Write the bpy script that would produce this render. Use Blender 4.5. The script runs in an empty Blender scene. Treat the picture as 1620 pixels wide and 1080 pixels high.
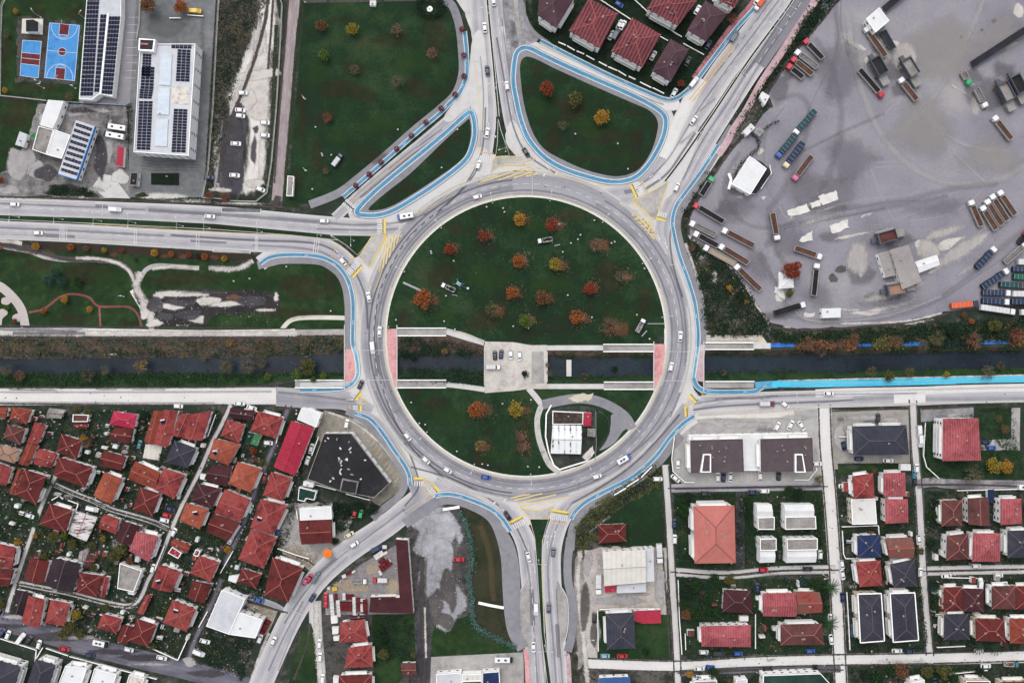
import bpy,math,random
from mathutils import Vector
from mathutils.geometry import tessellate_polygon
R=math.radians
random.seed(11)
scene=bpy.context.scene
# ---------------------------------------------------------------- camera, sky, sun, exposure
S=0.28            # metres per photo pixel on the ground
H=450.0           # height of the drone
cam_d=bpy.data.cameras.new("camera");cam=bpy.data.objects.new("camera",cam_d)
scene.collection.objects.link(cam)
cam.location=(0,0,H);cam.rotation_euler=(0,0,0)
cam_d.sensor_width=36;cam_d.lens=36 * H / (1620 * S)
cam_d.clip_end=6000
scene.camera=cam
world=bpy.data.worlds.new("World");scene.world=world;world.use_nodes=True
wn=world.node_tree.nodes;wl=world.node_tree.links
SUN_EL,SUN_AZ=R(66),R(335)
sky=wn.new('ShaderNodeTexSky');sky.sky_type='NISHITA';sky.sun_disc=False
sky.sun_elevation=SUN_EL;sky.sun_rotation=SUN_AZ;sky.dust_density=4.0;sky.air_density=1.0
cloud=wn.new('ShaderNodeHueSaturation');cloud.inputs['Saturation'].default_value=.3   # an overcast sky is nearly white
wl.new(sky.outputs[0],cloud.inputs['Color']);wl.new(cloud.outputs[0],wn['Background'].inputs[0]);wn['Background'].inputs[1].default_value=0.15
sun_d=bpy.data.lights.new("sun",'SUN');sun_d.energy=.7;sun_d.angle=R(45);sun_d.color=(1,.965,.92)
sun=bpy.data.objects.new("sun",sun_d);scene.collection.objects.link(sun)
sun.location=(120,-120,200)
sun.rotation_euler=(R(90) - SUN_EL,0,math.pi - SUN_AZ)
vs=scene.view_settings
vs.view_transform='Standard';vs.look='None';vs.gamma=1.0;vs.exposure=0.64
GAIN=1.55         # roughly what a white horizontal surface shows; photo colour / GAIN = base colour

# ---------------------------------------------------------------- helpers
def g(px,py,z=0.0):
    k=(H - z) / H
    return Vector(((px - 810) * S * k,(540 - py) * S * k,z))

def lin(c):
    c /= 255.0
    return c / 12.92 if c <= .04045 else ((c + .055) / 1.055) ** 2.4
def C(rgb,k=1.0):
    return tuple(min(.9,lin(c) / GAIN * k) for c in rgb) + (1,)

MATS={}
def M(name,cols,scales=(.04,.3,1.6),wts=(.45,.33,.22),rough=.9,lo=.36,hi=.64,stretch=None,metal=0,spec=.1,bands=None,k=1.0):
    """rough surface whose colour wanders between the given photo colours at three sizes of noise"""
    if name in MATS:return MATS[name]
    m=bpy.data.materials.new(name);m.use_nodes=True
    nt=m.node_tree;N=nt.nodes;L=nt.links;b=N['Principled BSDF']
    b.inputs['Roughness'].default_value=rough;b.inputs['Metallic'].default_value=metal
    b.inputs['Specular IOR Level'].default_value=spec
    if len(cols) == 1:
        b.inputs['Base Color'].default_value=C(cols[0]);MATS[name]=m;return m
    geo=N.new('ShaderNodeNewGeometry');src=geo.outputs['Position']
    if stretch:
        mp=N.new('ShaderNodeMapping');mp.inputs['Scale'].default_value=stretch[1]
        mp.inputs['Rotation'].default_value=(0,0,R(stretch[0]));L.new(src,mp.inputs[0]);src=mp.outputs[0]
    acc=None
    for s,w in zip(scales,wts):
        n=N.new('ShaderNodeTexNoise');n.inputs['Scale'].default_value=s
        n.inputs['Detail'].default_value=4;n.inputs['Roughness'].default_value=.6
        L.new(src,n.inputs['Vector'])
        mu=N.new('ShaderNodeMath');mu.operation='MULTIPLY_ADD';mu.inputs[1].default_value=w
        L.new(n.outputs['Fac'],mu.inputs[0])
        if acc:L.new(acc,mu.inputs[2])
        else:mu.inputs[2].default_value=0
        acc=mu.outputs[0]
    if bands:
        ang,period,amt=bands
        mp=N.new('ShaderNodeMapping');mp.inputs['Rotation'].default_value=(0,0,R(ang));L.new(geo.outputs['Position'],mp.inputs[0])
        wv=N.new('ShaderNodeTexWave');wv.inputs['Scale'].default_value=1.0 / period * .32;wv.inputs['Distortion'].default_value=.3
        L.new(mp.outputs[0],wv.inputs['Vector'])
        mu=N.new('ShaderNodeMath');mu.operation='MULTIPLY_ADD';mu.inputs[1].default_value=amt
        L.new(wv.outputs['Fac'],mu.inputs[0]);L.new(acc,mu.inputs[2])
        su=N.new('ShaderNodeMath');su.operation='SUBTRACT';su.inputs[1].default_value=amt * .5
        L.new(mu.outputs[0],su.inputs[0]);acc=su.outputs[0]
    rp=N.new('ShaderNodeValToRGB');els=rp.color_ramp.elements
    while len(els) < len(cols):els.new(.5)
    for i,c in enumerate(cols):
        els[i].position=lo + (hi - lo) * i / (len(cols) - 1);els[i].color=C(c,k)
    L.new(acc,rp.inputs[0]);L.new(rp.outputs[0],b.inputs['Base Color'])
    MATS[name]=m
    return m

def leafmat(name,cols,rough=.8):
    if name in MATS:return MATS[name]
    m=bpy.data.materials.new(name);m.use_nodes=True
    N=m.node_tree.nodes;L=m.node_tree.links;b=N['Principled BSDF']
    b.inputs['Roughness'].default_value=rough;b.inputs['Specular IOR Level'].default_value=.1
    geo=N.new('ShaderNodeNewGeometry');rp=N.new('ShaderNodeValToRGB');els=rp.color_ramp.elements
    while len(els) < len(cols):els.new(.5)
    for i,c in enumerate(cols):
        els[i].position=i / (len(cols) - 1);els[i].color=C(c)
    L.new(geo.outputs['Random Per Island'],rp.inputs[0]);L.new(rp.outputs[0],b.inputs['Base Color'])
    MATS[name]=m
    return m

def roadmat(name,stops,dirt,k_noise=.5,rough=.88):
    """asphalt ribbon: wear profile across the lane (u), long streaks along it, blotches of pale dust"""
    if name in MATS:return MATS[name]
    m=bpy.data.materials.new(name);m.use_nodes=True
    N=m.node_tree.nodes;L=m.node_tree.links;b=N['Principled BSDF']
    b.inputs['Roughness'].default_value=rough;b.inputs['Specular IOR Level'].default_value=.12
    uv=N.new('ShaderNodeUVMap');sp=N.new('ShaderNodeSeparateXYZ');L.new(uv.outputs[0],sp.inputs[0])
    geo=N.new('ShaderNodeNewGeometry')
    n0=N.new('ShaderNodeTexNoise');n0.inputs['Scale'].default_value=.05;n0.inputs['Detail'].default_value=3;L.new(geo.outputs['Position'],n0.inputs['Vector'])
    wob=N.new('ShaderNodeMath');wob.operation='MULTIPLY_ADD';wob.inputs[1].default_value=.12;L.new(n0.outputs['Fac'],wob.inputs[0]);L.new(sp.outputs['X'],wob.inputs[2])
    sb=N.new('ShaderNodeMath');sb.operation='SUBTRACT';sb.inputs[1].default_value=.06;L.new(wob.outputs[0],sb.inputs[0])
    rp=N.new('ShaderNodeValToRGB');els=rp.color_ramp.elements
    while len(els) < len(stops):els.new(.5)
    for i,(p,c) in enumerate(stops):
        els[i].position=p;els[i].color=C(c)
    L.new(sb.outputs[0],rp.inputs[0])
    mp=N.new('ShaderNodeMapping');mp.inputs['Scale'].default_value=(22,.06,1);L.new(uv.outputs[0],mp.inputs[0])
    n1=N.new('ShaderNodeTexNoise');n1.inputs['Scale'].default_value=1;n1.inputs['Detail'].default_value=4;L.new(mp.outputs[0],n1.inputs['Vector'])
    n2=N.new('ShaderNodeTexNoise');n2.inputs['Scale'].default_value=.12;n2.inputs['Detail'].default_value=6;L.new(geo.outputs['Position'],n2.inputs['Vector'])
    mm=N.new('ShaderNodeMath');mm.operation='MULTIPLY';L.new(n1.outputs['Fac'],mm.inputs[0]);L.new(n2.outputs['Fac'],mm.inputs[1])
    mr=N.new('ShaderNodeMapRange');mr.inputs['From Min'].default_value=.17;mr.inputs['From Max'].default_value=.36;mr.inputs['To Max'].default_value=k_noise
    L.new(mm.outputs[0],mr.inputs['Value'])
    mx=N.new('ShaderNodeMix');mx.data_type='RGBA';mx.inputs['B'].default_value=(1,1,1,1)
    ins=[i for i in mx.inputs if i.type == 'RGBA']
    L.new(mr.outputs[0],mx.inputs[0]);L.new(rp.outputs[0],ins[0]);ins[1].default_value=C(dirt)
    n3=N.new('ShaderNodeTexNoise');n3.inputs['Scale'].default_value=1.3;n3.inputs['Detail'].default_value=3;L.new(geo.outputs['Position'],n3.inputs['Vector'])
    hs=N.new('ShaderNodeHueSaturation');mr2=N.new('ShaderNodeMapRange');mr2.inputs['From Min'].default_value=.3;mr2.inputs['From Max'].default_value=.7
    mr2.inputs['To Min'].default_value=.95;mr2.inputs['To Max'].default_value=1.05;L.new(n3.outputs['Fac'],mr2.inputs['Value']);L.new(mr2.outputs[0],hs.inputs['Value'])
    L.new([o for o in mx.outputs if o.type == 'RGBA'][0],hs.inputs['Color']);L.new(hs.outputs[0],b.inputs['Base Color'])
    MATS[name]=m
    return m

COL=scene.collection
def mesh(name,v,f,mats,mi=None,uv=None,smooth=False):
    me=bpy.data.meshes.new(name);me.from_pydata([tuple(p) for p in v],[],f)
    for m in (mats if isinstance(mats,(list,tuple)) else [mats]):me.materials.append(m)
    if mi:
        me.polygons.foreach_set('material_index',mi)
    if uv:
        lay=me.uv_layers.new(name='UVMap');lv=[0] * len(me.loops);me.loops.foreach_get('vertex_index',lv)
        flat_=[]
        for i in lv:flat_ += uv[i]
        lay.data.foreach_set('uv',flat_)
    if smooth:me.polygons.foreach_set('use_smooth',[True] * len(me.polygons))
    me.update()
    return me
def obj(name,me,parent=None,loc=None,rz=0,sc=None):
    o=bpy.data.objects.new(name,me);COL.objects.link(o)
    if parent:o.parent=parent
    if loc is not None:o.location=loc
    if rz:o.rotation_euler=(0,0,rz)
    if sc is not None:o.scale=sc if isinstance(sc,tuple) else (sc,sc,sc)
    return o

class MB:
    """collects simple solids into one mesh"""
    def __init__(s):s.v=[];s.f=[];s.m=[]
    def add(s,v,f,m=0):
        n=len(s.v);s.v += [Vector(p) for p in v];s.f += [tuple(i + n for i in q) for q in f];s.m += [m] * len(f)
    def box(s,x0,x1,y0,y1,z0,z1,m=0):
        s.add([(x0,y0,z0),(x1,y0,z0),(x1,y1,z0),(x0,y1,z0),(x0,y0,z1),(x1,y0,z1),(x1,y1,z1),(x0,y1,z1)],
              [(3,2,1,0),(4,5,6,7),(0,1,5,4),(1,2,6,5),(2,3,7,6),(3,0,4,7)],m)
    def prism(s,pts,z0,z1,m=0,mtop=None):
        n=len(pts);pts=ccw(pts)
        s.add([(p[0],p[1],z0) for p in pts] + [(p[0],p[1],z1) for p in pts],[(i,(i+1)%n,n+(i+1)%n,n+i) for i in range(n)],m)
        tr=tessellate_polygon([[Vector((p[0],p[1],0)) for p in pts]])
        top=[]
        for a,b,c in tr:
            if (pts[b][0]-pts[a][0])*(pts[c][1]-pts[a][1])-(pts[b][1]-pts[a][1])*(pts[c][0]-pts[a][0]) < 0:b,c=c,b
            top.append((a,b,c))
        s.add([(p[0],p[1],z1) for p in pts],top,m if mtop is None else mtop)
    def tube(s,a,b,r0,r1=None,n=5,m=0):
        a=Vector(a);b=Vector(b);r1=r0 if r1 is None else r1
        d=(b - a).normalized();u=d.orthogonal().normalized();w=d.cross(u)
        ring=lambda c,r:[c + (u*math.cos(6.28319*i/n) + w*math.sin(6.28319*i/n))*r for i in range(n)]
        s.add(ring(a,r0) + ring(b,r1),[(i,(i+1)%n,n+(i+1)%n,n+i) for i in range(n)] + [tuple(range(n-1,-1,-1)),tuple(range(n,2*n))],m)
    def loft(s,secs,m=0):
        """secs: (x, halfwidth, z0, z1) rounded boxes along x"""
        vs_=[]
        for x,w,z0,z1 in secs:
            c=min(.16,w*.3,(z1-z0)*.35)
            vs_ += [(x,-w+c,z0),(x,w-c,z0),(x,w,z0+c),(x,w,z1-c),(x,w-c,z1),(x,-w+c,z1),(x,-w,z1-c),(x,-w,z0+c)]
        f=[]
        for k in range(len(secs)-1):
            for i in range(8):
                j=(i+1) % 8;f.append((k*8+i,k*8+j,k*8+8+j,k*8+8+i))
        f.append(tuple(range(7,-1,-1)));e=(len(secs)-1)*8;f.append(tuple(range(e,e+8)))
        s.add(vs_,f,m)
    def mesh(s,name,mats,smooth=False):return mesh(name,s.v,s.f,mats,s.m,smooth=smooth)
    def obj(s,name,mats,parent=None,loc=None,rz=0,smooth=False):return obj(name,s.mesh(name,mats,smooth),parent,loc,rz)

def ccw(pts):
    a=sum(pts[i][0]*pts[(i+1)%len(pts)][1]-pts[(i+1)%len(pts)][0]*pts[i][1] for i in range(len(pts)))
    return list(pts) if a > 0 else list(pts)[::-1]

def curve(pts,closed=False,n=7):
    out=[];P=list(pts);m=len(P)
    rng=range(m if closed else m-1)
    for i in rng:
        if closed:p0,p1,p2,p3=P[(i-1)%m],P[i],P[(i+1)%m],P[(i+2)%m]
        else:p0,p1,p2,p3=P[max(i-1,0)],P[i],P[i+1],P[min(i+2,m-1)]
        for k in range(n):
            t=k/n;t2=t*t;t3=t2*t
            out.append(tuple(.5*((2*p1[j])+(-p0[j]+p2[j])*t+(2*p0[j]-5*p1[j]+4*p2[j]-p3[j])*t2+(-p0[j]+3*p1[j]-3*p2[j]+p3[j])*t3) for j in range(len(p1))))
    if not closed:out.append(tuple(P[-1]))
    return out

def rag(pts,amp,step=6,seed=1):
    """roughen an outline (photo px) so that worn edges are not clean"""
    rn=random.Random(seed);out=[]
    for i in range(len(pts)):
        a=Vector(pts[i][:2]);b=Vector(pts[(i+1)%len(pts)][:2]);n=max(1,int((b-a).length/step))
        for k in range(n):
            p=a + (b-a)*(k/n);out.append((p.x + rn.uniform(-amp,amp),p.y + rn.uniform(-amp,amp)))
    return out

LAYER={'base':.0,'field':.01,'under':.15,'road':.156,'mark':.25,'pave':.30,'lawn':.34,'bike':.38}
_cnt={}
def zl(level):
    _cnt[level]=_cnt.get(level,0) + 1
    return LAYER[level] + .0003 * _cnt[level]
def fill_tris(P):
    tr=tessellate_polygon([P]);f=[]
    for a,b,c in tr:
        if (P[b].x-P[a].x)*(P[c].y-P[a].y)-(P[b].y-P[a].y)*(P[c].x-P[a].x) < 0:b,c=c,b
        f.append((a,b,c))
    return f
def structure(o,kind='structure'):o['kind']=kind;return o
def flat(name,pts,mat,level='field',kind='structure',kerb=0):
    z=zl(level);P=[g(p[0],p[1]) for p in pts]
    for p in P:p.z=z
    f=fill_tris(P);v=list(P)
    if kerb:
        n=len(P)
        v += [Vector((p.x,p.y,z-kerb)) for p in P]
        f=f + [(i,n+i,n+(i+1)%n,(i+1)%n) for i in range(n)]
    return structure(obj(name,mesh(name,v,f,mat)),kind)
def strip(pts,w,closed=False,n=7,sm=True):
    pts=curve([tuple(p[:2]) + ((w,) if len(p) < 3 else (p[2],)) for p in pts],closed,n) if sm else [tuple(p[:2]) + ((w,) if len(p) < 3 else (p[2],)) for p in pts]
    m=len(pts);L=[];Rr=[];uv=[];d=0
    for i,p in enumerate(pts):
        a=Vector(pts[(i-1) % m if closed else max(i-1,0)][:2]);b=Vector(pts[(i+1) % m if closed else min(i+1,m-1)][:2])
        t=(b-a).normalized();nn=Vector((-t.y,t.x)) * p[2]/2;c=Vector(p[:2])
        if i:d += (c - Vector(pts[i-1][:2])).length * S
        L.append(c + nn);Rr.append(c - nn);uv.append(d)
    return L,Rr,uv
def ribbon(name,pts,w,mat,level='road',closed=False,n=7,kind='structure',sm=True,kerb=0,join=None):
    L,Rr,d=strip(pts,w,closed,n,sm);z=zl(level);m=len(L)
    v=[];uv=[]
    for a,b,dd in zip(L,Rr,d):
        A=g(a.x,a.y);B=g(b.x,b.y);A.z=B.z=z;v += [A,B];uv += [(0,dd),(1,dd)]
    f=[(2*i,2*((i+1) % m),2*((i+1) % m)+1,2*i+1) for i in range(m if closed else m-1)]
    # faces up
    a,b,c=v[f[0][0]],v[f[0][1]],v[f[0][2]]
    if (b-a).cross(c-a).z < 0:f=[q[::-1] for q in f]
    if kerb:
        n0=len(v);v += [Vector((p.x,p.y,z-kerb)) for p in v];uv += uv[:]
        for i in range(m if closed else m-1):
            j=(i+1) % m
            f += [(2*i,2*j,n0+2*j,n0+2*i),(2*j+1,2*i+1,n0+2*i+1,n0+2*j+1)]
    if join is not None:
        join.add(v,f);return None
    return structure(obj(name,mesh(name,v,f,mat,uv=uv)),kind)

# ---------------------------------------------------------------- labels: every thing says which one it is
LAND=[("the blue basketball court",100,82),("the long solar-panelled hall",158,75),("the solar-roofed school",262,155),("the blue-trimmed solar roof",121,238),
 ("the pale dirt car park",398,190),("the pinkish dirt track",453,150),("the sliver-shaped lawn",680,262),("the rounded triangular lawn",935,185),
 ("the big white depot roof",1186,278),("the tan workshop roof",1432,422),("the orange lorry",1518,482),("the concrete canal plaza",815,580),
 ("the white ribbed roof",897,692),("the big black flat roof",550,735),("the long crimson roof",465,708),("the white warehouse roof",372,970),
 ("the maroon L-shaped roof",640,930),("the magenta roof",196,663),("the slate pyramid roof",287,718),("the pink villa roof",228,862),
 ("the striped white roof",131,830),("the wide black roof",98,908),("the salmon apartment roof",1131,845),("the twin brown roofs",1190,720),
 ("the charcoal roof",1393,696),("the crimson apartment roof",1521,695),("the patchy white roof",1366,808),("the twin slate roofs",1405,977),
 ("the orange round awning",520,873),("the grey ribbed warehouse",995,897),("the slate house roof",981,998),("the navy roof",1375,864),
 ("the green lean-to roof",400,694),("the square white roof",1389,31),("the white kiosk roof",1244,444),("the shrub-lined median",300,355),
 ("the left canal bridge",586,565),("the right canal bridge",1072,580),("the red villa roofs",972,65),("the park's curved path",40,470),
 ("the cyan cycle strip",1420,604),("the dark planting patch",680,12),("the gravel lot",695,880),("the south avenue",855,1000),("the dirt playing patch",345,478),
 ("the top-right avenue",1180,110),("the conveyor belt",1585,75),("the scattered lower-right street",1400,1041),("the yellow chevrons",615,385),("the white garden boundary",1480,700),
 ("the lower-left avenue",150,1025),("the bricked bus bay",840,960),("the north avenue",780,100),("the centre of the ring lawn",850,430),("the lower ring lawn",760,680)]
REG=[]
def reg(o,base,px,py,cat,group=None,label=None,kind=None):
    o['category']=cat
    if group:o['group']=group
    if kind:o['kind']=kind
    if label:o['label']=label
    else:REG.append((o,base,px,py))
    return o
def resolve():
    ordn=['nearest','second nearest','third nearest','fourth nearest','fifth nearest','sixth nearest','seventh nearest','eighth nearest','ninth nearest','tenth nearest'] 
    gr={}
    for o,base,px,py in REG:
        d,name,lx,ly=min(((math.hypot(px-lx,py-ly),n_,lx,ly) for n_,lx,ly in LAND if math.hypot(px-lx,py-ly) > 16),key=lambda t:t[0])
        a=math.degrees(math.atan2(ly-py,px-lx)) % 360
        dr=['right of','above and right of','above','above and left of','left of','below and left of','below','below and right of'][int((a+22.5)//45) % 8]
        gr.setdefault((base,name,dr),[]).append((d,o))
    for (base,name,dr),L in gr.items():
        L.sort(key=lambda t:t[0])
        for i,(d,o) in enumerate(L):
            if len(L) == 1:o['label']=f"{base} {dr} {name}"
            else:o['label']=f"{base} {dr} {name}, {ordn[min(i, 9)]}"

# ---------------------------------------------------------------- worn, feathered patches: thin sheets that fray out at their edges
def SM(name,cols,mode='edge',k=.9,soft=.28,opac=1.0,nscale=(.35,1.6),stretch=None,rough=.92):
    if name in MATS:return MATS[name]
    m=M(name,cols,rough=rough,stretch=stretch) if len(cols) > 1 else M(name,[cols[0],cols[0]],rough=rough)
    nt=m.node_tree;N=nt.nodes;L=nt.links;b=N['Principled BSDF'];geo=N.new('ShaderNodeNewGeometry');src=geo.outputs['Position']
    if stretch:
        mp=N.new('ShaderNodeMapping');mp.inputs['Scale'].default_value=stretch[1];mp.inputs['Rotation'].default_value=(0,0,R(stretch[0]));L.new(src,mp.inputs[0]);src=mp.outputs[0]
    acc=None
    for s in nscale:
        n=N.new('ShaderNodeTexNoise');n.inputs['Scale'].default_value=s;n.inputs['Detail'].default_value=5;n.inputs['Roughness'].default_value=.65;L.new(src,n.inputs['Vector'])
        mu=N.new('ShaderNodeMath');mu.operation='MULTIPLY_ADD';mu.inputs[1].default_value=k;mu.inputs[2].default_value=-k*.5;L.new(n.outputs['Fac'],mu.inputs[0])
        if acc:
            ad=N.new('ShaderNodeMath');ad.operation='ADD';L.new(acc,ad.inputs[0]);L.new(mu.outputs[0],ad.inputs[1]);acc=ad.outputs[0]
        else:acc=mu.outputs[0]
    if mode == 'edge':
        at=N.new('ShaderNodeAttribute');at.attribute_name='edge';e=at.outputs['Fac']
    else:
        uv=N.new('ShaderNodeUVMap');sp=N.new('ShaderNodeSeparateXYZ');L.new(uv.outputs[0],sp.inputs[0])
        a=N.new('ShaderNodeMath');a.operation='SUBTRACT';a.inputs[1].default_value=.5;L.new(sp.outputs['X'],a.inputs[0])
        c=N.new('ShaderNodeMath');c.operation='ABSOLUTE';L.new(a.outputs[0],c.inputs[0])
        d=N.new('ShaderNodeMath');d.operation='MULTIPLY_ADD';d.inputs[1].default_value=-2;d.inputs[2].default_value=1;L.new(c.outputs[0],d.inputs[0]);e=d.outputs[0]
    ad=N.new('ShaderNodeMath');ad.operation='ADD';L.new(e,ad.inputs[0]);L.new(acc,ad.inputs[1])
    mr=N.new('ShaderNodeMapRange');mr.interpolation_type='SMOOTHSTEP';mr.inputs['From Min'].default_value=.42-soft;mr.inputs['From Max'].default_value=.42+soft;mr.inputs['To Max'].default_value=opac
    L.new(ad.outputs[0],mr.inputs['Value']);L.new(mr.outputs[0],b.inputs['Alpha'])
    return m
def stain(poly,mat,feather=5,res=None,level='field',name='ground',smooth=True):
    q=curve([tuple(p[:2]) for p in poly],True,4) if smooth else [tuple(p[:2]) for p in poly]
    x0,x1,y0,y1=min(p[0] for p in q),max(p[0] for p in q),min(p[1] for p in q),max(p[1] for p in q)
    res=res or max(1.5,min(6,max(x1-x0,y1-y0)/28));nx,ny=int((x1-x0)/res)+2,int((y1-y0)/res)+2;z=zl(level)
    E=[(a,b) for a,b in zip(q,q[1:]+q[:1])];val={};V=[];idx={};A=[]
    for i in range(nx+1):
        for j in range(ny+1):
            x,y=x0 + (i-.5)*res,y0 + (j-.5)*res;ins=False;dm=1e9
            for (ax,ay),(bx,by) in E:
                if (ay > y) != (by > y) and x < (bx-ax)*(y-ay)/(by-ay)+ax:ins=not ins
                dx,dy=bx-ax,by-ay;t=max(0,min(1,((x-ax)*dx+(y-ay)*dy)/(dx*dx+dy*dy+1e-9)));dd=(x-ax-dx*t)**2+(y-ay-dy*t)**2
                if dd < dm:dm=dd
            d=math.sqrt(dm);val[i,j]=min(1,d/feather) if ins else 0
    F=[]
    def vid(i,j):
        if (i,j) not in idx:
            idx[i,j]=len(V);p=g(x0 + (i-.5)*res,y0 + (j-.5)*res);p.z=z;V.append(p);A.append(val[i,j])
        return idx[i,j]
    for i in range(nx):
        for j in range(ny):
            if max(val[i,j],val[i+1,j],val[i,j+1],val[i+1,j+1]) > 0:F.append((vid(i,j),vid(i,j+1),vid(i+1,j+1),vid(i+1,j)))
    me=mesh(name,V,F,mat);at=me.attributes.new('edge','FLOAT','POINT');at.data.foreach_set('value',A)
    return structure(obj(name,me))
# ---------------------------------------------------------------- ground materials
grass=M('grass',[(50,46,34),(30,48,32),(34,57,36),(46,68,43),(64,68,46)],(.02,.11,.9),(.42,.32,.26),lo=.39,hi=.62)
grass_park=M('grass_park',[(52,48,36),(32,50,30),(38,60,34),(50,72,42),(66,68,46)],(.05,.3,1.4))
grass_dry=M('grass_dry',[(34,44,32),(46,54,38),(64,62,48),(40,56,36)],(.08,.4,1.7))
scrub=M('scrub',[(26,32,28),(38,48,38),(62,60,54),(104,100,96),(40,46,40)],(.07,.4,1.9))
earth=M('earth',[(40,38,40),(60,58,58),(90,86,84),(46,52,46),(70,66,66)],(.06,.35,1.5))
yard_earth=M('yard_earth',[(32,40,34),(54,56,52),(42,58,44),(76,74,72),(108,104,102)],(.09,.4,1.4))
gravel=M('gravel',[(128,125,134),(142,139,149),(152,149,157),(166,162,163)],(.012,.06,.9),(.4,.36,.24),lo=.37,hi=.62)
dust=M('dust',[(132,130,134),(172,168,170),(205,200,196)],(.05,.3,1.5))
paledirt=M('paledirt',[(130,118,114),(190,182,178),(226,220,214),(232,228,222)],(.09,.4,1.6),lo=.3,hi=.6)
pinkdirt=M('pinkdirt',[(128,116,118),(160,146,148),(182,168,168)],(.1,.4,1.6),stretch=(-5,(2.2,.35,1)))
darkasph=M('dark_asphalt',[(52,50,58),(74,72,80),(96,94,100)],(.06,.3,1.5))
concrete=M('concrete',[(188,186,184),(208,206,203),(222,220,216)],(.05,.3,1.4))
concrete_old=M('concrete_old',[(132,130,128),(168,165,162),(190,187,184)],(.06,.35,1.5))
paving=M('paving',[(98,100,104),(116,118,120),(136,137,140)],(.05,.4,1.8))
pave_grey=M('pavement_grey',[(124,123,130),(142,141,147),(156,154,158)],(.05,.35,1.6))
pave_red=M('pavement_red',[(186,120,122),(212,150,150),(224,176,176),(196,112,114)],(.12,.5,1.6))
pave_pink=M('pavement_pink',[(168,134,140),(194,166,170),(212,192,194)],(.08,.4,1.6))
kerbwhite=M('kerb_stone',[(214,214,212),(236,238,238)],(.3,1.2,3))
white_paint=M('white_paint',[(205,204,204),(236,236,236)],(.2,.9,3))
yellow_paint=M('yellow_paint',[(226,198,104),(240,214,112),(234,206,140)],(.2,.9,3))
faded_yellow=M('faded_yellow',[(206,188,136),(226,204,142),(230,212,164)],(.15,.7,2.5))
orange_paint=M('orange_paint',[(214,172,118),(232,192,130)],(.2,.9,3))
bike_blue=M('bike_blue',[(72,136,178),(86,156,196),(102,168,204),(140,176,194)],(.08,.5,1.8),lo=.34,hi=.72)
bike_pale=M('bike_pale',[(120,186,214),(138,200,224),(160,208,226)],(.05,.4,1.6))
cyan=M('cyan_path',[(60,180,226),(84,200,236),(104,210,240)],(.03,.3,1.5))
azure=M('azure_path',[(52,110,196),(66,130,214),(60,100,150)],(.04,.3,1.5))
road_a=roadmat('road_two_lane',[(0,(206,203,203)),(.1,(184,182,186)),(.24,(160,158,166)),(.38,(172,170,176)),(.5,(184,182,186)),(.64,(160,158,166)),(.78,(172,170,175)),(.92,(200,197,198)),(1,(208,205,204))],(208,205,204),.45)
road_ring=roadmat('road_ring',[(0,(208,203,196)),(.06,(166,164,170)),(.2,(144,143,151)),(.36,(152,150,158)),(.45,(160,158,164)),(.55,(142,141,149)),(.63,(134,133,141)),(.68,(146,145,152)),(.8,(172,170,174)),(.92,(202,199,199)),(1,(212,210,208))],(200,198,200),.35)
road_lane=roadmat('road_one_lane',[(0,(206,203,203)),(.16,(186,184,187)),(.32,(148,147,155)),(.5,(170,168,174)),(.68,(144,143,151)),(.85,(190,188,190)),(1,(208,205,205))],(205,202,202),.4)
road_pale=roadmat('road_pale',[(0,(206,204,202)),(.15,(226,223,221)),(.5,(228,226,223)),(.85,(222,220,218)),(1,(196,193,190))],(206,203,200),.5)
road_street=roadmat('road_street',[(0,(170,166,164)),(.15,(205,202,200)),(.5,(214,211,209)),(.85,(204,201,199)),(1,(160,157,156))],(180,177,176),.55)
road_dark=roadmat('road_dark',[(0,(86,84,94)),(.2,(92,90,104)),(.5,(108,106,120)),(.8,(96,94,108)),(1,(78,76,84))],(140,138,146),.6)
road_slip=roadmat('road_slip',[(0,(168,166,172)),(.3,(140,139,147)),(.6,(150,149,156)),(1,(178,176,180))],(196,194,196),.35)
water_m=M('water',[(22,28,36),(34,44,54),(44,56,66)],(.03,.2,.8),rough=.25,spec=.12)
wallgrey=M('retaining_wall',[(120,118,118),(160,158,156)],(.2,.8,2))

# ---------------------------------------------------------------- terrain with the sunken canal
NB=[(-3600,533),(0,533),(200,534),(440,536),(482,531),(544,530),(629,531),(705,531),(766,545),(865,555),(1033,556),(1114,553),(1620,545),(5200,542)]
SB=[(-3600,612),(0,612),(270,611),(400,609),(465,601),(544,601),(629,600),(705,601),(766,612),(865,604),(1033,604),(1114,602),(1220,602),(1620,592),(5200,588)]
base_m=yard_earth
def sheet(name,edge,far):
    P=[g(x,y) for x,y in edge] + [g(edge[-1][0],far),g(edge[0][0],far)]
    structure(obj(name,mesh(name,P,fill_tris(P),base_m)))
sheet('ground',NB,-3200);sheet('ground',SB,4200)
WN=[(-3600,568),(0,568),(270,567),(360,567),(440,566),(500,562),(544,560),(629,562),(766,562),(865,567),(1033,566),(1114,562),(1350,560),(1620,553),(5200,550)]
WS=[(-3600,590),(0,590),(100,593),(270,590),(544,590),(629,588),(766,586),(865,597),(1033,594),(1114,590),(1350,588),(1620,580),(5200,576)]
bank_w=M('bank_wild',[(28,40,34),(46,56,40),(84,68,60),(104,88,78),(56,60,44),(36,58,52)],(.05,.25,1.7),lo=.32,hi=.68)
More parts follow.
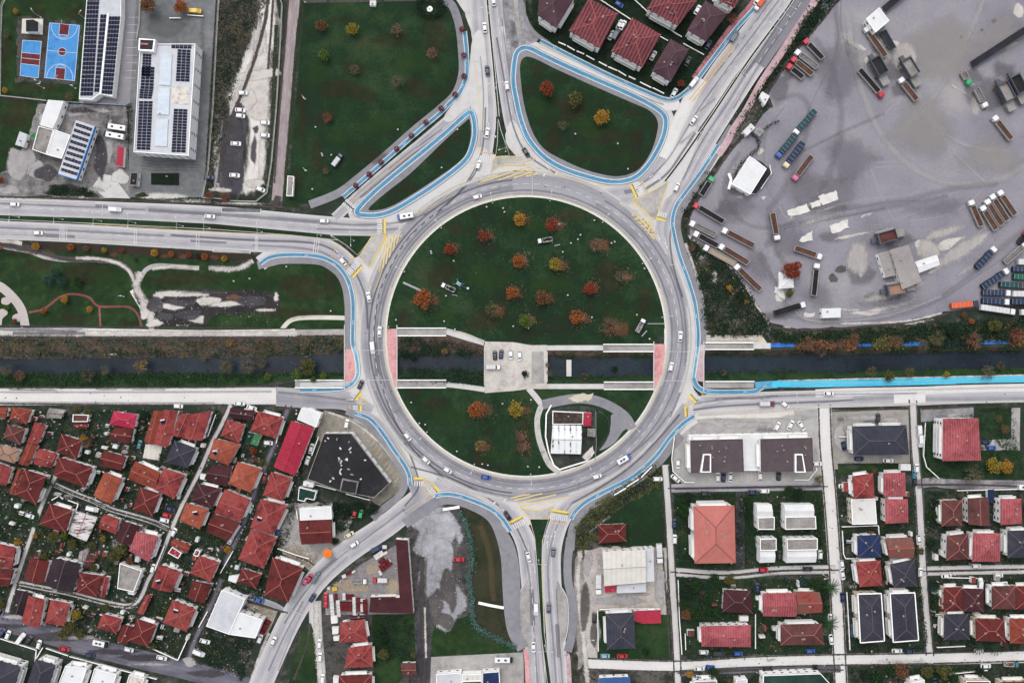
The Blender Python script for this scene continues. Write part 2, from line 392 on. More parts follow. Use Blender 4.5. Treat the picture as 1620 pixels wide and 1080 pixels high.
def bank(top,wat,mat):
    def at(poly,x):
        for (x0,y0),(x1,y1) in zip(poly,poly[1:]):
            if x0 <= x <= x1:return y0 + (y1-y0)*(x-x0)/(x1-x0)
        return poly[-1][1]
    xs=sorted(set([p[0] for p in top] + [p[0] for p in wat] + list(range(0,1621,12))))
    rn=random.Random(5);V=[]
    for x in xs:
        yt,yw=at(top,x),at(wat,x);j=rn.uniform(-1.6,1.6)
        V += [g(x,yt),g(x,yt*.5+yw*.5 + j*.5,-.9),g(x,yw + j,-2.75)]
    f=[]
    for i in range(len(xs)-1):
        for k in range(2):f.append((3*i+k,3*i+k+1,3*i+4+k,3*i+3+k))
    o=obj('canal_bank',mesh('canal_bank',V,f,mat));structure(o)
bank(NB,WN,bank_w);bank(SB,WS,M('bank_green',[(22,36,26),(34,58,36),(48,72,42),(40,46,36)],(.08,.4,1.6)))
wv=[g(-3600,520),g(5200,520),g(5200,620),g(-3600,620)]
for p in wv:p.z=-2.6
structure(obj('water',mesh('water',wv,[(3,2,1,0)],water_m)))

# ---------------------------------------------------------------- fields and plots (photo outlines)
flat('ground',[(0,395),(180,400),(340,415),(415,418),(440,420),(505,418),(530,430),(547,455),(552,490),(549,512),(545,520),(0,516),(-300,516),(-300,395)],grass_park)
flat('ground',rag([(240,462),(330,458),(441,461),(443,495),(340,497),(325,515),(240,515),(235,490)],2,7,3),M('mud',[(38,36,38),(54,52,54),(70,64,62)],(.08,.4,1.5)))
# north-west: school grounds, sports lawn, industrial yard
flat('ground',[(-60,-60),(139,-60),(126,166),(0,152),(-60,150)],grass_park)
flat('ground',[(-60,152),(60,160),(50,215),(14,270),(0,300),(-60,300)],grass_park)
flat('ground',rag([(28,25),(130,35),(122,133),(25,130)],2,6,9),earth)
flat('ground',[(159,-60),(219,-60),(205,165),(128,165),(124,158),(145,158)],pave_grey)
flat('ground',[(219,-60),(350,-60),(345,0),(322,312),(203,312),(205,165)],paving)
flat('ground',rag([(60,165),(200,165),(205,312),(150,315),(-60,315),(-60,300),(14,268),(45,215)],1.5,7,10),M('stained_yard',[(66,64,66),(104,101,102),(140,137,137),(172,168,166)],(.07,.35,1.6)))
flat('ground',[(146,296),(160,275),(178,278),(206,314),(166,313)],concrete)
flat('ground',rag([(78,292),(140,297),(160,313),(72,308)],1.5,5,13),scrub)
flat('ground',[(345,-60),(445,-60),(438,180),(420,305),(405,316),(322,314)],M('waste_field',[(36,34,36),(54,52,50),(44,56,42),(66,60,60),(40,48,38)],(.05,.3,1.5)))
flat('ground',[(485,-60),(722,-60),(722,20),(726,60),(724,130),(715,158),(690,192),(640,240),(560,300),(520,318),(490,323),(452,320),(460,250),(470,140),(478,40)],grass)
flat('ground',[(466,-60),(700,-60),(702,5),(660,2),(480,5)],earth)
# north-east: villas, planting along the avenue, lorry yard
flat('ground',[(838,-60),(1215,-60),(1085,146),(1062,153),(1020,140),(862,66),(842,40)],M('villa_garden',[(22,34,26),(30,44,32),(40,54,38),(70,68,68)],(.06,.4,1.5)))
flat('ground',[(1290,-60),(1340,-60),(1250,95),(1215,155),(1170,215),(1125,285),(1100,330),(1085,372),(1068,372),(1080,330),(1130,260),(1170,190)],scrub)
flat('ground',rag([(1300,-60),(1345,-60),(1320,5),(1245,95),(1205,150),(1190,170),(1168,205),(1185,130)],3,7,20),M('dark_planting',[(18,26,22),(28,40,32),(40,52,44)],(.1,.5,1.6)))
flat('ground',rag([(1330,-200),(2400,-200),(2400,480),(1620,482),(1540,486),(1480,496),(1420,510),(1330,518),(1260,520),(1218,510),(1190,470),(1165,430),(1130,402),(1088,372),(1090,345),(1105,315),(1128,280),(1155,240),(1196,195),(1222,168),(1215,150),(1232,122),(1255,90),(1295,40)],1.5,14,21),gravel)
flat('ground',rag([(1088,374),(1130,404),(1165,432),(1190,472),(1216,512),(1250,522),(1620,508),(2400,505),(2400,545),(1620,544),(1220,548),(1214,531),(1115,531),(1113,480),(1100,430),(1085,395)],2.5,8,25),scrub)
flat('ground',[(1114,530),(1205,530),(1214,543),(1114,543)],M('sand',[(196,184,164),(222,212,194)],(.1,.5,2)))
trk=M('wheel_track',[(150,148,154),(160,158,163)],(.1,.5,2));trd=M('wheel_track_dark',[(124,122,130),(136,134,141)],(.1,.5,2))
for P,m in (([(1350,205),(1375,260),(1395,310),(1415,350)],trk),([(1356,210),(1380,195),(1400,180),(1415,165)],trk),([(1450,160),(1470,190),(1500,230),(1560,260)],trk),([(1454,160),(1475,190),(1505,228)],trk),([(1380,258),(1420,256),(1460,264)],trk),([(1385,265),(1430,263),(1462,268)],trk),([(1560,280),(1500,310),(1440,340),(1400,350)],trk),([(1232,320),(1240,340),(1262,355),(1250,380)],trk),([(1130,305),(1140,340),(1165,355),(1200,360)],trk),
   ([(1320,20),(1326,60),(1316,100),(1290,150),(1270,200)],trd),([(1330,0),(1332,50),(1345,100)],trd),([(1240,170),(1210,220),(1215,300),(1240,330)],trd),([(1330,335),(1400,320),(1450,318)],trd),([(1190,400),(1210,440),(1240,490),(1290,508)],trk),([(1300,512),(1400,500),(1480,478),(1540,440),(1600,400)],trd),([(1300,506),(1400,494),(1470,474),(1530,434)],trk),([(1440,350),(1520,330),(1600,250)],trk)):
    ribbon('ground',P,1.8,m,'field',n=9)
# south-west quarter
flat('ground',[(-400,640),(440,640),(520,645),(560,655),(600,680),(655,770),(640,800),(560,850),(480,925),(440,1000),(404,1085),(404,1400),(-400,1400)],yard_earth)
flat('ground',[(512,648),(560,662),(605,690),(640,745),(640,770),(600,800),(585,790),(500,690)],M('car_park_paving',[(112,108,98),(146,141,130),(168,163,152)],(.08,.4,1.7)))
flat('ground',rag([(440,800),(470,795),(530,795),(560,815),(545,855),(505,905),(480,890),(440,870)],2,6,27),concrete_old)
flat('ground',[(378,950),(440,965),(425,1000),(410,1010)],M('rubbish_ground',[(92,84,74),(150,140,126),(196,190,182)],(.15,.7,2)))
flat('ground',[(438,868),(470,860),(505,875),(495,905)],M('rubbish_ground',[(1,1,1)]))
flat('ground',[(320,1000),(405,1012),(385,1078),(305,1050)],scrub)
# south, between the two roads
flat('ground',[(655,805),(725,798),(760,805),(800,850),(808,900),(816,1000),(835,1030),(835,1400),(430,1400),(480,1000),(515,930),(570,890),(640,850)],earth)
flat('ground',[(515,935),(575,890),(648,850),(655,970),(515,972)],M('maroon_yard',[(108,102,104),(140,134,136),(166,158,156)],(.08,.4,1.7)))
flat('ground',[(588,972),(655,972),(658,1046),(630,1080),(592,1080)],grass_park)
flat('ground',rag([(687,990),(745,970),(820,1025),(826,1031),(679,1037)],2,6,30),grass_park)
flat('ground',[(727,803),(762,806),(790,838),(800,900),(804,960),(815,1010),(822,1024),(775,1012),(752,990),(748,930),(742,870)],grass_dry)
flat('ground',[(675,1039),(828,1031),(834,1400),(672,1400)],concrete_old)
flat('ground',[(663,900),(677,890),(682,1040),(670,1400),(658,1400),(660,1000)],darkasph)
# south-east
flat('ground',[(905,830),(940,790),(1000,755),(1045,725),(1060,765),(1066,900),(1076,1400),(905,1400),(906,960)],scrub)
flat('ground',rag([(985,800),(1048,765),(1052,870),(950,862),(945,830)],2.5,7,31),grass)
flat('ground',rag([(925,870),(950,865),(1055,865),(1056,985),(1030,970),(950,965),(945,1045),(925,1040),(918,930)],2,7,32),M('builder_yard',[(150,144,138),(186,178,170),(206,200,194)],(.08,.4,1.7)))
flat('ground',[(945,966),(1060,972),(1063,1040),(945,1045)],grass_park)
flat('ground',rag([(908,880),(922,885),(930,1040),(915,1060),(905,960)],2,6,33),M('track_earth',[(92,86,82),(150,142,136),(180,173,166)],(.1,.5,1.7)))
flat('ground',[(1045,640),(2400,636),(2400,1400),(1066,1400),(1060,760)],yard_earth)
flat('ground',[(1066,690),(1086,655),(1298,645),(1300,766),(1080,766),(1064,745)],M('forecourt',[(150,148,146),(176,174,171),(196,193,190)],(.06,.35,1.6)))
flat('ground',[(1086,655),(1115,650),(1255,644),(1257,660),(1200,661),(1120,661),(1087,665)],M('sandy_apron',[(204,188,166),(220,214,208),(230,226,222)],(.06,.4,1.6)))
for P in ([(1066,780),(1300,776),(1303,898),(1066,902)],[(1068,912),(1310,908),(1318,1030),(1072,1036)],[(1455,665),(1600,648),(1620,760),(1458,758)]):
    flat('ground',P,M('block_garden',[(26,42,32),(38,58,40),(52,68,48),(46,48,44)],(.06,.4,1.5)))
flat('ground',[(1314,648),(1437,648),(1440,740),(1318,742)],M('court_concrete',[(128,125,120),(158,154,148),(176,172,168)],(.06,.35,1.6)))
flat('ground',[(1325,733),(1440,732),(1440,745),(1326,748)],grass_park)
flat('ground',[(1456,646),(1540,642),(1541,664),(1457,667)],M('dark_court',[(104,102,106),(140,138,142),(164,161,164)],(.08,.4,1.6)))
flat('ground',[(1600,645),(1614,645),(1613,712),(1552,712),(1551,696),(1600,694)],concrete_old)
flat('ground',[(1440,1060),(1520,1056),(1530,1400),(1440,1400)],grass_park)
flat('ground',[(1165,775),(1178,775),(1178,898),(1163,898)],darkasph)

# ---------------------------------------------------------------- paths and streets
ribbon('path',[(-300,526),(0,525),(60,525),(130,525)],13,M('patchy_path',[(104,101,110),(150,147,153),(212,209,208)],(.08,.4,1.6),stretch=(0,(.2,2,1))),'field')
ribbon('path',[(130,525),(240,527),(330,528),(420,527),(450,526),(467,526)],12,paledirt,'field')
ribbon('path',[(467,526),(544,525)],9,concrete_old,'field')
ribbon('path',[(0,389),(45,397),(75,407),(110,411),(150,411),(180,414),(200,424),(213,440),(216,455),(218,470),(228,490),(238,505),(240,522)],8,dust,'field')
ribbon('path',[(210,458),(222,478),(236,500)],11,paledirt,'field')
ribbon('path',[(222,440),(232,426),(250,420),(280,422),(315,424)],7,dust,'field')
ribbon('path',[(-20,448),(0,453),(20,470),(34,490),(40,516)],14,M('park_path',[(186,176,172),(202,194,190)],(.1,.5,2)),'field')
flat('path',curve([(3,472),(12,470),(18,476),(12,482),(3,480)],True),M('park_path',[(1,1,1)]),'field')
flat('path',curve([(20,500),(28,496),(36,500),(34,508),(22,508)],True),M('park_path',[(1,1,1)]),'field')
flat('path',curve([(-4,492),(8,489),(12,496),(4,504),(2,514),(-6,514)],True),M('park_path',[(1,1,1)]),'field')
brick=M('brick_path',[(112,66,64),(150,92,92),(164,108,106)],(.2,.8,2.5))
ribbon('path',[(46,494),(70,488),(95,470),(115,465),(140,470),(155,484),(180,485),(205,486),(218,498),(224,516)],3.5,brick,'field')
ribbon('path',[(157,485),(159,516)],3,brick,'field')
ribbon('path',[(446,521),(458,508),(475,503),(510,502),(549,503)],7,M('cream_path',[(206,202,192),(226,222,212)],(.1,.5,2)),'field')
ribbon('path',[(469,-60),(466,0),(460,60),(452,160),(444,250),(438,318)],17,pinkdirt,'field')
flat('path',rag([(428,318),(446,318),(452,328),(420,330)],1.5,3,50),darkasph,'field')
ribbon('path',[(706,524),(735,533),(766,542)],9,concrete,'field')
ribbon('path',[(706,608),(740,612),(767,616)],8,concrete,'field')
ribbon('path',[(629,525),(706,525)],11,concrete_old,'field');ribbon('path',[(629,607),(706,607)],11,concrete_old,'field')
ribbon('path',[(862,550),(954,550)],8,concrete,'field');ribbon('path',[(954,550),(1034,550)],11,concrete_old,'field')
ribbon('path',[(862,611),(955,611)],8,concrete,'field');ribbon('path',[(955,610),(1034,610)],11,concrete_old,'field')
ribbon('path',[(1114,547),(1192,547)],9,concrete_old,'field');ribbon('path',[(1192,547),(1219,547)],9,concrete,'field')
ribbon('path',[(1114,608),(1193,608)],11,concrete_old,'field');ribbon('path',[(467,607),(544,607)],11,concrete_old,'field')
ribbon('cycle_path',[(1219,546),(1262,545),(1350,545),(1480,543),(1620,540),(1900,538)],7,azure,'field')
ribbon('cycle_path',[(1216,608),(1300,607),(1420,604),(1500,602),(1620,599),(2400,590)],11,cyan,'field')
# south-west streets
ribbon('road',[(457,640),(440,690),(420,735),(404,775),(392,810),(375,850),(358,888),(345,930),(326,972),(308,1012),(296,1050)],9,road_dark,'field')
ribbon('road',[(365,640),(350,672),(335,700),(318,740),(300,775),(285,805),(270,840),(250,890),(235,915),(222,945),(205,958),(165,952),(110,938),(70,930),(30,922)],8,road_street,'field')
ribbon('road',[(88,752),(72,785),(60,815),(50,845),(38,880),(25,920),(14,955),(8,980)],8,road_street,'field')
ribbon('road',[(82,764),(110,777),(150,793),(175,805),(210,815),(245,826),(270,838)],8,road_street,'field')
ribbon('road',[(-300,905),(-40,965),(0,980),(60,998),(120,1016),(200,1037),(290,1058),(360,1076),(420,1095),(500,1120)],30,road_dark,'field')
ribbon('road',[(498,950),(500,1000),(505,1060),(508,1120)],20,road_street,'field')
flat('ground',[(478,1000),(492,985),(500,1010),(503,1085),(455,1085)],grass_park,'field')
ribbon('road',[(346,935),(380,940),(430,955),(452,968)],9,road_slip,'field')
# south-east streets
for P,w in (([(1052,735),(1057,800),(1061,870),(1065,940),(1069,1000),(1073,1090),(1080,1300)],13),([(1304,636),(1306,700),(1311,760),(1318,850),(1324,950),(1331,1090),(1345,1300)],22),([(1444,632),(1447,700),(1452,760),(1455,800),(1460,900),(1466,980),(1471,1036)],14),
             ([(1066,904),(1150,909),(1230,902),(1322,900)],14),([(925,1049),(1075,1053),(1200,1046),(1320,1043),(1450,1041),(1530,1040),(1900,1032)],19),([(1460,903),(1540,901),(1900,895)],15)):
    ribbon('road',P,w,road_street if w != 19 and w != 22 else road_pale,'field')
ribbon('road',[(1062,772),(1180,770),(1304,768)],13,road_slip,'field')
ribbon('road',[(1450,766),(1480,762),(1540,766),(1900,770)],15,M('stained_street',[(96,92,100),(140,136,142),(190,186,186)],(.07,.35,1.6)),'field')
ribbon('road',[(1075,1064),(1200,1058),(1330,1058)],10,road_dark,'field')
# ---------------------------------------------------------------- carriageways
CX,CY=832,532
def circ(r,a0=0,a1=360,n=None,cx=CX,cy=CY):
    n=n or max(6,int(abs(a1-a0)/4));return [(cx + r*math.cos(R(a0+(a1-a0)*i/n)),cy - r*math.sin(R(a0+(a1-a0)*i/n))) for i in range(n + (0 if abs(a1-a0) >= 360 else 1))]
pale_wedge=M('pale_asphalt',[(190,188,189),(208,206,205),(218,215,211)],(.05,.3,1.5))
# dusty wedges where the arms meet the ring
for P in ([(640,345),(700,318),(735,285),(760,250),(788,245),(835,255),(880,275),(960,292),(1010,290),(1050,285),(1075,330),(1062,365),(1075,420),(1099,490),(1100,560),(1096,610),(1110,640),(1085,650),(1060,685),(1030,722),(990,752),(930,782),(895,820),(860,818),(815,838),(780,806),(735,785),(700,775),(660,775),(650,740),(620,700),(590,665),(560,652),(548,640),(562,612),(570,590),(563,540),(565,480),(556,450),(545,420),(575,400),(600,372)],):
    out=[g(*p) for p in curve(P,True,4)];hole=[g(*p) for p in circ(222)];allp=out + hole;z0=zl('road')
    for p in allp:p.z=z0
    tr=[]
    for a,b_,c_ in tessellate_polygon([out,hole]):
        if (allp[b_]-allp[a]).cross(allp[c_]-allp[a]).z < 0:b_,c_=c_,b_
        tr.append((a,b_,c_))
    structure(obj('road',mesh('road',allp,tr,pale_wedge)))
ribbon('road',[(-300,318),(0,327),(180,334),(340,341),(520,357),(600,360),(652,352)],29,road_a)
ribbon('road',[(-300,353),(0,364),(135,370),(270,378),(400,384),(480,387),(515,392),(545,412),(568,442),(580,480),(584,520)],29,road_a)
ribbon('road',[(750,-60),(757,0),(765,100),(770,180),(768,215),(760,255),(735,295),(700,325),(650,360),(615,410),(592,470)],29,road_a)
flat('road',rag([(712,-60),(722,0),(735,20),(745,50),(750,90),(752,130),(758,130),(752,50),(742,-60)],.6,6,51),road_pale if 0 else concrete)
ribbon('road',[(783,-60),(785,0),(795,90),(803,150),(812,200),(825,235),(850,262),(890,285),(940,312)],25,road_a)
ribbon('road',[(735,163),(718,182),(684,212),(650,240),(610,273),(575,303),(550,326),(530,345)],16,road_lane)
ribbon('road',[(800,40),(812,62),(830,78),(870,90),(930,116),(1000,146),(1050,166),(1075,163)],19,road_pale)
ribbon('road',[(1262,-60),(1232,0),(1190,55),(1150,105),(1116,155),(1085,200),(1062,245),(1035,282),(1000,305),(955,318)],40,road_a)
ribbon('road',[(1110,125),(1095,150),(1078,185),(1068,205),(1050,250)],22,road_pale)
ribbon('road',[(1300,-60),(1271,0),(1235,50),(1190,112),(1146,180),(1112,235),(1085,285),(1062,325),(1048,365),(1060,420)],27,road_a)
ribbon('road',[(1300,-60),(1271,0),(1240,45),(1215,80),(1200,102)],25,roadmat('road_resurfaced',[(0,(140,139,146)),(.4,(122,121,128)),(1,(136,135,142))],(160,158,164),.3))
ribbon('road',[(-400,626),(0,627),(180,627),(330,626),(437,626)],27,road_pale)
ribbon('road',[(437,627),(500,631),(548,634),(585,655)],30,road_slip)
ribbon('road',[(2400,610),(1620,622),(1450,627),(1300,631),(1160,635),(1110,640),(1080,655)],28,road_a)
ribbon('road',[(2400,600),(1620,613),(1450,618),(1340,620),(1290,622)],13,road_pale)
for a,b in ((1350,1416),(1461,1900)):
    ribbon('road',[(a,630.5),((a+b)/2,629),(b,627)],9,road_slip)
ribbon('road',[(1414,630),(1464,629)],18,road_pale)
ribbon('road',[(370,1180),(418,1070),(440,1020),(462,975),(490,930),(520,897),(560,865),(610,832),(650,800),(680,778),(712,768)],36,road_a)
ribbon('road',[(690,760),(740,775),(785,800),(812,822),(832,860),(840,920),(843,960),(848,1080),(860,1400)],31,road_a)
ribbon('road',[(1045,690),(1000,742),(950,775),(905,800),(885,825),(873,870),(873,920),(876,960),(883,1080),(892,1400)],30,road_a)
ribbon('road',[(1090,645),(1060,685),(1030,718),(990,748),(940,775)],26,road_slip)
ribbon('road',[(562,655),(590,668),(612,692),(635,730),(655,762),(662,790),(640,812)],22,road_slip)
for P in ([(600,352),(640,336),(690,300),(735,262),(752,235),(772,240),(765,275),(720,330),(660,356)],[(1000,290),(1030,285),(1062,240),(1090,200),(1105,210),(1090,260),(1060,310),(1020,320)],[(800,225),(835,262),(890,290),(870,262),(840,240),(812,190)]):flat('road',curve(P,True,4),pale_wedge,'road')
flat('road',curve([(724,154),(740,128),(748,60),(766,60),(772,190),(757,205),(750,178),(740,168),(714,192),(702,186)],True,4),pale_wedge,'road')
flat('road',curve([(796,-10),(828,-10),(834,40),(852,62),(834,72),(818,80),(812,110),(806,118),(800,60)],True,4),M('side_road_mouth',[(110,108,114),(146,144,148),(190,187,186)],(.12,.5,1.8)),'road')
# the ring carriageway itself
ribbon('road',circ(241),44,road_ring,closed=True,n=1,sm=False)
for a0,a1 in ((62,95),):
    ribbon('road',circ(241,a0,a1),38,roadmat('road_ring_patch',[(0,(200,198,196)),(.1,(150,149,158)),(.5,(158,157,165)),(1,(170,168,174))],(186,184,188),.3),sm=False)
# bus bays on the south avenue
flat('road',curve([(829,925),(822,940),(820,965),(823,1000),(832,1018),(840,1022),(838,925)],True,4),concrete_old,'road')
flat('road',curve([(886,925),(896,945),(898,975),(896,1000),(890,1020),(882,1020),(880,925)],True,4),concrete_old,'road')
flat('road',[(351,329),(412,331),(412,336),(351,335)],paving,'road');flat('road',[(337,393),(395,396),(396,401),(338,399)],concrete_old,'road')
ribbon('road',[(235,330),(275,333),(350,338)],9,road_slip,sm=False)

# ---------------------------------------------------------------- pavements, lawns, cycle lanes
def island(bike,inner,pave_w=12,bike_m=None):
    ribbon('road',bike,27,pale_wedge,'under',closed=True,n=6)
    pts=curve(bike,True,6)
    flat('pavement',pts,pave_grey,'pave',kerb=.14)
    ribbon('pavement',bike,11,pave_grey,'pave',closed=True,n=6,kerb=.14)
    ribbon('road_marking',bike,8.6,kerbwhite,'bike',closed=True,n=6)
    ribbon('cycle_lane',bike,6.2,bike_m or bike_blue,'bike',closed=True,n=6)
    flat('grass',curve(inner,True,6),grass,'lawn')
island([(812,130),(813,105),(817,85),(826,77),(838,77),(860,88),(900,107),(950,129),(1000,151),(1034,169),(1050,182),(1053,198),(1048,220),(1037,243),(1023,264),(1006,280),(985,287),(960,287),(920,277),(885,264),(858,246),(836,220),(824,190),(817,160)],
       [(824,130),(823,103),(830,91),(845,93),(880,110),(940,137),(1000,163),(1028,176),(1040,192),(1039,212),(1030,240),(1016,262),(1000,274),(972,279),(930,270),(890,253),(860,235),(842,208),(830,170)])
island([(745,178),(750,192),(751,212),(747,232),(739,250),(722,267),(690,291),(650,317),(622,333),(600,340),(580,341),(566,338),(567,330),(590,306),(620,280),(667,242),(702,213),(733,185)],
       [(743,190),(745,214),(738,242),(722,260),(690,283),(650,309),(620,326),(600,332),(583,331),(606,309),(650,274),(700,226),(735,194)])
# north-west lawn edge: pavement, cycle lane
nw=[(706,4),(718,6),(730,25),(735,50),(738,80),(739,110),(737,125),(727,148),(712,163),(698,178),(660,210),(620,245),(580,280),(543,312)]
ribbon('pavement',[(702,2),(714,8),(722,25),(728,50),(731,80),(732,115),(722,147),(700,170),(655,207),(612,245),(570,280),(535,306),(490,324)],13,pave_grey,'pave',kerb=.14)
ribbon('road_marking',nw[3:],7.4,kerbwhite,'bike');ribbon('cycle_lane',nw[3:],5.4,bike_blue,'bike')
# west lanes
for P in ([(412,417),(425,408),(442,404),(470,403),(500,405),(520,411),(538,424),(550,442),(557,465),(559,490),(558,530),(559,548),(563,560),(566,580),(565,595),(558,606),(544,613),(520,616),(475,617)],[(562,653),(575,657),(588,664),(605,684),(622,709),(640,735),(647,750),(649,766)],[(689,784),(702,781),(718,782),(740,788),(775,803),(794,819),(808,839)],[(903,820),(912,806),(930,791),(960,775),(1000,754),(1035,724),(1060,691),(1080,670),(1098,658)],[(1136,230),(1110,270),(1082,308),(1070,325),(1064,345),(1065,365),(1074,403),(1089,445),(1099,480),(1104,520),(1104,548),(1100,575),(1097,598)]):ribbon('road',P,24,pale_wedge,'under')
wb=[(412,417),(425,408),(442,404),(470,403),(500,405),(520,411),(538,424),(550,442),(557,465),(559,490),(558,530),(559,548),(563,560),(566,580),(565,595),(558,606),(544,613),(520,616),(475,617)]
ribbon('pavement',[(408,420),(428,415),(450,411),(500,412),(522,420),(538,434),(547,452),(551,475),(552,500),(551,552)],13,pave_grey,'pave',kerb=.14)
ribbon('pavement',wb,9,pave_grey,'pave',kerb=.14)
ribbon('road_marking',wb,7.6,kerbwhite,'bike');ribbon('cycle_lane',wb[:12],5.4,bike_blue,'bike');ribbon('cycle_lane',wb[11:16],5,bike_pale,'bike');ribbon('cycle_lane',wb[15:],5.4,bike_blue,'bike')
sw=[(562,653),(575,657),(588,664),(605,684),(622,709),(640,735),(647,750),(649,766)]
ribbon('pavement',[(548,650),(570,660),(588,675),(604,694),(624,722),(637,745),(641,765),(630,785),(605,805),(590,820)],11,pave_grey,'pave',kerb=.14)
ribbon('pavement',sw,9,pave_grey,'pave',kerb=.14);ribbon('road_marking',sw,7.6,kerbwhite,'bike');ribbon('cycle_lane',sw,5.4,bike_blue,'bike')
sb=[(689,784),(702,781),(718,782),(740,788),(775,803),(794,819),(808,839)]
ribbon('pavement',[(640,828),(668,808),(695,792),(720,790),(750,800),(776,816),(790,840),(800,880),(803,930),(806,970),(812,1000),(826,1026)],16,pave_grey,'pave',kerb=.14)
ribbon('pavement',[(790,836),(805,860),(813,890),(816,930),(815,960),(818,1000),(829,1024)],15,pave_grey,'pave',kerb=.14)
ribbon('pavement',sb,9,pave_grey,'pave',kerb=.14);ribbon('road_marking',sb,7.6,kerbwhite,'bike');ribbon('cycle_lane',sb,5.4,bike_blue,'bike')
se=[(903,820),(912,806),(930,791),(960,775),(1000,754),(1035,724),(1060,691),(1080,670),(1098,658)]
ribbon('pavement',[(902,870),(905,840),(912,822),(925,806),(945,793),(975,776),(1008,758),(1040,732),(1062,706),(1078,688)],13,pave_grey,'pave',kerb=.14)
ribbon('pavement',[(902,850),(898,890),(899,920),(906,955),(905,1000),(898,1030)],13,pave_grey,'pave',kerb=.14)
ribbon('pavement',se,9,pave_grey,'pave',kerb=.14);ribbon('road_marking',se,7.6,kerbwhite,'bike');ribbon('cycle_lane',se,5.6,bike_blue,'bike')
ribbon('pavement',[(831,1026),(835,1080),(846,1400)],7,pave_red,'pave',kerb=.14);ribbon('pavement',[(896,1032),(901,1080),(910,1400)],7,pave_pink,'pave',kerb=.14)
eb=[(1136,230),(1110,270),(1082,308),(1070,325),(1064,345),(1065,365),(1074,403),(1089,445),(1099,480),(1104,520),(1104,548),(1100,575),(1097,598)]
ribbon('pavement',[(1158,200),(1130,246),(1108,284),(1088,315),(1074,340),(1072,365),(1082,403),(1096,442),(1107,478),(1111,515),(1111,545)],11,pave_grey,'pave',kerb=.14)
ribbon('pavement',eb,8,pave_grey,'pave',kerb=.14);ribbon('road_marking',eb,7,kerbwhite,'bike');ribbon('cycle_lane',eb[:11],5,bike_blue,'bike');ribbon('cycle_lane',eb[10:],4.5,bike_pale,'bike')
ec=[(1097,598),(1102,610),(1112,617),(1130,620),(1165,620),(1193,619),(1203,613),(1216,608)]
ribbon('pavement',ec,9,pave_grey,'pave',kerb=.14);ribbon('road_marking',ec,8,kerbwhite,'bike');ribbon('cycle_lane',ec,6.4,bike_blue,'bike')
flat('cycle_lane',[(1193,604),(1222,602),(1220,614),(1196,616)],bike_blue,'bike')
ne=[(1230,-60),(1203,0),(1165,45),(1130,90),(1100,130),(1082,148),(1067,157),(1050,157),(1020,145),(960,118),(900,88),(855,65)]
ribbon('pavement',[(1222,-60),(1195,0),(1157,45),(1122,92),(1098,125)],10,M('pavement_rose',[(150,96,104),(176,118,124),(190,140,144)],(.1,.5,2)),'pave',kerb=.14)
ribbon('pavement',ne,8,pave_grey,'pave',kerb=.14);ribbon('road_marking',ne,7,kerbwhite,'bike');ribbon('cycle_lane',ne,5,bike_blue,'bike')
ribbon('pavement',[(1320,-60),(1290,0),(1268,35),(1235,85),(1205,130),(1180,175),(1160,205),(1150,225),(1136,245)],11,pave_pink,'pave',kerb=.14)
ribbon('pavement',[(828,-60),(826,0),(832,30),(845,52),(870,70)],6,pave_grey,'pave',kerb=.14)
ribbon('pavement',[(818,-60),(816,0),(818,35),(822,55)],7,concrete_old,'pave',kerb=.14)
# ring islands: one lawn north of the canal, one south
def ring_cut(y,north,r=220):
    a=math.degrees(math.asin((CY-y)/r));return circ(r,a,180-a,60) if north else circ(r,180-a,360+a,60)
nl=ring_cut(519,True);flat('grass',[p for p in nl] + [(629,519),(706,519),(740,527),(766,538),(812,540),(862,546),(955,544),(1034,544)],grass,'lawn')
sl=ring_cut(615,False);flat('grass',[p for p in sl] + [(1034,616),(865,616),(836,616),(812,618),(767,622),(706,613),(629,613)],grass,'lawn')
ribbon('pavement',circ(221),3.2,kerbwhite,'pave',closed=True,n=1,sm=False,kerb=.14)
# splitter islands
split_m=M('splitter_concrete',[(150,147,143),(184,180,176),(204,200,196)],(.1,.6,2))
for P,m in (([(779,254),(784,249),(826,247),(830,262),(812,261),(790,262),(777,272)],concrete_old),([(788,188),(792,205),(799,226),(806,246),(784,248),(787,225)],grass),([(590,371),(612,369),(584,423),(568,406)],concrete_old),([(523,372),(590,373),(566,404),(548,388)],grass),
             ([(1000,316),(1012,312),(1040,298),(1058,287),(1048,315),(1038,347),(1032,347)],concrete_old),([(567,627),(580,632),(579,639),(565,638)],concrete_old),([(672,756),(686,763),(688,769),(678,772),(670,764)],concrete_old),
             ([(824,803),(850,807),(876,800),(868,820),(838,820)],concrete_old),([(838,820),(868,820),(858,855),(857,900),(861,1000),(872,1080),(885,1400),(879,1400),(866,1080),(856,1000),(850,900),(846,850)],grass),
             ([(1088,630),(1098,634),(1098,640),(1086,644)],concrete_old),([(-300,329),(0,340),(180,346),(340,354),(523,371),(523,373),(535,380),(460,372),(340,363),(180,355),(0,347),(-300,337)],grass)):
    flat('pavement' if m is concrete_old else 'grass',P,split_m if m is concrete_old else m,'pave' if m is concrete_old else 'lawn',kerb=.14)
    Z=LAYER['mark']
    ribbon('pavement',P + [P[0]],(.8 if m is grass else 1.2),concrete if m is grass else yellow_paint,'bike',sm=False)
for P in ([(768,-60),(771,0),(780,95),(788,185)],[(1285,-60),(1254,0),(1218,50),(1180,102),(1128,180),(1080,250),(1052,287)]):
    ribbon('pavement',P,4.6,kerbwhite,'pave',n=6,kerb=.14);ribbon('grass',P,2.8,M('median_grass',[(34,36,26),(62,62,44),(44,54,38)],(.2,.8,2)),'lawn',n=6)
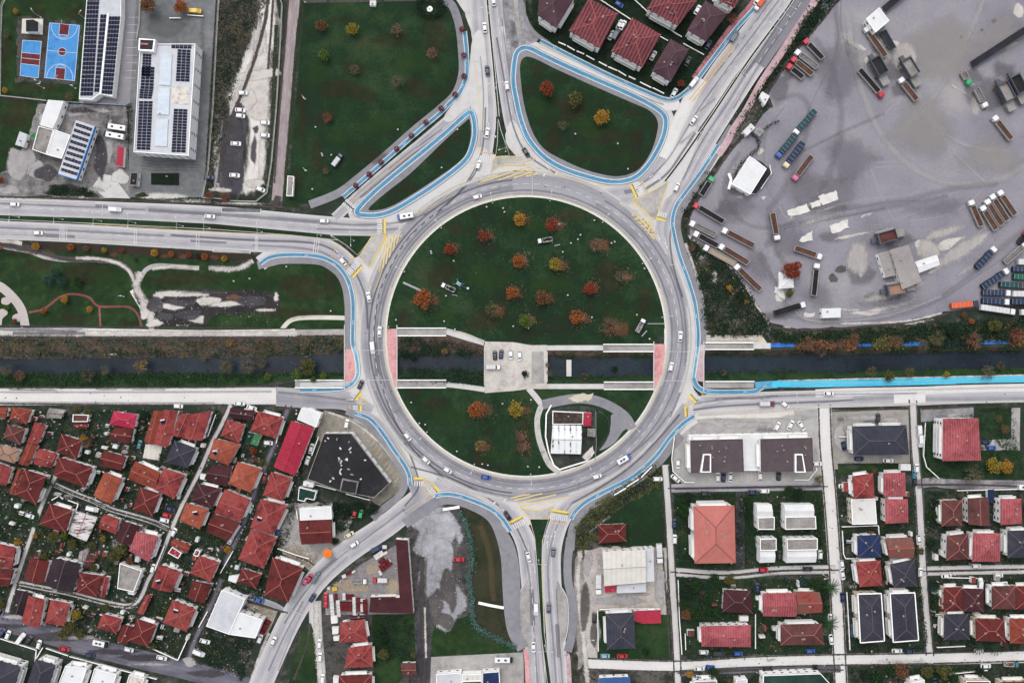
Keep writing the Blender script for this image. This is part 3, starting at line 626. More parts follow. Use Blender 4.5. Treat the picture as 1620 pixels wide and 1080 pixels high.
# island compound in the south of the ring
ribbon('path',[(836,614),(848,628),(857,640)],9,concrete,'bike')
ribbon('path',[(857,640),(850,662),(852,690),(860,715),(870,735),(886,747)],9,M('dusty_lane',[(170,168,166),(206,204,200),(140,138,138)],(.1,.5,2)),'bike')
ribbon('path',[(858,640),(885,634),(915,630),(945,634),(970,645),(990,660),(1000,678)],15,pave_grey,'bike')
flat('path',curve([(968,655),(985,660),(998,672),(985,682),(972,700),(950,712),(946,705),(962,690),(966,672)],True,4),pave_grey,'bike')
flat('ground',rag([(898,630),(915,623),(938,622),(936,632),(912,637)],1.5,3,61),M('sand',[]),'bike')
flat('ground',curve([(864,655),(875,646),(905,642),(940,645),(962,662),(962,690),(945,715),(920,735),(890,740),(874,730),(864,700)],True,4),M('compound',[(36,44,38),(60,66,60),(96,94,90)],(.1,.5,2)),'bike')
flat('ground',rag([(920,722),(938,704),(940,716),(930,730)],1,3,62),paledirt,'bike')
flat('ground',curve([(944,655),(960,660),(962,685),(944,700)],True,4),grass,'bike')

# ---------------------------------------------------------------- bridges and the covered plaza
deckm=M('deck_concrete',[(150,146,142),(180,176,170)],(.2,.8,2));railm=M('white_rail',[(214,214,212)],rough=.5)
def bridge(x0,x1,y0,y1,label,reds):
    c=g((x0+x1)/2,(y0+y1)/2);root=obj('bridge',None,loc=c)
    b=MB();p=g(x0,y0)-c;q=g(x1,y1)-c
    b.box(p.x,q.x,q.y,p.y,-1.1,-.02);b.obj('deck',deckm,root)
    for xx in (p.x+.25,q.x-.25):
        r=MB();r.box(xx-.22,xx+.22,q.y,p.y,-.02,.45)
        n=int((p.y-q.y)/2.4)
        for i in range(n+1):
            y=q.y + (p.y-q.y)*i/n;r.box(xx-.05,xx+.05,y-.05,y+.05,.45,1.15)
        r.box(xx-.06,xx+.06,q.y,p.y,1.15,1.24);r.obj('parapet',railm,root)
    reg(root,'',0,0,'bridge','bridges of the ring over the canal',label)
    for pts,m in reds:flat('pavement',pts,m,'lawn')
bridge(544.4,629,514,617,"left road bridge carrying the ring over the canal, with red pavements",[([(545,554),(559,552),(564,575),(563,592),(557,602),(545,603)],pave_red),([(612,520),(628,520),(628,612),(624,612),(615,575),(612,545)],pave_red)])
bridge(1033.4,1114,540,619,"right road bridge carrying the ring over the canal, with pink and red pavements",[([(1034,544),(1052,544),(1052,560),(1047,590),(1038,614),(1034,614)],pave_red),([(1102,556),(1113,555),(1113,604),(1102,602)],pave_pink)])
c=g(816,580);root=obj('plaza',None,loc=c)
pl=[(706,520),(740,529),(767,540),(812,541),(840,546),(865,545.5),(865,615),(836,615),(812,618),(767,621.5)][2:]
b=MB();b.prism([(g(x,y)-c)[:2] for x,y in pl],-.9,.40);b.obj('slab',M('plaza_concrete',[(176,168,160),(206,200,193),(222,216,210)],(.08,.4,1.6)),root)
b=MB();q=[(841,556),(860,556),(861,606),(841,607)];b.prism([(g(x,y)-c)[:2] for x,y in q],.39,.47);b.obj('raised_slab',concrete_old,root)
for x,y0,y1 in ((766.5,545,612),(865.5,556,604)):
    b=MB();p,q=g(x,y0)-c,g(x,y1)-c;b.box(p.x-.2,p.x+.2,q.y,p.y,.3,.75);b.obj('low_wall',concrete,root)
reg(root,'',0,0,'plaza',None,"pale concrete plaza laid across the canal inside the ring, with parked cars")
# canal cross beam and outfall
b=MB();p=g(900,569,-1)-g(900,582,-1);b.box(-1.1,1.1,-p.y,p.y,-.3,.3);b.obj('concrete_beam',concrete,None,g(900,582,-1.6))
reg(bpy.data.objects['concrete_beam'],'',0,0,'beam',None,"pale concrete beam lying across the dark canal beside the plaza")

# ---------------------------------------------------------------- painted markings
def marks(name):return MB()
WHITE,YEL,FAD,ORA=MB(),MB(),MB(),MB()
zw=LAYER['mark'] + .03
def quadmark(mb,pts,z=None):
    P=ccw([g(x,y)[:2] for x,y in pts]);z=zw if z is None else z
    mb.add([(x,y,z) for x,y in P],[tuple(range(len(P)))])
def bar(mb,cx,cy,L,w,ang):
    c,s=math.cos(R(ang)),-math.sin(R(ang))
    quadmark(mb,[(cx + a*c*L/2 - b_*(-s)*0 + b_*(s)*w/2*-1,cy + a*s*L/2 + b_*c*w/2) for a,b_ in ((-1,-1),(1,-1),(1,1),(-1,1))])
def dashes(mb,pts,w,on,off,smooth=True):
    P=curve(pts,False,10) if smooth else pts;acc=0;seg=[];state=True
    for a,b_ in zip(P,P[1:]):
        a=Vector(a[:2]);b_=Vector(b_[:2]);L=(b_-a).length;t=0
        while L - t > 1e-6:
            need=(on if state else off) - acc;step=min(need,L-t);p=a + (b_-a)*(t/L);q=a + (b_-a)*((t+step)/L)
            if state and step > .05:
                d=(q-p).normalized();n_=Vector((-d.y,d.x))*w/2
                quadmark(mb,[p-n_,q-n_,q+n_,p+n_])
            acc += step;t += step
            if acc >= (on if state else off) - 1e-6:acc=0;state=not state
def line(mb,pts,w,smooth=True):dashes(mb,pts,w,1e9,0,smooth)
dashes(WHITE,circ(241,0,360,160) ,.8,9,8,False)
line(YEL,circ(223.4,0,360,160),.7,False)
lanes=[[(-300,320),(0,328),(180,336),(340,342.5),(520,358),(600,360)],[(-300,353),(0,364),(135,369),(270,377)],[(783,-60),(785,0),(796,90),(804,150),(814,200)],[(765,100),(770,180)],[(1264,-60),(1238,0),(1196,55),(1155,105),(1120,158),(1092,195)],[(1246,-60),(1222,0),(1180,55),(1145,100)],
         [(1300,-60),(1270,0),(1190,112),(1146,180),(1112,235),(1085,285)],[(848,1080),(843,960),(840,920)],[(836,860),(840,920)]]
for P in lanes:dashes(WHITE,P,.7,9,9)
for P in ([(270,377),(400,384),(480,387)],[(740,778),(785,803),(812,830)],[(873,870),(873,920),(876,960),(883,1080)],[(1110,637),(1300,630),(1345,628)],[(1100,640),(1160,634)],[(480,387),(515,392),(540,408)],[(462,975),(490,930),(520,897),(560,865)],[(1130,185),(1175,118),(1225,45)],[(1096,190),(1135,135)]):line(WHITE,P,.55)
for P in ([(270,363),(400,370),(500,376),(535,388),(560,408)],[(440,401),(480,400),(515,405),(545,428)],[(756,250),(735,283),(690,322),(640,345)],[(835,258),(880,277),(940,293),(1000,292)],[(1040,300),(1075,330),(1068,350)],[(625,700),(648,735),(655,760)],[(730,781),(775,798),(806,826)],
          [(895,815),(930,785),(1000,750),(1050,700),(1085,662)],[(1102,600),(1115,625),(1190,624)],[(590,662),(620,700)],[(560,450),(567,490),(565,560)],[(750,95),(760,180),(757,240)],[(0,345),(270,362)],[(560,318),(600,282),(650,243)],[(575,318),(640,262),(700,212)],[(640,810),(690,775)],[(820,85),(900,115),(1000,158)],[(855,70),(960,122),(1030,153)],[(838,825),(846,850),(850,900),(856,1000)],[(866,825),(859,855),(858,900),(862,1000)]):line(YEL,P,.55)
# crosswalks: centre, direction of the road, width across, depth, which side the solid yellow block is on
def zebra(cx,cy,road,across,depth,block,stop=True,bm=None):
    c,s=math.cos(R(road)),-math.sin(R(road));n_=max(4,int(across/3.2))
    for i in range(n_):
        t=(i+.5)/n_*across - across/2;bar(WHITE,cx - t*s*-1*-1 if 0 else cx + t*(-s),cy + t*c,depth,2.0,road)
        bar(YEL,cx + t*(-s) + c*block*(depth/2+.6),cy + t*c + s*block*(depth/2+.6),2.4,1.9,road)
    if block and bm != 0:
        bx,by=cx + c*block*(depth/2+2.6),cy + s*block*(depth/2+2.6);bar(YEL,bx,by,4.6,across,road)
    if stop:bar(ORA,cx - c*(block or 1)*(depth/2+5),cy - s*(block or 1)*(depth/2+5),1.5,across,road)
zebra(767,252,82,26,11,1,bm=0) if 0 else None
for i in range(8):bar(WHITE,755.5+3.3*i,251+.4*i,11,2,70)
bar(ORA,770,242,22,1.4,-5)
for i in range(7):bar(WHITE,820+3.3*i,251-1.4*i,9,2,118)
bar(ORA,838,254,20,1.4,18)
zebra(601,359,0,25,9,1,False);zebra(559.5,424,-42,25,11,1);zebra(562,621,-38,16,9,1,False);zebra(563,650,0,18,9,1)
zebra(662,764,88,15,9,1,False);zebra(684,777,38,19,10,1);zebra(819,829,116,25,10,1,False);zebra(884,817,82,29,11,1)
zebra(1101,626,220,16,8,1);zebra(1092,650,183,17,9,1,False);zebra(1010,299,205,22,11,1);zebra(1044,339,255,22,9,1,False)
zebra(552,325,228,20,12,0,False);bar(ORA,562,317,18,1.4,-45)
for x,y,a,L in ((604,355,0,0),):pass
# hatchings
for i in range(6):line(FAD,[(613+4.6*i,371),(605+5.6*i,428-10.5*i)],2.1,False)
for P in ([(756,290),(838,263)],[(788,285.5),(842,267)],[(813,281.5),(847,271)],[(832,279),(852,275)]):line(FAD,P,2.0,False)
for i in range(7):line(FAD,[(999+5*i,340+5.6*i),(1033+.4*i,353+4.2*i)],2.1,False)
for P in ([(808,787),(838,781)],[(813,791),(858,780)],[(818,796),(880,781.5)],[(823,800),(902,785)]):line(FAD,P,2.0,False)
line(ORA,[(1162,74),(1128,118),(1096,160)],1.6);line(ORA,[(1158,72),(1120,122),(1090,158)],1.2);line(YEL,[(600,430),(612,370)],1,False);line(YEL,[(612,371),(587,425)],.9,False);line(YEL,[(592,462),(606,425)],.8,False)
line(YEL,[(1000,317),(1033,349)],1,False);line(YEL,[(1048,315),(1038,347)],.9,False);line(FAD,[(996,318),(1036,372)],1,False);line(FAD,[(1000,337),(1040,378)],1,False)
line(YEL,[(822,802),(850,806),(877,799)],1.1);line(YEL,[(779,272),(784,264),(800,262),(832,262)],1);line(FAD,[(755,290),(800,272),(850,272)],1)
for x,y,a in ((640,354,5),(861,277,60),(880,274,60),(782,795,45),(799,790,45),(1043,378,80),(1055,391,80)):bar(WHITE,x,y,5,2.4,a + 0)
for xs,a in (((95,97,99,101,103,106),89),((311,315),89),((404,406,408),89),((213,216),89)):
    for x in xs:bar(WHITE,x,364 + x*.052,23,.9,a)
for x in (497,500.5,504):bar(WHITE,x,389,22,1,82)
bar(ORA,529,398,22,1.2,65)
def arrow(x,y,ang,L=9):
    bar(WHITE,x,y,L,.9,ang);c,s=math.cos(R(ang)),-math.sin(R(ang));e=(x+c*L/2,y+s*L/2)
    quadmark(WHITE,[(e[0]+c*3,e[1]+s*3),(e[0]-s*1.6*-1,e[1]+c*1.6*-1),(e[0]-s*1.6,e[1]+c*1.6)])
for a in ((868,268,-50),(850,262,-50),(793,802,-48),(807,800,-48),(1040,368,-80),(1052,380,-80),(846,898,-88),(866,862,90),(878,846,90),(773,198,-85),(1033,277,215),(1040,283,215),(538,403,-40),(1108,632,180),(552,632,0)):arrow(*a)
for i in range(4):
    for x0,y0,dx,dy,a in ((862,848,5,0,90),(1036,275,4,4,215),(766,216,6,0,-88),(533,398,4,5,-40)):
        x,y=x0+dx*i,y0+dy*i;c,s=math.cos(R(a)),-math.sin(R(a));quadmark(WHITE,[(x+c*3,y+s*3),(x-s*1.4*-1-c,y-c*1.4-s),(x-s*1.4-c,y+c*1.4-s)])
for P in ([(351,329),(351,336),(413,337.5),(413,330)],[(337,399),(338,393),(396,396),(396,402)]):line(WHITE,P,.9,False)
for P in ([(828,925),(821,942),(820,965),(823,1000),(833,1020)],[(886,925),(897,945),(899,975),(897,1000),(891,1020)]):line(WHITE,P,1.2)
# car-park bays
for i in range(13):bar(ORA if i % 3 else WHITE,577+4.2*i,682+6.4*i,11,.6,52)
for i in range(9):bar(WHITE,211-.5*i,28+12*i,17,.5,0)
for i in range(6):bar(WHITE,1216+10*i,675,11,.5,58)
for i in range(16):bar(ORA if i % 2 else WHITE,1122+8.4*i,753,12,.5,92)
dashes(WHITE,[(1125,619.5),(1190,619.5)],.8,3,3)
for mb,m in ((WHITE,white_paint),(YEL,yellow_paint),(FAD,faded_yellow),(ORA,orange_paint)):
    structure(mb.obj('road_marking',m))
# tyre tracks: narrow darker bands worn into the asphalt
# sports courts
def court(q,label,red,base):
    c=g(sum(p[0] for p in q)/4,sum(p[1] for p in q)/4);root=obj('sports_court',None,loc=c)
    b=MB();b.prism([(g(*p)-c)[:2] for p in q],.05,.2);b.obj('surface',M('court_blue',[(66,130,196),(86,156,216),(62,120,186)],(.08,.4,1.6)),root)
    def uv(u,v): 
        p=Vector(q[0])*(1-u)*(1-v) + Vector(q[1])*u*(1-v) + Vector(q[2])*u*v + Vector(q[3])*(1-u)*v;return (g(p.x,p.y)-c)[:2]
    for P in red:b=MB();b.prism([uv(*p) for p in P],.2,.215);b.obj('painted_zone',M('court_red',[(96,44,52),(120,60,66)],(.2,.8,2)),root)
    b=MB()
    def ln(a,b_):
        a=Vector(a);b_=Vector(b_);d=(b_-a).normalized();n_=Vector((-d.y,d.x))*.09
        b.prism([a-n_,b_-n_,b_+n_,a+n_],.216,.23)
    for L in base: 
        for a,b_ in zip(L,L[1:]):ln(uv(*a),uv(*b_))
    b.obj('court_line',white_paint,root)
    reg(root,'',0,0,'sports court',None,label);return root,uv
def arcv(cu,cv,ru,rv,a0,a1):return [(cu+ru*math.cos(R(a)),cv+rv*math.sin(R(a))) for a in range(a0,a1+1,12)]
rt,uv=court([(78,36),(127,40),(119,129),(70,124)],"blue basketball court with dark red keys and white lines",[[(.35,.0),(.66,.0),(.66,.2),(.35,.2)],[(.35,.79),(.66,.79),(.66,1),(.35,1)],arcv(.5,.5,.12,.065,0,360)],
      [[(0.02,.01),(.98,.01),(.98,.99),(.02,.99),(.02,.01)],[(.02,.5),(.98,.5)],arcv(.5,.5,.13,.07,0,360),[(.35,.01),(.35,.2),(.66,.2),(.66,.01)],[(.35,.99),(.35,.79),(.66,.79),(.66,.99)],arcv(.5,.03,.42,.25,0,180),arcv(.5,.97,.42,.25,180,360),arcv(.5,.2,.15,.06,0,180),arcv(.5,.79,.15,.06,180,360)])
for v,sg in ((.0,1),(1,-1)):
    x,y=uv(.5,v);b=MB();b.tube((x,y-(-sg)*.6,0.2),(x,y-(-sg)*.6,3.4),.09);b.tube((x,y+sg*.6,3.3),(x,y-sg*1.0,3.4),.07);b.obj('hoop_post',railm,rt)
    b=MB();b.box(x-.9,x+.9,y-sg*1.0-.04,y-sg*1.0+.04,2.9,4.0);bb=b.obj('backboard',railm,rt)
    b=MB();n_=10
    for i in range(n_):b.tube((x+.3*math.cos(i*.628),y-sg*1.4+.3*math.sin(i*.628),3.05),(x+.3*math.cos((i+1)*.628),y-sg*1.4+.3*math.sin((i+1)*.628),3.05),.04,n=4)
    b.obj('rim',M('rim_red',[(190,70,50)]),bb)
rt,uv=court([(36,64),(66,66),(61,124),(32,120)],"small blue volleyball court with a brick-red middle band",[[(0,.35),(1,.35),(1,.66),(0,.66)]],[[(0,.0),(1,.0),(1,1),(0,1),(0,0)],[(0,.35),(1,.35)],[(0,.66),(1,.66)],[(0,.5),(1,.5)]])
for u in (-.12,1.12):
    x,y=uv(u,.5);b=MB();b.tube((x,y,0),(x,y,2.5),.08);b.obj('net_post',railm,rt)
# ---------------------------------------------------------------- building materials
RED=dict(
 red=M('tile_red',[(74,46,46),(112,52,52),(142,62,62),(160,80,76),(100,58,56)],(.12,.5,2),lo=.36,hi=.62),
 rust=M('tile_rust',[(82,48,42),(122,58,48),(146,72,58),(92,58,50)],(.14,.6,2),lo=.38,hi=.6),
 dred=M('tile_dark_red',[(64,38,38),(88,42,42),(110,50,48),(76,48,46)],(.14,.6,2),lo=.38,hi=.6),
 maroon=M('tile_maroon',[(58,36,40),(74,42,46),(88,50,54)],(.1,.5,2)),
 brown=M('tile_brown',[(70,46,46),(88,58,56),(106,68,66),(92,78,72)],(.12,.6,2)),
 orange=M('tile_orange',[(112,62,50),(156,82,64),(184,104,80)],(.12,.5,2)),
 rose=M('tile_rose',[(122,66,70),(154,78,84),(172,92,98),(182,106,110)],(.1,.5,2),bands=(0,1.1,.14)),
 villa=M('tile_villa',[(88,52,58),(112,62,68),(128,70,76),(140,82,86)],(.1,.5,2),bands=(27,1.5,.3)),
 crimson=M('metal_crimson',[(150,38,60),(170,48,70),(180,58,78)],(.05,.4,2),rough=.6,bands=(-73,1.3,.1)),
 magenta=M('metal_magenta',[(160,34,68),(178,44,78),(188,56,88)],(.08,.5,2),rough=.6,bands=(80,1.2,.1)),
 salmon=M('tile_salmon',[(176,104,98),(190,116,108),(200,126,118)],(.07,.5,2)),
 purple=M('tile_purple',[(72,52,60),(88,64,72),(98,74,82)],(.08,.5,2)),
 slate=M('roof_slate',[(50,50,60),(62,62,73),(74,74,85)],(.08,.5,2)),
 charcoal=M('roof_charcoal',[(52,54,64),(64,66,77),(76,76,88)],(.07,.4,2),bands=(0,1.4,.06)),
 navy=M('roof_navy',[(34,46,78),(42,56,92),(52,66,104)],(.08,.5,2)),
 black=M('roof_black',[(44,36,42),(56,46,52),(70,60,64)],(.1,.5,2)),
 felt=M('roof_felt',[(40,40,43),(50,50,53),(66,66,68)],(.06,.4,1.8)),
 bbrown=M('roof_brown',[(78,70,74),(90,80,84),(102,92,94)],(.06,.4,1.8)),
 white=M('roof_white',[(214,215,216),(230,231,232),(238,239,240)],(.06,.3,1.5)),
 cream=M('roof_cream',[(200,196,186),(216,212,203),(226,222,214)],(.06,.4,1.6),bands=(0,2.2,.1)),
 grey=M('roof_grey',[(140,136,136),(158,152,150),(172,166,163)],(.06,.4,1.6)),
 lgrey=M('roof_pale_grey',[(188,190,196),(206,208,213),(218,219,223)],(.06,.4,1.6)),
 conc=M('roof_concrete',[(110,106,104),(146,141,137),(180,175,170)],(.1,.5,2)),
 patchy=M('roof_patchy',[(120,122,122),(206,204,200),(216,214,210),(222,221,217)],(.12,.35,1.6),lo=.32,hi=.5),
 green=M('roof_green',[(30,54,48),(40,66,58),(52,80,70)],(.1,.5,2)),
 bgreen=M('roof_bright_green',[(60,120,76),(74,140,90)],(.1,.5,2)),
 beige=M('roof_beige',[(150,118,100),(170,138,118),(140,96,82)],(.12,.6,2)),
 mossy=M('tile_mossy',[(110,56,52),(150,74,70),(104,88,76),(168,92,86)],(.2,.7,2)),
 blue=M('roof_blue',[(52,84,132),(64,98,150)],(.1,.5,2)),
)
wall_white=M('wall_white',[(226,225,222),(250,249,247),(255,255,253)],(.15,.6,2),k=1.35)
wall_cream=M('wall_cream',[(216,202,180),(234,222,202)],(.15,.6,2),k=1.25)
wall_grey=M('wall_grey',[(140,138,136),(170,168,165)],(.15,.6,2))
wall_pink=M('wall_rose',[(176,140,132),(196,164,156)],(.15,.6,2))
glass=M('window_glass',[(34,38,46)],rough=.15,spec=.5)
frame_m=M('window_frame',[(222,221,218)],rough=.6)
trim=M('white_trim',[(232,231,229),(246,246,245)],(.3,1,3),k=1.25)
door_m=M('door_wood',[(92,62,46)],rough=.6)
ridge_l=M('ridge_tile',[(168,92,86),(186,112,104)],(.4,1.5,4));ridge_d=M('ridge_dark',[(96,88,92),(112,102,106)],(.4,1.5,4));ridge_w=trim
panel_m=M('solar_cell',[(28,32,54),(40,44,68)],(.5,2,5),rough=.6,spec=.06);alu=M('aluminium',[(170,172,178)],rough=.45)
tank_m=M('tank_white',[(226,226,226)],rough=.5);brickc=M('chimney_plaster',[(188,176,166),(206,196,188)],(.5,2,5))
W_ME={}
def win_mesh(kind):
    if kind in W_ME:return W_ME[kind]
    b=MB();w,h={'window':(1.3,1.3),'door':(1.0,2.1)}[kind]
    b.box(-w/2,w/2,-.06,.0,0,h,0);b.box(-w/2+.1,w/2-.1,-.075,-.06,.1,h-.1,1)
    W_ME[kind]=b.mesh(kind,[frame_m,glass] if kind == 'window' else [frame_m,door_m]);return W_ME[kind]
def heater_mesh():
    if 'h' in W_ME:return W_ME['h']
    b=MB();b.add([(-.95,-.9,.25),(.95,-.9,.25),(.95,.6,1.05),(-.95,.6,1.05),(-.95,-.9,.17),(.95,-.9,.17),(.95,.6,.97),(-.95,.6,.97)],[(0,1,2,3),(7,6,5,4),(0,4,5,1),(1,5,6,2),(2,6,7,3),(3,7,4,0)],0)
    b.tube((-1.0,.85,1.15),(1.0,.85,1.15),.32,n=8,m=1)
    for x in (-.85,.85):b.tube((x,.85,0),(x,.85,1),.04,n=4,m=2)
    W_ME['h']=b.mesh('solar_heater',[panel_m,tank_m,alu]);return W_ME['h']
def chim_mesh():
    if 'c' in W_ME:return W_ME['c']
    b=MB();b.box(-.35,.35,-.3,.3,-1.2,.9,0);b.box(-.45,.45,-.4,.4,.9,1.05,0);b.box(-.25,.25,-.2,.2,1.05,1.25,1)
    W_ME['c']=b.mesh('chimney',[brickc,ridge_d]);return W_ME['c']

FOOT=[]           # house footprints in photo px, so that plants keep off them
HRN=random.Random(3)
def facing(n,mid,px,py):
    d=Vector((810-px,py-540))      # towards the picture centre, world axes
    return n.dot(d) / (d.length + 1e-6) if d.length > 60 else .3
def house(q,h,roof,mat,base='',wall=None,rise=None,cat='house',label=None,bal=.0,heat=0,chim=1,group=None,ridge=None,win=True,over=.55,name='house',dorm=0,parapet=.5,storey=2.9):
    q=[tuple(p) for p in q];n=len(q)
    px=sum(p[0] for p in q)/n;py=sum(p[1] for p in q)/n;FOOT.append(q)
    P=[g(x,y,h) for x,y in q]
    ar=sum(P[i].x*P[(i+1)%n].y-P[(i+1)%n].x*P[i].y for i in range(n))
    if ar < 0:P=P[::-1]
    c=Vector((sum(p.x for p in P)/n,sum(p.y for p in P)/n,0));P=[Vector((p.x-c.x,p.y-c.y,h)) for p in P]
    root=obj(name,None,loc=(c.x,c.y,0));wall=wall or wall_white
    # wall line set in from the eaves
    ov=over if roof not in ('flat','mono') else .02
    Wp=[]
    for i in range(n):
        a,b_,d=P[i-1],P[i],P[(i+1) % n]
        e1=(b_-a);e2=(d-b_);e1.z=e2.z=0;e1.normalize();e2.normalize()
        n1=Vector((-e1.y,e1.x,0));n2=Vector((-e2.y,e2.x,0));m_=n1 + n2
        k=ov / max(.35,m_.length_squared/2*1.0) if m_.length > .1 else ov
        Wp.append(b_ + m_*k*.5*2/ max(1,1)) if 0 else Wp.append(b_ + m_.normalized()*ov*min(2.2,1/max(.4,m_.length/2)))
    rm=MB();top=h
    if n == 4 and roof in ('hip','gable','pyr'):
        if (P[1]-P[0]).length < (P[2]-P[1]).length:P=P[1:] + P[:1];Wp=Wp[1:] + Wp[:1]
        Ls=(P[1]-P[0]).length;Sh=(P[2]-P[1]).length
        rz=rise if rise is not None else Sh/2*.38
        m1=(P[3]+P[0])/2;m2=(P[1]+P[2])/2;t={'gable':0,'hip':min(.47,Sh/(2*Ls)),'pyr':.485}[roof]
        r1=m1 + (m2-m1)*t;r2=m2 + (m1-m2)*t;r1.z=r2.z=h + rz;top=h + rz
        F=.22;E=[p.copy() for p in P];Lw=[Vector((p.x,p.y,h-F)) for p in P]
        V=E + [r1,r2] + Lw
        f=[(0,1,5,4),(2,3,4,5)] + [(i,6+i,6+(i+1)%4,(i+1)%4) for i in range(4)] + [(9,8,7,6)]
        f=[q_ if k < 2 or k > 5 else (q_[1],q_[2],q_[3],q_[0]) for k,q_ in enumerate(f)]
        if roof != 'gable':f += [(1,2,5),(3,0,4)]
        rm.add(V,f,0)
        rf=rm.obj('roof',[mat],root)
        rc=MB()
        lines=[(r1,r2)] + ([(P[0],r1),(P[3],r1),(P[1],r2),(P[2],r2)] if roof != 'gable' else [])
        for a,b_ in lines:
            if (b_-a).length > .4:rc.tube(a + Vector((0,0,.02)),b_ + Vector((0,0,.02)),.17,n=5)
        rc.obj('ridge_cap',[ridge or (ridge_d if mat.name.startswith(('roof','tile_purple','tile_maroon')) else ridge_l)],rf)
        wz=h - F + .03
    else:
        rf=None;wz=h;F=0
        b=MB();b.prism([p[:2] for p in P],h-.25,h);rf=b.obj('roof',[mat],root)
        if parapet:
            b=MB();m_=len(P);inn=[p*1 for p in P]
            for i in range(m_):
                a,b_=P[i],P[(i+1) % m_];d=(b_-a).normalized();nn=Vector((-d.y,d.x,0))*.3
                v=[a,b_,b_+nn,a+nn];b.add([(p.x,p.y,h-.2) for p in v] + [(p.x,p.y,h+parapet + .003*i) for p in v],[(4,5,6,7),(0,1,5,4),(1,2,6,5),(2,3,7,6),(3,0,4,7)])
            b.obj('parapet',[RED['conc'] if mat is RED['felt'] else RED['bbrown'] if mat is RED['bbrown'] else trim],rf)
        wz=h - .25
    b=MB();m_=len(Wp)
    b.add([(p.x,p.y,0) for p in Wp] + [(p.x,p.y,wz) for p in Wp],[(i,(i+1)%m_,m_+(i+1)%m_,m_+i) for i in range(m_)])
    if roof == 'gable' and n == 4:
        for i,j,r in ((1,2,r2),(3,0,r1)):
            a,b2=Wp[i],Wp[j];mid=(a+b2)/2;b.add([(a.x,a.y,wz),(b2.x,b2.y,wz),(mid.x,mid.y,h+rz-.3)],[(0,1,2)])
    b.obj('wall',[wall],root)
    ns=max(1,int(round(wz/storey)));door_done=False
    for i in range(m_):
        a,b_=Wp[i],Wp[(i+1) % m_];e=b_-a;e.z=0;L=e.length
        if L < 2.2:continue
        d=e/L;nn=Vector((d.y,-d.x));fc=facing(nn,None,px,py);rz_=math.atan2(d.y,d.x)
        if win and fc > -.25:
            k=max(1,min(7,int(L/3.3)))
            for s_ in range(ns):
                for j in range(k):
                    p=a + d*(L*(j+.5)/k);kind='window';z=2.9*s_ + 1.0 if wz > 2.9*s_+2.5 else None
                    if z is None:continue
                    if s_ == 0 and j == k//2 and not door_done and fc > .1:kind='door';z=.02;door_done=True
                    o=obj(kind,win_mesh(kind),root,(p.x,p.y,z),rz_)
        if fc > .25 and HRN.random() < bal and ns > 1 and L > 5:
            for s_ in range(1,ns):
                for j in range(max(1,int(L/9))):
                    kk=max(1,int(L/9));l2=L/kk*.36;p=a + d*(L*(j+.5)/kk);b=MB();z0=2.9*s_ - .05
                    b.box(-l2,l2,-1.35,-.01,z0-.18,z0);b.box(-l2,l2,-1.35,-1.23,z0,z0+.95);b.box(-l2,-l2+.1,-1.23,-.01,z0,z0+.94);b.box(l2-.1,l2,-1.23,-.01,z0,z0+.94)
                    b.obj('balcony',[trim],root,(p.x,p.y,0),rz_)
    def onroof(u,v):
        p=P[0]*(1-u)*(1-v) + P[1]*u*(1-v) + P[2]*u*v + P[3]*(1-u)*v
        z=h
        if roof in ('hip','pyr','gable'):z=h + rz*min(1,(min(v,1-v)*2) if roof == 'gable' else min(min(v,1-v)*2,min(u,1-u)*2*Ls/Sh))
        return (p.x,p.y,z)
    if n == 4:
        for k in range(chim):
            u,v=HRN.uniform(.25,.75),HRN.choice((HRN.uniform(.28,.42),HRN.uniform(.58,.72)));x,y,z=onroof(u,v)
            obj('chimney',chim_mesh(),rf,(x,y,z),HRN.uniform(0,1),.75)
        for k in range(heat):
            u,v=HRN.uniform(.3,.7),HRN.uniform(.62,.78);x,y,z=onroof(u,v)
            obj('solar_heater',heater_mesh(),rf,(x,y,z+.1),R(HRN.choice((10,-20,80))))
        for k in range(dorm):
            u,v=HRN.uniform(.3,.7),HRN.choice((.3,.7));x,y,z=onroof(u,v);b=MB();b.box(-1.1,1.1,-1,1,-.8,.75);b.add([(-1.3,-1.2,.75),(1.3,-1.2,.75),(1.3,1.2,.75),(-1.3,1.2,.75),(-1.3,0,1.35),(1.3,0,1.35)],[(0,1,5,4),(2,3,4,5),(0,4,3),(1,2,5),(3,2,1,0)],1)
            b.obj('dormer',[wall,mat],rf,(x,y,z),math.atan2((P[1]-P[0]).y,(P[1]-P[0]).x))
    reg(root,base,px,py,cat,group,label)
    root['_q']='';del root['_q']
    return root,rf,P,c

def panels(rf,q,h,nu,nv,c,gap=.06,tilt=.12,split=1):
    """solar array: an array of framed modules on a quad given in photo px"""
    def at(u,v):
        p=Vector(q[0])*(1-u)*(1-v) + Vector(q[1])*u*(1-v) + Vector(q[2])*u*v + Vector(q[3])*(1-u)*v
        w=g(p.x,p.y,h);return Vector((w.x-c.x,w.y-c.y,0))
    b=MB();z0,z1=h+.12,h+.22
    for i in range(nu):
        for j in range(nv):
            u0,u1=(i+gap)/nu,(i+1-gap)/nu;v0,v1=(j+gap*1.4)/nv,(j+1-gap*1.4)/nv
            a=[at(u0,v0),at(u1,v0),at(u1,v1),at(u0,v1)]
            if (a[1]-a[0]).cross(a[2]-a[0]).z < 0:a=a[::-1]
            b.add([(p.x,p.y,z0) for p in a] + [(p.x,p.y,z1) for p in a],[(4,5,6,7),(0,1,5,4),(1,2,6,5),(2,3,7,6),(3,0,4,7)])
    return b.obj('solar_array',[panel_m],rf)

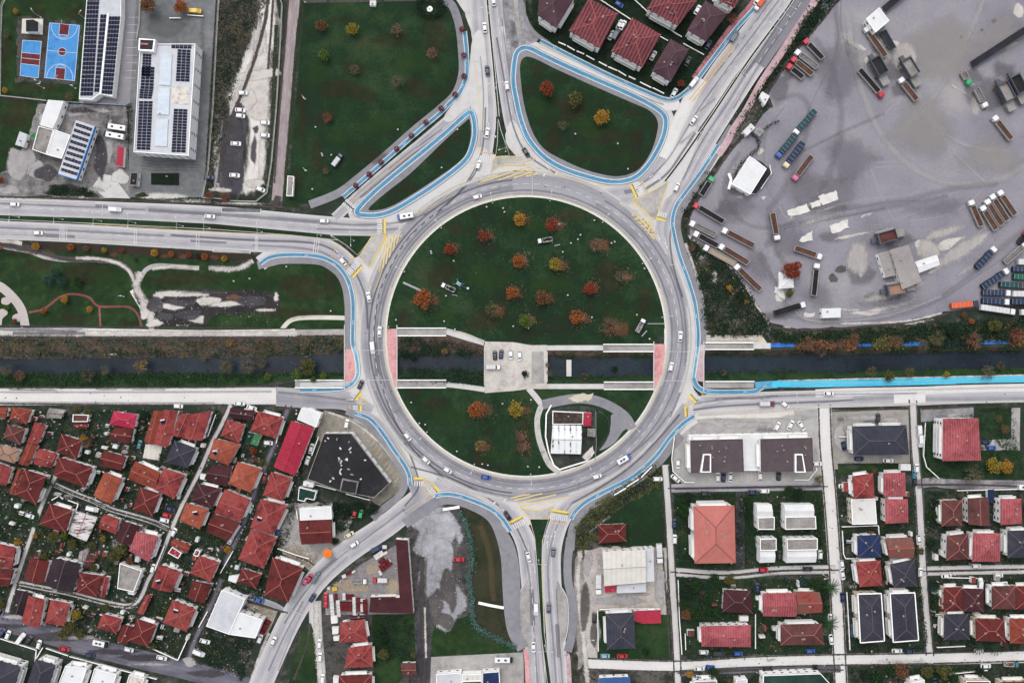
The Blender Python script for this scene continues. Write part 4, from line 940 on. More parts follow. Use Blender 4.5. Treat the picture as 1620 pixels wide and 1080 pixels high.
# ---------------------------------------------------------------- north-west: school, halls
sw_,rf,P,c=house([(222,70),(310,70),(299,247),(212,241)],9.5,'flat',RED['lgrey'],cat='school',label="long grey school block with rooftop solar panels and white skylights",parapet=.6,name='school_building')
for q,nu,nv in (([(226,85),(240,86),(238,122),(224,121)],3,8),([(224,106),(245,106),(243,142),(222,141)],3,7),([(221,159-18),(243,160-18),(240,157),(220,156)],3,4),([(220,160),(242,160),(238,238),(216,237)],3,16),([(271,69),(304,69),(303,78),(271,77)],5,2),([(281,78),(302,79),(300,130),(278,129)],3,11),([(275,172),(297,173),(294,242),(271,241)],3,15)):
    panels(rf,q,9.5,nu,nv,c)
sky_m=M('skylight',[(196,208,220),(220,228,236)],(.2,.8,2),rough=.4)
for q in ([(254,85),(272,86),(270,136),(252,134)],[(251,139),(269,140),(267,182),(248,181)],[(247,188),(266,189),(264,232),(245,231)]):
    b=MB();b.prism([(g(x,y,9.9)-c)[:2] for x,y in q],9.45,9.95);b.obj('skylight',[sky_m],rf)
b=MB();b.prism([(g(x,y,9.6)-c)[:2] for x,y in [(273,136),(300,138),(298,166),(271,164)]],9.45,9.62);b.obj('terrace',M('white_terrace',[(150,140,130),(224,218,208),(232,228,222)],(.3,.9,2)),rf)
b=MB();b.prism([(g(x,y,12)-c)[:2] for x,y in [(220,61),(246,63),(243,82),(219,80)]],9.4,12.2);st=b.obj('stair_tower',[wall_white],root if 0 else sw_)
b=MB();b.prism([(g(x,y,12.2)-c)[:2] for x,y in [(222,63),(243,64),(241,79),(221,78)]],12.2,12.26);b.obj('tower_roof',[RED['felt']],st)
b=MB();b.prism([(g(x,y,12.4)-c)[:2] for x,y in [(223,68),(235,69),(235,72),(223,71)]],12.26,12.7);b.obj('roof_sign',[M('sign_red',[(150,50,60),(206,150,150)],(1,3,6))],st)
hall,rf,P,c=house([(139,-25),(192,-22),(192,24),(178,153),(158,149),(146,158),(125,157)],4.5,'flat',RED['lgrey'],cat='hall',label="long hall roof covered edge to edge with dark blue solar panels",parapet=.15,name='sports_hall',win=False)
for q,nu,nv in (([(140,-25),(159,-25),(147,152),(127,152)],4,26),([(159,23),(169,23),(157,146),(149,146)],2,18),([(173,26),(191,26),(178,150),(161,149)],4,18)):panels(rf,q,4.6,nu,nv,c)
b=MB();b.prism([(g(x,y,4.8)-c)[:2] for x,y in [(169.5,22),(172.5,22),(160,150),(157.5,149)]],4.4,4.95);b.obj('ridge_vent',[trim],rf)
bl,rf,P,c=house([(120,190),(150,200),(121,284),(92,275)],5,'flat',RED['lgrey'],cat='filling station',label="slanting blue-trimmed flat roof with rows of dark solar panels",parapet=.0,name='station_building')
for k in range(9):
    t0,t1=k/9+.015,k/9+.075
    L0,R0=Vector((121,193)),Vector((147,202));L1,R1=Vector((95,273)),Vector((121,281))
    q=[L0+(L1-L0)*t0,R0+(R1-R0)*t0,R0+(R1-R0)*t1,L0+(L1-L0)*t1];panels(rf,[tuple(p) for p in q],5.1,5,2,c)
b=MB();bm_=M('fascia_blue',[(60,130,206)],rough=.5)
for a,b_ in (((150,200),(121,284)),((121,284),(92,275))):
    A=g(*a,5)-c;B=g(*b_,5)-c;d=(B-A).normalized();nn=Vector((d.y,-d.x,0))*(.35 if 1 else 0)
    if nn.dot((A+B)/2) < 0:nn=-nn
    b.add([(p.x,p.y,z) for z in (3.9,5.3) for p in (A,B,B+nn,A+nn)],[(0,1,5,4),(1,2,6,5),(2,3,7,6),(3,0,4,7),(4,5,6,7),(3,2,1,0)])
b.obj('fascia',[bm_],rf)
house([(76,158),(101,160),(90,190),(83,204),(63,198),(68,180)],5,'flat',RED['white'],cat='shed',label="white flat roof at the corner of the stained yard",parapet=.0,name='shed')
house([(86,205),(112,214),(98,251),(74,245)],5.5,'flat',RED['white'],cat='shed',label="white square roof joined to the blue-trimmed solar roof",parapet=.2,name='shed')
house([(62,200),(86,206),(74,245),(52,237)],4,'flat',RED['conc'],cat='shed',label="roofless shed with white walls and rubble inside beside the white square roof",parapet=.7,name='shed')
house([(31,208),(44,213),(37,233),(24,229)],3,'flat',RED['lgrey'],cat='container',label="pale grey site cabin at the left edge of the stained yard",parapet=0,name='site_cabin')
house([(49,210),(58,211),(56,221),(47,219)],2.6,'flat',RED['bgreen'],cat='container',label="small grey-green hut between the site cabin and the roofless shed",parapet=0,name='hut',win=False)
house([(186,232),(196,233),(194,264),(184,262)],2.8,'flat',RED['crimson'],cat='container',label="dark red shipping container standing in the stained yard",parapet=0,name='shipping_container',win=False,chim=0)
house([(207,273),(219,273),(217,294),(205,293)],3,'flat',RED['felt'],cat='guard hut',label="dark flat-roofed gatehouse with a white edge near the school gate",parapet=.3,name='gatehouse')
house([(35,30),(68,30),(67,55),(34,53)],.5,'flat',RED['cream'],cat='slab',label="pale concrete slab holding a dark pavilion beside the courts",parapet=0,name='pavilion_slab',win=False)
house([(41,32),(52,31),(60,35),(60,50),(41,50)],3.2,'flat',RED['felt'],cat='pavilion',label="dark-roofed pavilion on the pale slab above the volleyball court",parapet=0,name='pavilion',win=False)
house([(239,274),(283,274),(283,293),(239,292)],.4,'flat',M('bed_green',[(18,26,20),(26,38,28),(38,46,34)],(.3,1,3)),cat='flower bed',label="dark green hedged bed in front of the school",parapet=0,name='flower_bed',win=False)
house([(455,278),(465,279),(463,310),(453,310)],2.6,'flat',RED['conc'],cat='container',label="long grey container on the lawn beside the dirt track",parapet=.1,name='shipping_container',win=False)
house([(585,1),(595,1),(594,9),(585,9)],2.2,'flat',RED['white'],cat='hut',label="tiny white utility cabinet on the top edge of the lawn",parapet=0,name='utility_hut',win=False)
# ---------------------------------------------------------------- north-east villas
for q,m,base in (([(856,-32),(912,-8),(880,45),(850,24)],'purple',"purple-roofed villa"),([(932,-3),(978,22),(949,77),(900,49)],'villa',"red hip-roofed villa"),([(1000,28),(1046,55),(1016,107),(967,81)],'villa',"red hip-roofed villa"),([(1061,62),(1090,78),(1061,130),(1031,112)],'purple',"purple-roofed villa"),
    ([(1047,-22),(1102,2),(1072,41),(1023,14)],'villa',"red hip-roofed villa"),([(1116,1),(1151,22),(1117,66),(1087,48)],'purple',"purple-roofed villa"),([(1140,-24),(1174,-6),(1162,13),(1133,-1)],'villa',"red hip-roofed villa"),([(970,-52),(1012,-40),(992,-14),(950,-30)],'villa',"red hip-roofed villa")):
    house(q,10,'hip',RED[m],base,bal=1,chim=3,group='villas beside the top avenue',dorm=1)
# ---------------------------------------------------------------- lorry yard buildings
house([(1391,12),(1407,33),(1385,52),(1370,30)],6,'flat',RED['white'],cat='shed',label="square white roof with a dark hatch beside a brown-bedded lorry",parapet=.1,name='shed')
house([(1186,247),(1194,252),(1213,267),(1187,308),(1158,292)],5,'flat',RED['white'],cat='depot',label="big white flat depot roof on the left side of the lorry yard",parapet=.15,name='depot')
house([(1194,252),(1205,256),(1218,268),(1219,276),(1196,306),(1189,306),(1213,267)],2.6,'flat',RED['felt'],cat='canopy',label="dark canopy along the right side of the big white depot",parapet=0,name='canopy',win=False)
house([(1206,145),(1218,152),(1210,167),(1202,153)],4,'flat',RED['white'],cat='hut',label="small white roof beside the pink pavement at the yard gate",parapet=0,name='hut')
house([(1188,195),(1195,202),(1182,215),(1175,208)],4,'flat',RED['white'],cat='hut',label="small white weighbridge office roof among dark planting",parapet=0,name='weighbridge_office')
house([(1196,207),(1201,201),(1210,207),(1204,214)],4.5,'mono',RED['grey'],cat='canopy',label="grey weighbridge canopy beside the small white office",parapet=0,name='canopy',win=False)
house([(1232,430),(1255,437),(1256,455),(1232,457)],3.5,'pyr',RED['white'],cat='kiosk',label="white pyramid-roofed kiosk under the orange tree in the yard",name='kiosk',ridge=trim)
house([(1300,488),(1330,487),(1330,502),(1301,503)],3.5,'flat',RED['white'],cat='hut',label="white flat cabin roof on the verge beside the bottom truck lane",parapet=0,name='cabin')
house([(1408,395),(1437,387),(1458,445),(1427,458)],6,'gable',RED['grey'],rise=.8,cat='workshop',label="big grey-tan workshop roof in the lower part of the lorry yard",name='workshop',ridge=alu)
house([(1390,402),(1405,397),(1417,435),(1402,439)],4.5,'mono',RED['grey'],cat='shed',label="narrow grey lean-to on the left of the tan workshop",parapet=0,name='lean_to')
house([(1447,414),(1482,403),(1487,419),(1454,432)],4,'gable',RED['white'],rise=.5,cat='shed',label="white annex roof on the right of the tan workshop",name='annex',ridge=trim)
for q in ([(1295,310),(1323,302),(1327,314),(1302,325)],[(1246,333),(1276,322),(1281,334),(1262,342),(1248,340)],[(1312,357),(1340,347),(1343,360),(1318,370)],[(1263,380),(1285,365),(1285,380),(1268,384)],[(1226,404+50),(1240,455),(1241,474),(1226,462)],[(1282,322),(1296,316),(1299,324),(1285,330)]):
    house(rag(q,1.3,4,int(q[0][0])),.5,'flat',M('rubble_pad',[(140,136,132),(214,210,204),(230,227,222)],(.2,.7,2),lo=.3,hi=.55),"rough white concrete island",cat='concrete pad',parapet=0,name='concrete_pad',win=False,chim=0)
# concrete plant: conveyors, hoppers, silo
def conveyor(a,b_,h0,h1,label):
    h0 *= .5;h1 *= .5
    A,B=g(*a,h0),g(*b_,h1);root=obj('conveyor',None,loc=(A.x,A.y,0));d=B-Vector((A.x,A.y,h0));d2=Vector((d.x,d.y,0)).normalized();nn=Vector((-d2.y,d2.x,0))*1.5
    O=Vector((A.x,A.y,0));V=[A-O-nn,B-O-nn,B-O+nn,A-O+nn];m_=MB()
    m_.add(V + [p+Vector((0,0,.4)) for p in V],[(3,2,1,0),(4,5,6,7),(0,1,5,4),(1,2,6,5),(2,3,7,6),(3,0,4,7)]);m_.obj('belt',[M('belt_dark',[(40,40,46),(60,60,68)],(.3,1,3))],root)
    for t in (-1,1):
        r=MB();e=nn.normalized()*1.5*t;r.tube(A-O+e+Vector((0,0,.7)),B-O+e+Vector((0,0,.7)),.12);r.obj('side_rail',[M('steel_grey',[(96,98,106)],rough=.5)],root)
    for t in (.2,.5,.8):
        p=A-O + (B-A)*t;l=MB();l.tube((p.x+nn.x,p.y+nn.y,0),(p.x+nn.x*.8,p.y+nn.y*.8,p.z),.15);l.tube((p.x-nn.x,p.y-nn.y,0),(p.x-nn.x*.8,p.y-nn.y*.8,p.z),.15);l.obj('trestle',[M('steel_grey',[(1,1,1)])],root)
    reg(root,'',0,0,'conveyor',None,label)
conveyor((1537,103),(1640,36),3,8,"long dark conveyor belt rising to the right edge of the yard")
conveyor((1398,16),(1440,-20),3,6,"short dark conveyor running up from the square white roof")
conveyor((1396,50),(1412,78),2,5,"dark feed chute between the white roof and the hopper")
def plant(px,py,ang,label,top):
    O=g(px,py);root=obj('concrete_plant',None,loc=O,rz=R(ang));st=M('steel_grey',[(1,1,1)])
    b=MB();b.box(-4,4,-2.4,-2.1,3.5,6.2);b.box(-4,4,2.1,2.4,3.5,6.2);b.box(-4,-3.7,-2.1,2.1,3.5,6.19);b.box(3.7,4,-2.1,2.1,3.5,6.19);b.box(-3.7,3.7,-2.1,2.1,3.5,4.9,1);b.obj('hopper',[st,top],root)
    for x in (-3.6,3.6):
        for y in (-2,2):l=MB();l.box(x-.2,x+.2,y-.2,y+.2,0,3.5);l.obj('leg',[st],root)
    b=MB();b.box(-4.4,-4.1,-2.6,2.6,3.2,6.6);b.box(-6.5,-4.5,-1,1,2.2,3.4);b.obj('feed_chute',[st],root)
    b=MB();b.box(4.2,8.4,-1.6,1.6,0,2.9);b.box(4.0,8.6,-1.8,1.8,2.9,3.1);b.obj('control_cabin',[wall_grey],root)
    b=MB();b.box(-4,4,2.5,3.3,3.4,3.5);b.tube((-4,3.3,4.4),(4,3.3,4.4),.05);b.tube((4.3,3,0),(1,3,3.4),.25);b.obj('walkway',[alu],root)
    reg(root,'',0,0,'concrete plant',None,label)
plant(1384,110,-60,"small batching hopper beside the red-cabbed lorry in the yard",RED['felt']);plant(1433,112,-58,"grey batching plant hopper between two brown-bedded lorries",RED['conc'])
plant(1583,150,-62,"grey batching plant at the foot of the long conveyor",RED['conc']);plant(1602,138,-62,"framed dark hopper on the pale ground right of the conveyor plant",RED['felt']);plant(1397,376,16,"rusty-topped screening hopper above the tan workshop",RED['brown']);plant(1412,458,10,"framed mixer plant standing below the tan workshop",RED['beige'])
# ---------------------------------------------------------------- houses: outline of the eaves in the photo, height, roof, colour, words
G3,G4='houses of the lower left quarter','houses of the lower right blocks'
HS=[
 ([(20,644),(51,648),(42,671),(15,663)],5,'hip','rust',"mossy red roof"),([(-12,643),(13,645),(10,661),(-14,658)],4,'gable','rust',"pinkish red roof"),([(12,671),(40,678),(32,704),(5,692)],5,'hip','brown',"brown hip roof"),
 ([(55,667),(73,673),(60,703),(43,699)],4,'gable','red',"red gable roof"),([(43,700),(60,704),(45,737),(29,733)],4,'gable','rust',"mossy red roof"),([(0,702),(31,712),(23,733),(-6,724)],5,'hip','beige',"tan hip roof"),([(62,709),(91,718),(82,740),(53,734)],4.5,'gable','red',"red gable roof"),
 ([(97,686),(130,697),(121,727),(89,714)],5,'pyr','dred',"dark red pyramid roof"),([(-8,730),(19,740),(10,768),(-14,760)],5,'gable','red',"red gable roof"),([(29,739),(38,742),(22,783),(14,779)],3.5,'gable','rust',"narrow rusty roof"),([(39,742),(74,753),(57,798),(23,782)],6,'hip','dred',"dark red hip roof"),
 ([(92,722),(147,739),(134,772),(84,752)],7,'hip','dred',"patched dark red roof"),([(182,676),(212,677),(207,702),(172,695)],5,'gable','dred',"dark red roof"),([(165,712),(200,722),(192,744),(156,736)],5,'gable','dred',"dark red roof"),([(165,746),(194,757),(176,797),(148,783)],6,'gable','orange',"orange-red roof"),
 ([(78,645),(104,648),(97,662),(73,661)],3,'gable','conc',"small grey roof"),([(116,655),(141,656),(139,667),(115,667)],3,'flat','brown',"white-edged brown roof"),([(117,669),(139,669),(138,678),(117,677)],2.6,'gable','dred',"small dark red roof"),
 ([(243,649),(257,650),(244,703),(228,698)],5,'gable','rust',"mossy red roof"),([(258,648),(282,649),(266,707),(242,702)],5.5,'gable','red',"red gable roof"),([(303,655),(335,649),(320,697),(288,693)],6.5,'gable','red',"red gable roof"),([(286,653),(309,656),(292,692),(271,688)],6,'gable','red',"red gable roof"),
 ([(214,729),(254,747),(246,774),(203,758)],6,'gable','rust',"mossy red roof"),([(259,740),(293,751),(276,789),(244,774)],6.5,'hip','red',"red hip roof"),([(222,770),(254,781),(241,816),(210,805)],5.5,'hip','dred',"dark red hip roof"),([(360,663),(387,671),(378,701),(349,689)],5.5,'hip','red',"red hip roof"),
 ([(339,693),(380,703),(361,736),(330,723)],6,'hip','orange',"orange-red hip roof"),([(335,736),(368,736),(359,770),(323,758)],5,'gable','maroon',"maroon roof"),([(313,764),(350,773),(335,805),(303,791)],5.5,'hip','maroon',"maroon hip roof"),([(295,795),(329,805),(316,837),(284,823)],6,'pyr','orange',"orange pyramid roof"),
 ([(356,773),(396,790),(381,824),(339,811)],6.5,'gable','red',"red gable roof"),([(337,812),(380,826),(361,856),(326,841)],5.5,'gable','dred',"dark red roof"),([(193,823),(223,832),(206,862),(183,853)],5,'gable','maroon',"maroon roof"),([(165,812),(189,821),(184,845),(156,834)],5,'gable','red',"red gable roof"),
 ([(79,796),(115,807),(104,843),(62,829)],6,'pyr','dred',"dark red pyramid roof"),([(-16,856),(26,866),(20,898),(-20,894)],6,'gable','red',"red gable roof"),([(-16,898),(23,900),(14,928),(-18,924)],5,'gable','dred',"dark red roof"),([(49,880),(78,888),(69,924),(38,914)],5,'gable','dred',"dark red roof"),
 ([(124,905),(161,910),(153,943),(121,937)],6,'hip','dred',"dark red hip roof"),([(162,911),(173,913),(166,945),(155,942)],4.5,'gable','red',"narrow red roof"),([(26,932),(52,938),(36,975),(19,963)],4,'gable','black',"blackish roof"),([(45,941),(71,948),(62,993),(34,983)],5.5,'gable','red',"red gable roof"),
 ([(80,948),(111,954),(102,990),(71,985)],5.5,'hip','red',"red hip roof"),([(162,970),(193,978),(184,1003),(154,992)],5,'hip','red',"red hip roof"),([(195,987),(213,991),(201,1018),(184,1012)],4.5,'gable','dred',"narrow dark red roof"),([(217,978),(248,988),(234,1023),(202,1013)],5.5,'hip','dred',"dark red hip roof"),
 ([(252,892),(286,904),(272,936),(239,928)],6.5,'gable','red',"ribbed red roof"),([(315,878),(347,889),(333,920),(300,906)],6.5,'pyr','red',"red pyramid roof"),([(305,918),(336,924),(323,954),(297,944)],5,'gable','dred',"dark red roof"),([(273,948),(310,963),(295,999),(258,984)],6.5,'hip','red',"red hip roof"),
 ([(232,940),(241,940),(227,972),(217,968)],3.5,'gable','red',"narrow red roof"),([(275,851),(302,862),(297,874),(269,862)],4,'gable','rust',"mossy red roof"),([(273,864),(288,874),(282,883),(266,874)],3,'mono','crimson',"small crimson roof"),([(310,868),(318,871),(313,880),(306,877)],3,'mono','red',"tiny red roof"),
 ([(408,650),(448,660),(437,694),(396,681)],6.5,'hip','red',"red hip roof"),([(364,645),(404,649),(399,666),(363,660)],4,'gable','maroon',"maroon roof"),([(376,730),(413,741),(397,779),(361,765)],6.5,'hip','orange',"orange hip roof"),([(429,746),(462,756),(448,793),(416,783)],6.5,'hip','red',"red hip roof"),
 ([(412,789),(455,799),(432,846),(396,834)],7,'hip','red',"red hip roof"),([(397,836),(438,850),(417,899),(377,884)],6.5,'hip','red',"red hip roof"),([(431,881),(480,898),(456,953),(418,941)],7,'hip','dred',"dark red hip roof"),([(382,898),(414,908),(405,931),(376,919)],4.5,'pyr','dred',"dark red pyramid roof"),
 ([(473,823),(525,821),(526,858),(477,861)],6,'gable','dred',"dark red roof"),([(538,984),(576,979),(582,1014),(537,1016)],6,'hip','red',"red hip roof"),([(551,1024),(588,1019),(590,1054),(545,1056)],6,'hip','red',"red hip roof"),([(536,1068),(588,1066),(589,1104),(534,1104)],6,'hip','dred',"dark red hip roof"),
 ([(555,973),(577,972),(578,979),(553,981)],4,'gable','maroon',"small maroon roof"),([(634,1048),(658,1048),(660,1068),(636,1069)],4,'gable','brown',"brown roof"),([(126,872),(140,866),(139,886),(123,888)],3,'gable','conc',"small grey roof"),([(138,874),(153,880),(148,892),(134,900)],3,'gable','brown',"small brown roof"),
]
for q,h,rf_,m,base in HS:
    house(q,h,rf_,RED[m],base + ' house',bal=.5 if h > 5.4 else 0,heat=1 if HRN.random() < .22 and h > 5 else 0,chim=HRN.choice((0,1,1,2)),group=G3)
L=lambda *a,**k:house(*a,**k)
L([(180,650),(217,655),(212,678),(173,671)],5.5,'hip',RED['magenta'],label="bright magenta hip-roofed house near the pale canal road",group=G3)
L([(276,696),(311,709),(297,740),(261,731)],6.5,'pyr',RED['slate'],label="dark slate pyramid-roofed house beside the light street",bal=1,group=G3)
L([(216,840),(251,848),(236,889),(204,871)],7,'pyr',RED['rose'],label="pink-red pyramid-roofed villa with white sides at a street corner",bal=1,group=G3)
L([(120,808),(154,818),(137,856),(108,843)],3.2,'gable',M('striped_roof',[(90,66,72),(200,192,192),(226,222,220)],(.3,1,2.5),lo=.44,hi=.52,stretch=(20,(.25,1.6,1))),label="low house under a striped white and brown unfinished roof",group=G3,rise=.8)
L([(84,882),(128,891),(115,938),(70,924)],7,'gable',RED['black'],label="house with a wide black gable roof and white right wall",bal=0,group=G3,rise=2,ridge=ridge_d)
L([(190,890),(225,902),(212,936),(186,930)],5,'flat',RED['conc'],label="house with a cluttered grey flat concrete roof",group=G3)
L([(230,702),(257,704),(252,728),(226,724)],.35,'flat',RED['cream'],label="pale concrete courtyard slab beside the slate-roofed house",parapet=0,name='courtyard_slab',win=False,cat='slab',chim=0)
L([(392,683),(403,686),(396,702),(388,697)],3,'mono',RED['green'],label="dark green lean-to roof half beside the red hip-roofed house",parapet=0,cat='shed',name='lean_to')
L([(403,686),(413,688),(406,705),(396,702)],3.1,'mono',RED['bgreen'],label="bright green lean-to roof half in the same garden",parapet=0,cat='shed',name='lean_to')
L([(461,665),(497,676),(467,752),(433,738)],7,'gable',RED['crimson'],label="long crimson metal gable roof of a hall beside the dark lane",rise=1.6,cat='hall',name='hall',ridge=RED['crimson'])
L([(477,645),(490,646),(508,654),(500,676),(470,663)],6,'flat',RED['white'],label="white flat roof at the upper end of the long crimson hall",parapet=.1,cat='shed',name='annex')
L([(474,804),(524,801),(525,821),(475,823)],5.5,'flat',RED['white'],label="white flat roof joined above a dark red roof in a grey yard",parapet=.1,cat='shed',name='annex')
L([(350,934),(355,933),(388,947),(362,1003),(326,990)],7,'flat',RED['lgrey'],label="large pale grey warehouse roof with rounded corner by the dark lane",parapet=.1,cat='warehouse',name='warehouse')
L([(379,968),(416,980),(404,1009),(362,1003)],6.5,'flat',RED['white'],label="bright white square roof attached to the pale grey warehouse",parapet=.1,cat='warehouse',name='warehouse')
r_,rf_,P_,c_=L([(513,685),(556,685),(617,764),(592,787),(540,777),(486,758)],7,'flat',RED['felt'],label="big black flat roof of a many-sided commercial block",cat='commercial block',name='commercial_block',bal=0)
for i in range(22):
    x,y=HRN.uniform(515,580),HRN.uniform(692,770);b=MB();a=HRN.uniform(.25,.8);b.box(-a,a,-.3,.3,0,HRN.uniform(.3,.8));p=g(x,y,7)-c_;b.obj('roof_unit',[HRN.choice([RED['lgrey'],RED['white'],RED['conc']])],rf_,(p.x,p.y,7),HRN.uniform(0,3))
b=MB();b.prism([(g(x,y,9.5)-c_)[:2] for x,y in [(541,757),(567,762),(563,782),(537,777)]],6.9,9.5);st=b.obj('stair_tower',[RED['conc']],r_);b=MB();b.prism([(g(x,y,9.5)-c_)[:2] for x,y in [(543,759),(565,763),(562,780),(539,776)]],9.5,9.56);b.obj('tower_roof',[RED['felt']],st)
L([(473,770),(501,777),(497,791),(484,788),(482,793),(471,791)],4,'flat',RED['green'],label="dark green stepped flat roof below the big black roof",parapet=.15,cat='shed',name='annex')
L([(480,761),(497,763),(495,771),(479,768)],4,'flat',RED['white'],label="small white flat roof between the black and dark green roofs",parapet=0,cat='shed',name='annex')
L([(626,853),(645,854),(654,970),(584,968),(586,944),(632,945)],5,'flat',RED['maroon'],label="maroon L-shaped workshop roof around a building yard",parapet=0,cat='workshop',name='workshop')
L([(587,944),(625,943),(632,950),(588,951)],4.6,'mono',RED['red'],label="bright red strip roof along the inside of the maroon L-shaped roof",parapet=0,cat='canopy',name='canopy',win=False)
for q in ([(523,975),(533,975),(534,985),(524,986)],[(525,992),(535,992),(535,1002),(526,1003)],[(527,1007),(536,1006),(536,1013),(528,1013)],[(527,1070),(536,1071),(536,1080),(527,1080)]):
    L(q,2.8,'flat',RED['white'],'small white garden shed',cat='shed',name='shed',parapet=0,win=False,chim=0)
L([(362,911),(378,909),(373,922),(361,918)],2.6,'flat',RED['white'],label="white square garage roof beside the dark lane",parapet=0,cat='garage',name='garage',chim=0)
L([(317,749),(328,751),(326,760),(316,757)],2.6,'flat',RED['white'],label="white square lean-to roof left of the maroon roofs",parapet=0,cat='shed',name='shed',chim=0)
L([(227,735),(250,741),(249,746),(227,740)],2.4,'flat',RED['white'],label="narrow white awning strip above a red gable roof",parapet=0,cat='awning',name='awning',chim=0,win=False)
# bottom-left terrace houses
L([(-30,1036),(33,1054),(18,1102),(-46,1085)],9,'hip',RED['slate'],label="slate-roofed apartment house with white balconies in the bottom left corner",bal=1)
L([(56,1042),(88,1051),(72,1105),(38,1096)],9,'hip',RED['slate'],label="narrow slate-roofed house with white side second from the bottom left",bal=1)
L([(104,1052),(138,1056),(124,1097),(90,1088)],6,'flat',RED['white'],label="white flat-roofed house on the bottom edge left of the lane junction",bal=1)
L([(150,1056),(185,1066),(172,1107),(138,1096)],6,'flat',RED['white'],label="white flat-roofed house on the bottom edge with a grey hatch",bal=1)
L([(205,1066),(229,1072),(220,1100),(196,1095)],5,'flat',RED['cream'],label="cream flat-roofed house third along the bottom edge",bal=1)
# ring island compound
L([(874,672),(921,673),(919,718),(871,717)],6,'gable',M('ribbed_white',[(96,96,98),(216,217,218),(232,233,234),(238,239,240)],(.1,.4,1.6),bands=(0,2.6,.34),lo=.24,hi=.46),rise=1.2,cat='hall',label="white ribbed gable roof inside the ring's lower lawn",name='hall',ridge=alu)
L([(874,650),(923,652),(922,671),(874,671)],3.5,'flat',M('rust_tank',[(40,36,36),(70,58,54),(104,92,84)],(.1,.4,1.5)),cat='tank',label="dark rusty open tank above the white ribbed roof",name='tank',parapet=.5,win=False)
L([(924,652),(936,653),(935,674),(923,674)],3.5,'flat',RED['crimson'],cat='hut',label="dark red hut roof beside the rusty open tank",name='hut',parapet=0)
L([(930,678),(942,679),(942,691),(930,690)],3,'flat',RED['conc'],cat='hut',label="small grey-tan hut right of the white ribbed roof",name='hut',parapet=0)
# ---------------------------------------------------------------- lower right blocks
for q,lb,sx in (([(1092,696),(1175,694),(1177,746),(1093,748)],"left of two twin brown-roofed blocks behind a forecourt",(1113,1125)),([(1203,694),(1285,692),(1287,745),(1204,746)],"right of two twin brown-roofed blocks behind a forecourt",(1258,1270))):
    r_,rf_,P_,c_=L(q,8.5,'flat',RED['bbrown'],label=lb,bal=1,cat='apartment block',name='apartment_block',parapet=.12)
    x0,x1=sx;b=MB()
    q2=[(x0,718),(x1,718),(x1+(0 if x0<1200 else 5),747),(x0-(5 if x0<1200 else 0),747)];b.prism([(g(x,y,10.5)-c_)[:2] for x,y in q2],8.4,10.5);b.obj('stair_tower',[trim],r_)
    b=MB();m_=[(sum(p[0] for p in q2)/4,sum(p[1] for p in q2)/4)];b.prism([(g(m_[0][0]+(x-m_[0][0])*.72,m_[0][1]+(y-m_[0][1])*.88,10.55)-c_)[:2] for x,y in q2],10.5,10.56);b.obj('tower_roof',[RED['bbrown']],r_)
    for k in range(7):p=g(HRN.uniform(q[0][0]+8,q[1][0]-8),HRN.uniform(702,738),8.5)-c_;obj('chimney',chim_mesh(),rf_,(p.x,p.y,8.6),0,.6)
L([(1090,688),(1183,686),(1200,686),(1277,684),(1277,691),(1203,693),(1202,744),(1175,744),(1174,694),(1090,696)],4,'flat',RED['white'],label="white single-storey shop strip linking the twin brown roofs",cat='shop',name='shop_arcade',parapet=.15)
L([(1348,674),(1434,672),(1438,719),(1350,720)],8,'hip',RED['charcoal'],label="wide charcoal hip-roofed house behind a paved court",bal=1,group=G4)
L([(1492,662),(1548,661),(1552,728),(1491,729)],11,'hip',RED['rose'],label="tall crimson-roofed apartment house with white balconies",bal=1,rise=2.2,group=G4,heat=0,chim=2)
L([(1097,800),(1162,799),(1164,890),(1099,891)],12,'hip',RED['salmon'],label="large salmon hip-roofed apartment block with roof vents",cat='apartment block',name='apartment_block',bal=1,rise=3,chim=5,ridge=M('ridge_salmon',[(150,88,84)]))
def duplex(qg,qf,lb):
    r_,rf_,P_,c_=L(qf,7.5,'flat',RED['conc'],label=lb,bal=0,parapet=.6,group='white duplexes',chim=1)
    q=qg;Pg=[g(x,y,6.5)-c_ for x,y in q];b=MB();zs=(6.2,6.6);b.prism([p[:2] for p in Pg],0,6.3,0);b.obj('gable_wing',[wall_white],r_)
    b=MB();m1=(Pg[0]+Pg[3])/2;m2=(Pg[1]+Pg[2])/2;E=[Vector((p.x,p.y,6.35)) for p in Pg];m1.z=m2.z=7.4
    if (E[1]-E[0]).cross(E[2]-E[0]).z < 0:E=[E[1],E[0],E[3],E[2]];m1,m2=m2,m1
    b.add(E+[m1,m2],[(0,1,5,4),(2,3,4,5),(1,2,5),(3,0,4)]);w_=b.obj('wing_roof',[RED['white']],r_)
    FOOT.append(qg)
duplex([(1197,798),(1221,798),(1223,818),(1197,818)],[(1198,818),(1225,817),(1225,837),(1199,837)],"small white duplex with grey terrace below, upper left of four")
duplex([(1241,798),(1287,798),(1288,816),(1241,817)],[(1242,817),(1290,816),(1291,836),(1242,837)],"wide white duplex with grey terrace below, upper right of four")
duplex([(1202,870),(1226,869),(1226,889),(1202,890)],[(1202,852),(1228,851),(1228,870),(1202,870)],"small white duplex with grey terrace above, lower left of four")
duplex([(1245,870),(1292,869),(1291,889),(1244,890)],[(1244,852),(1293,851),(1293,869),(1245,870)],"wide white duplex with grey terrace above, lower right of four")
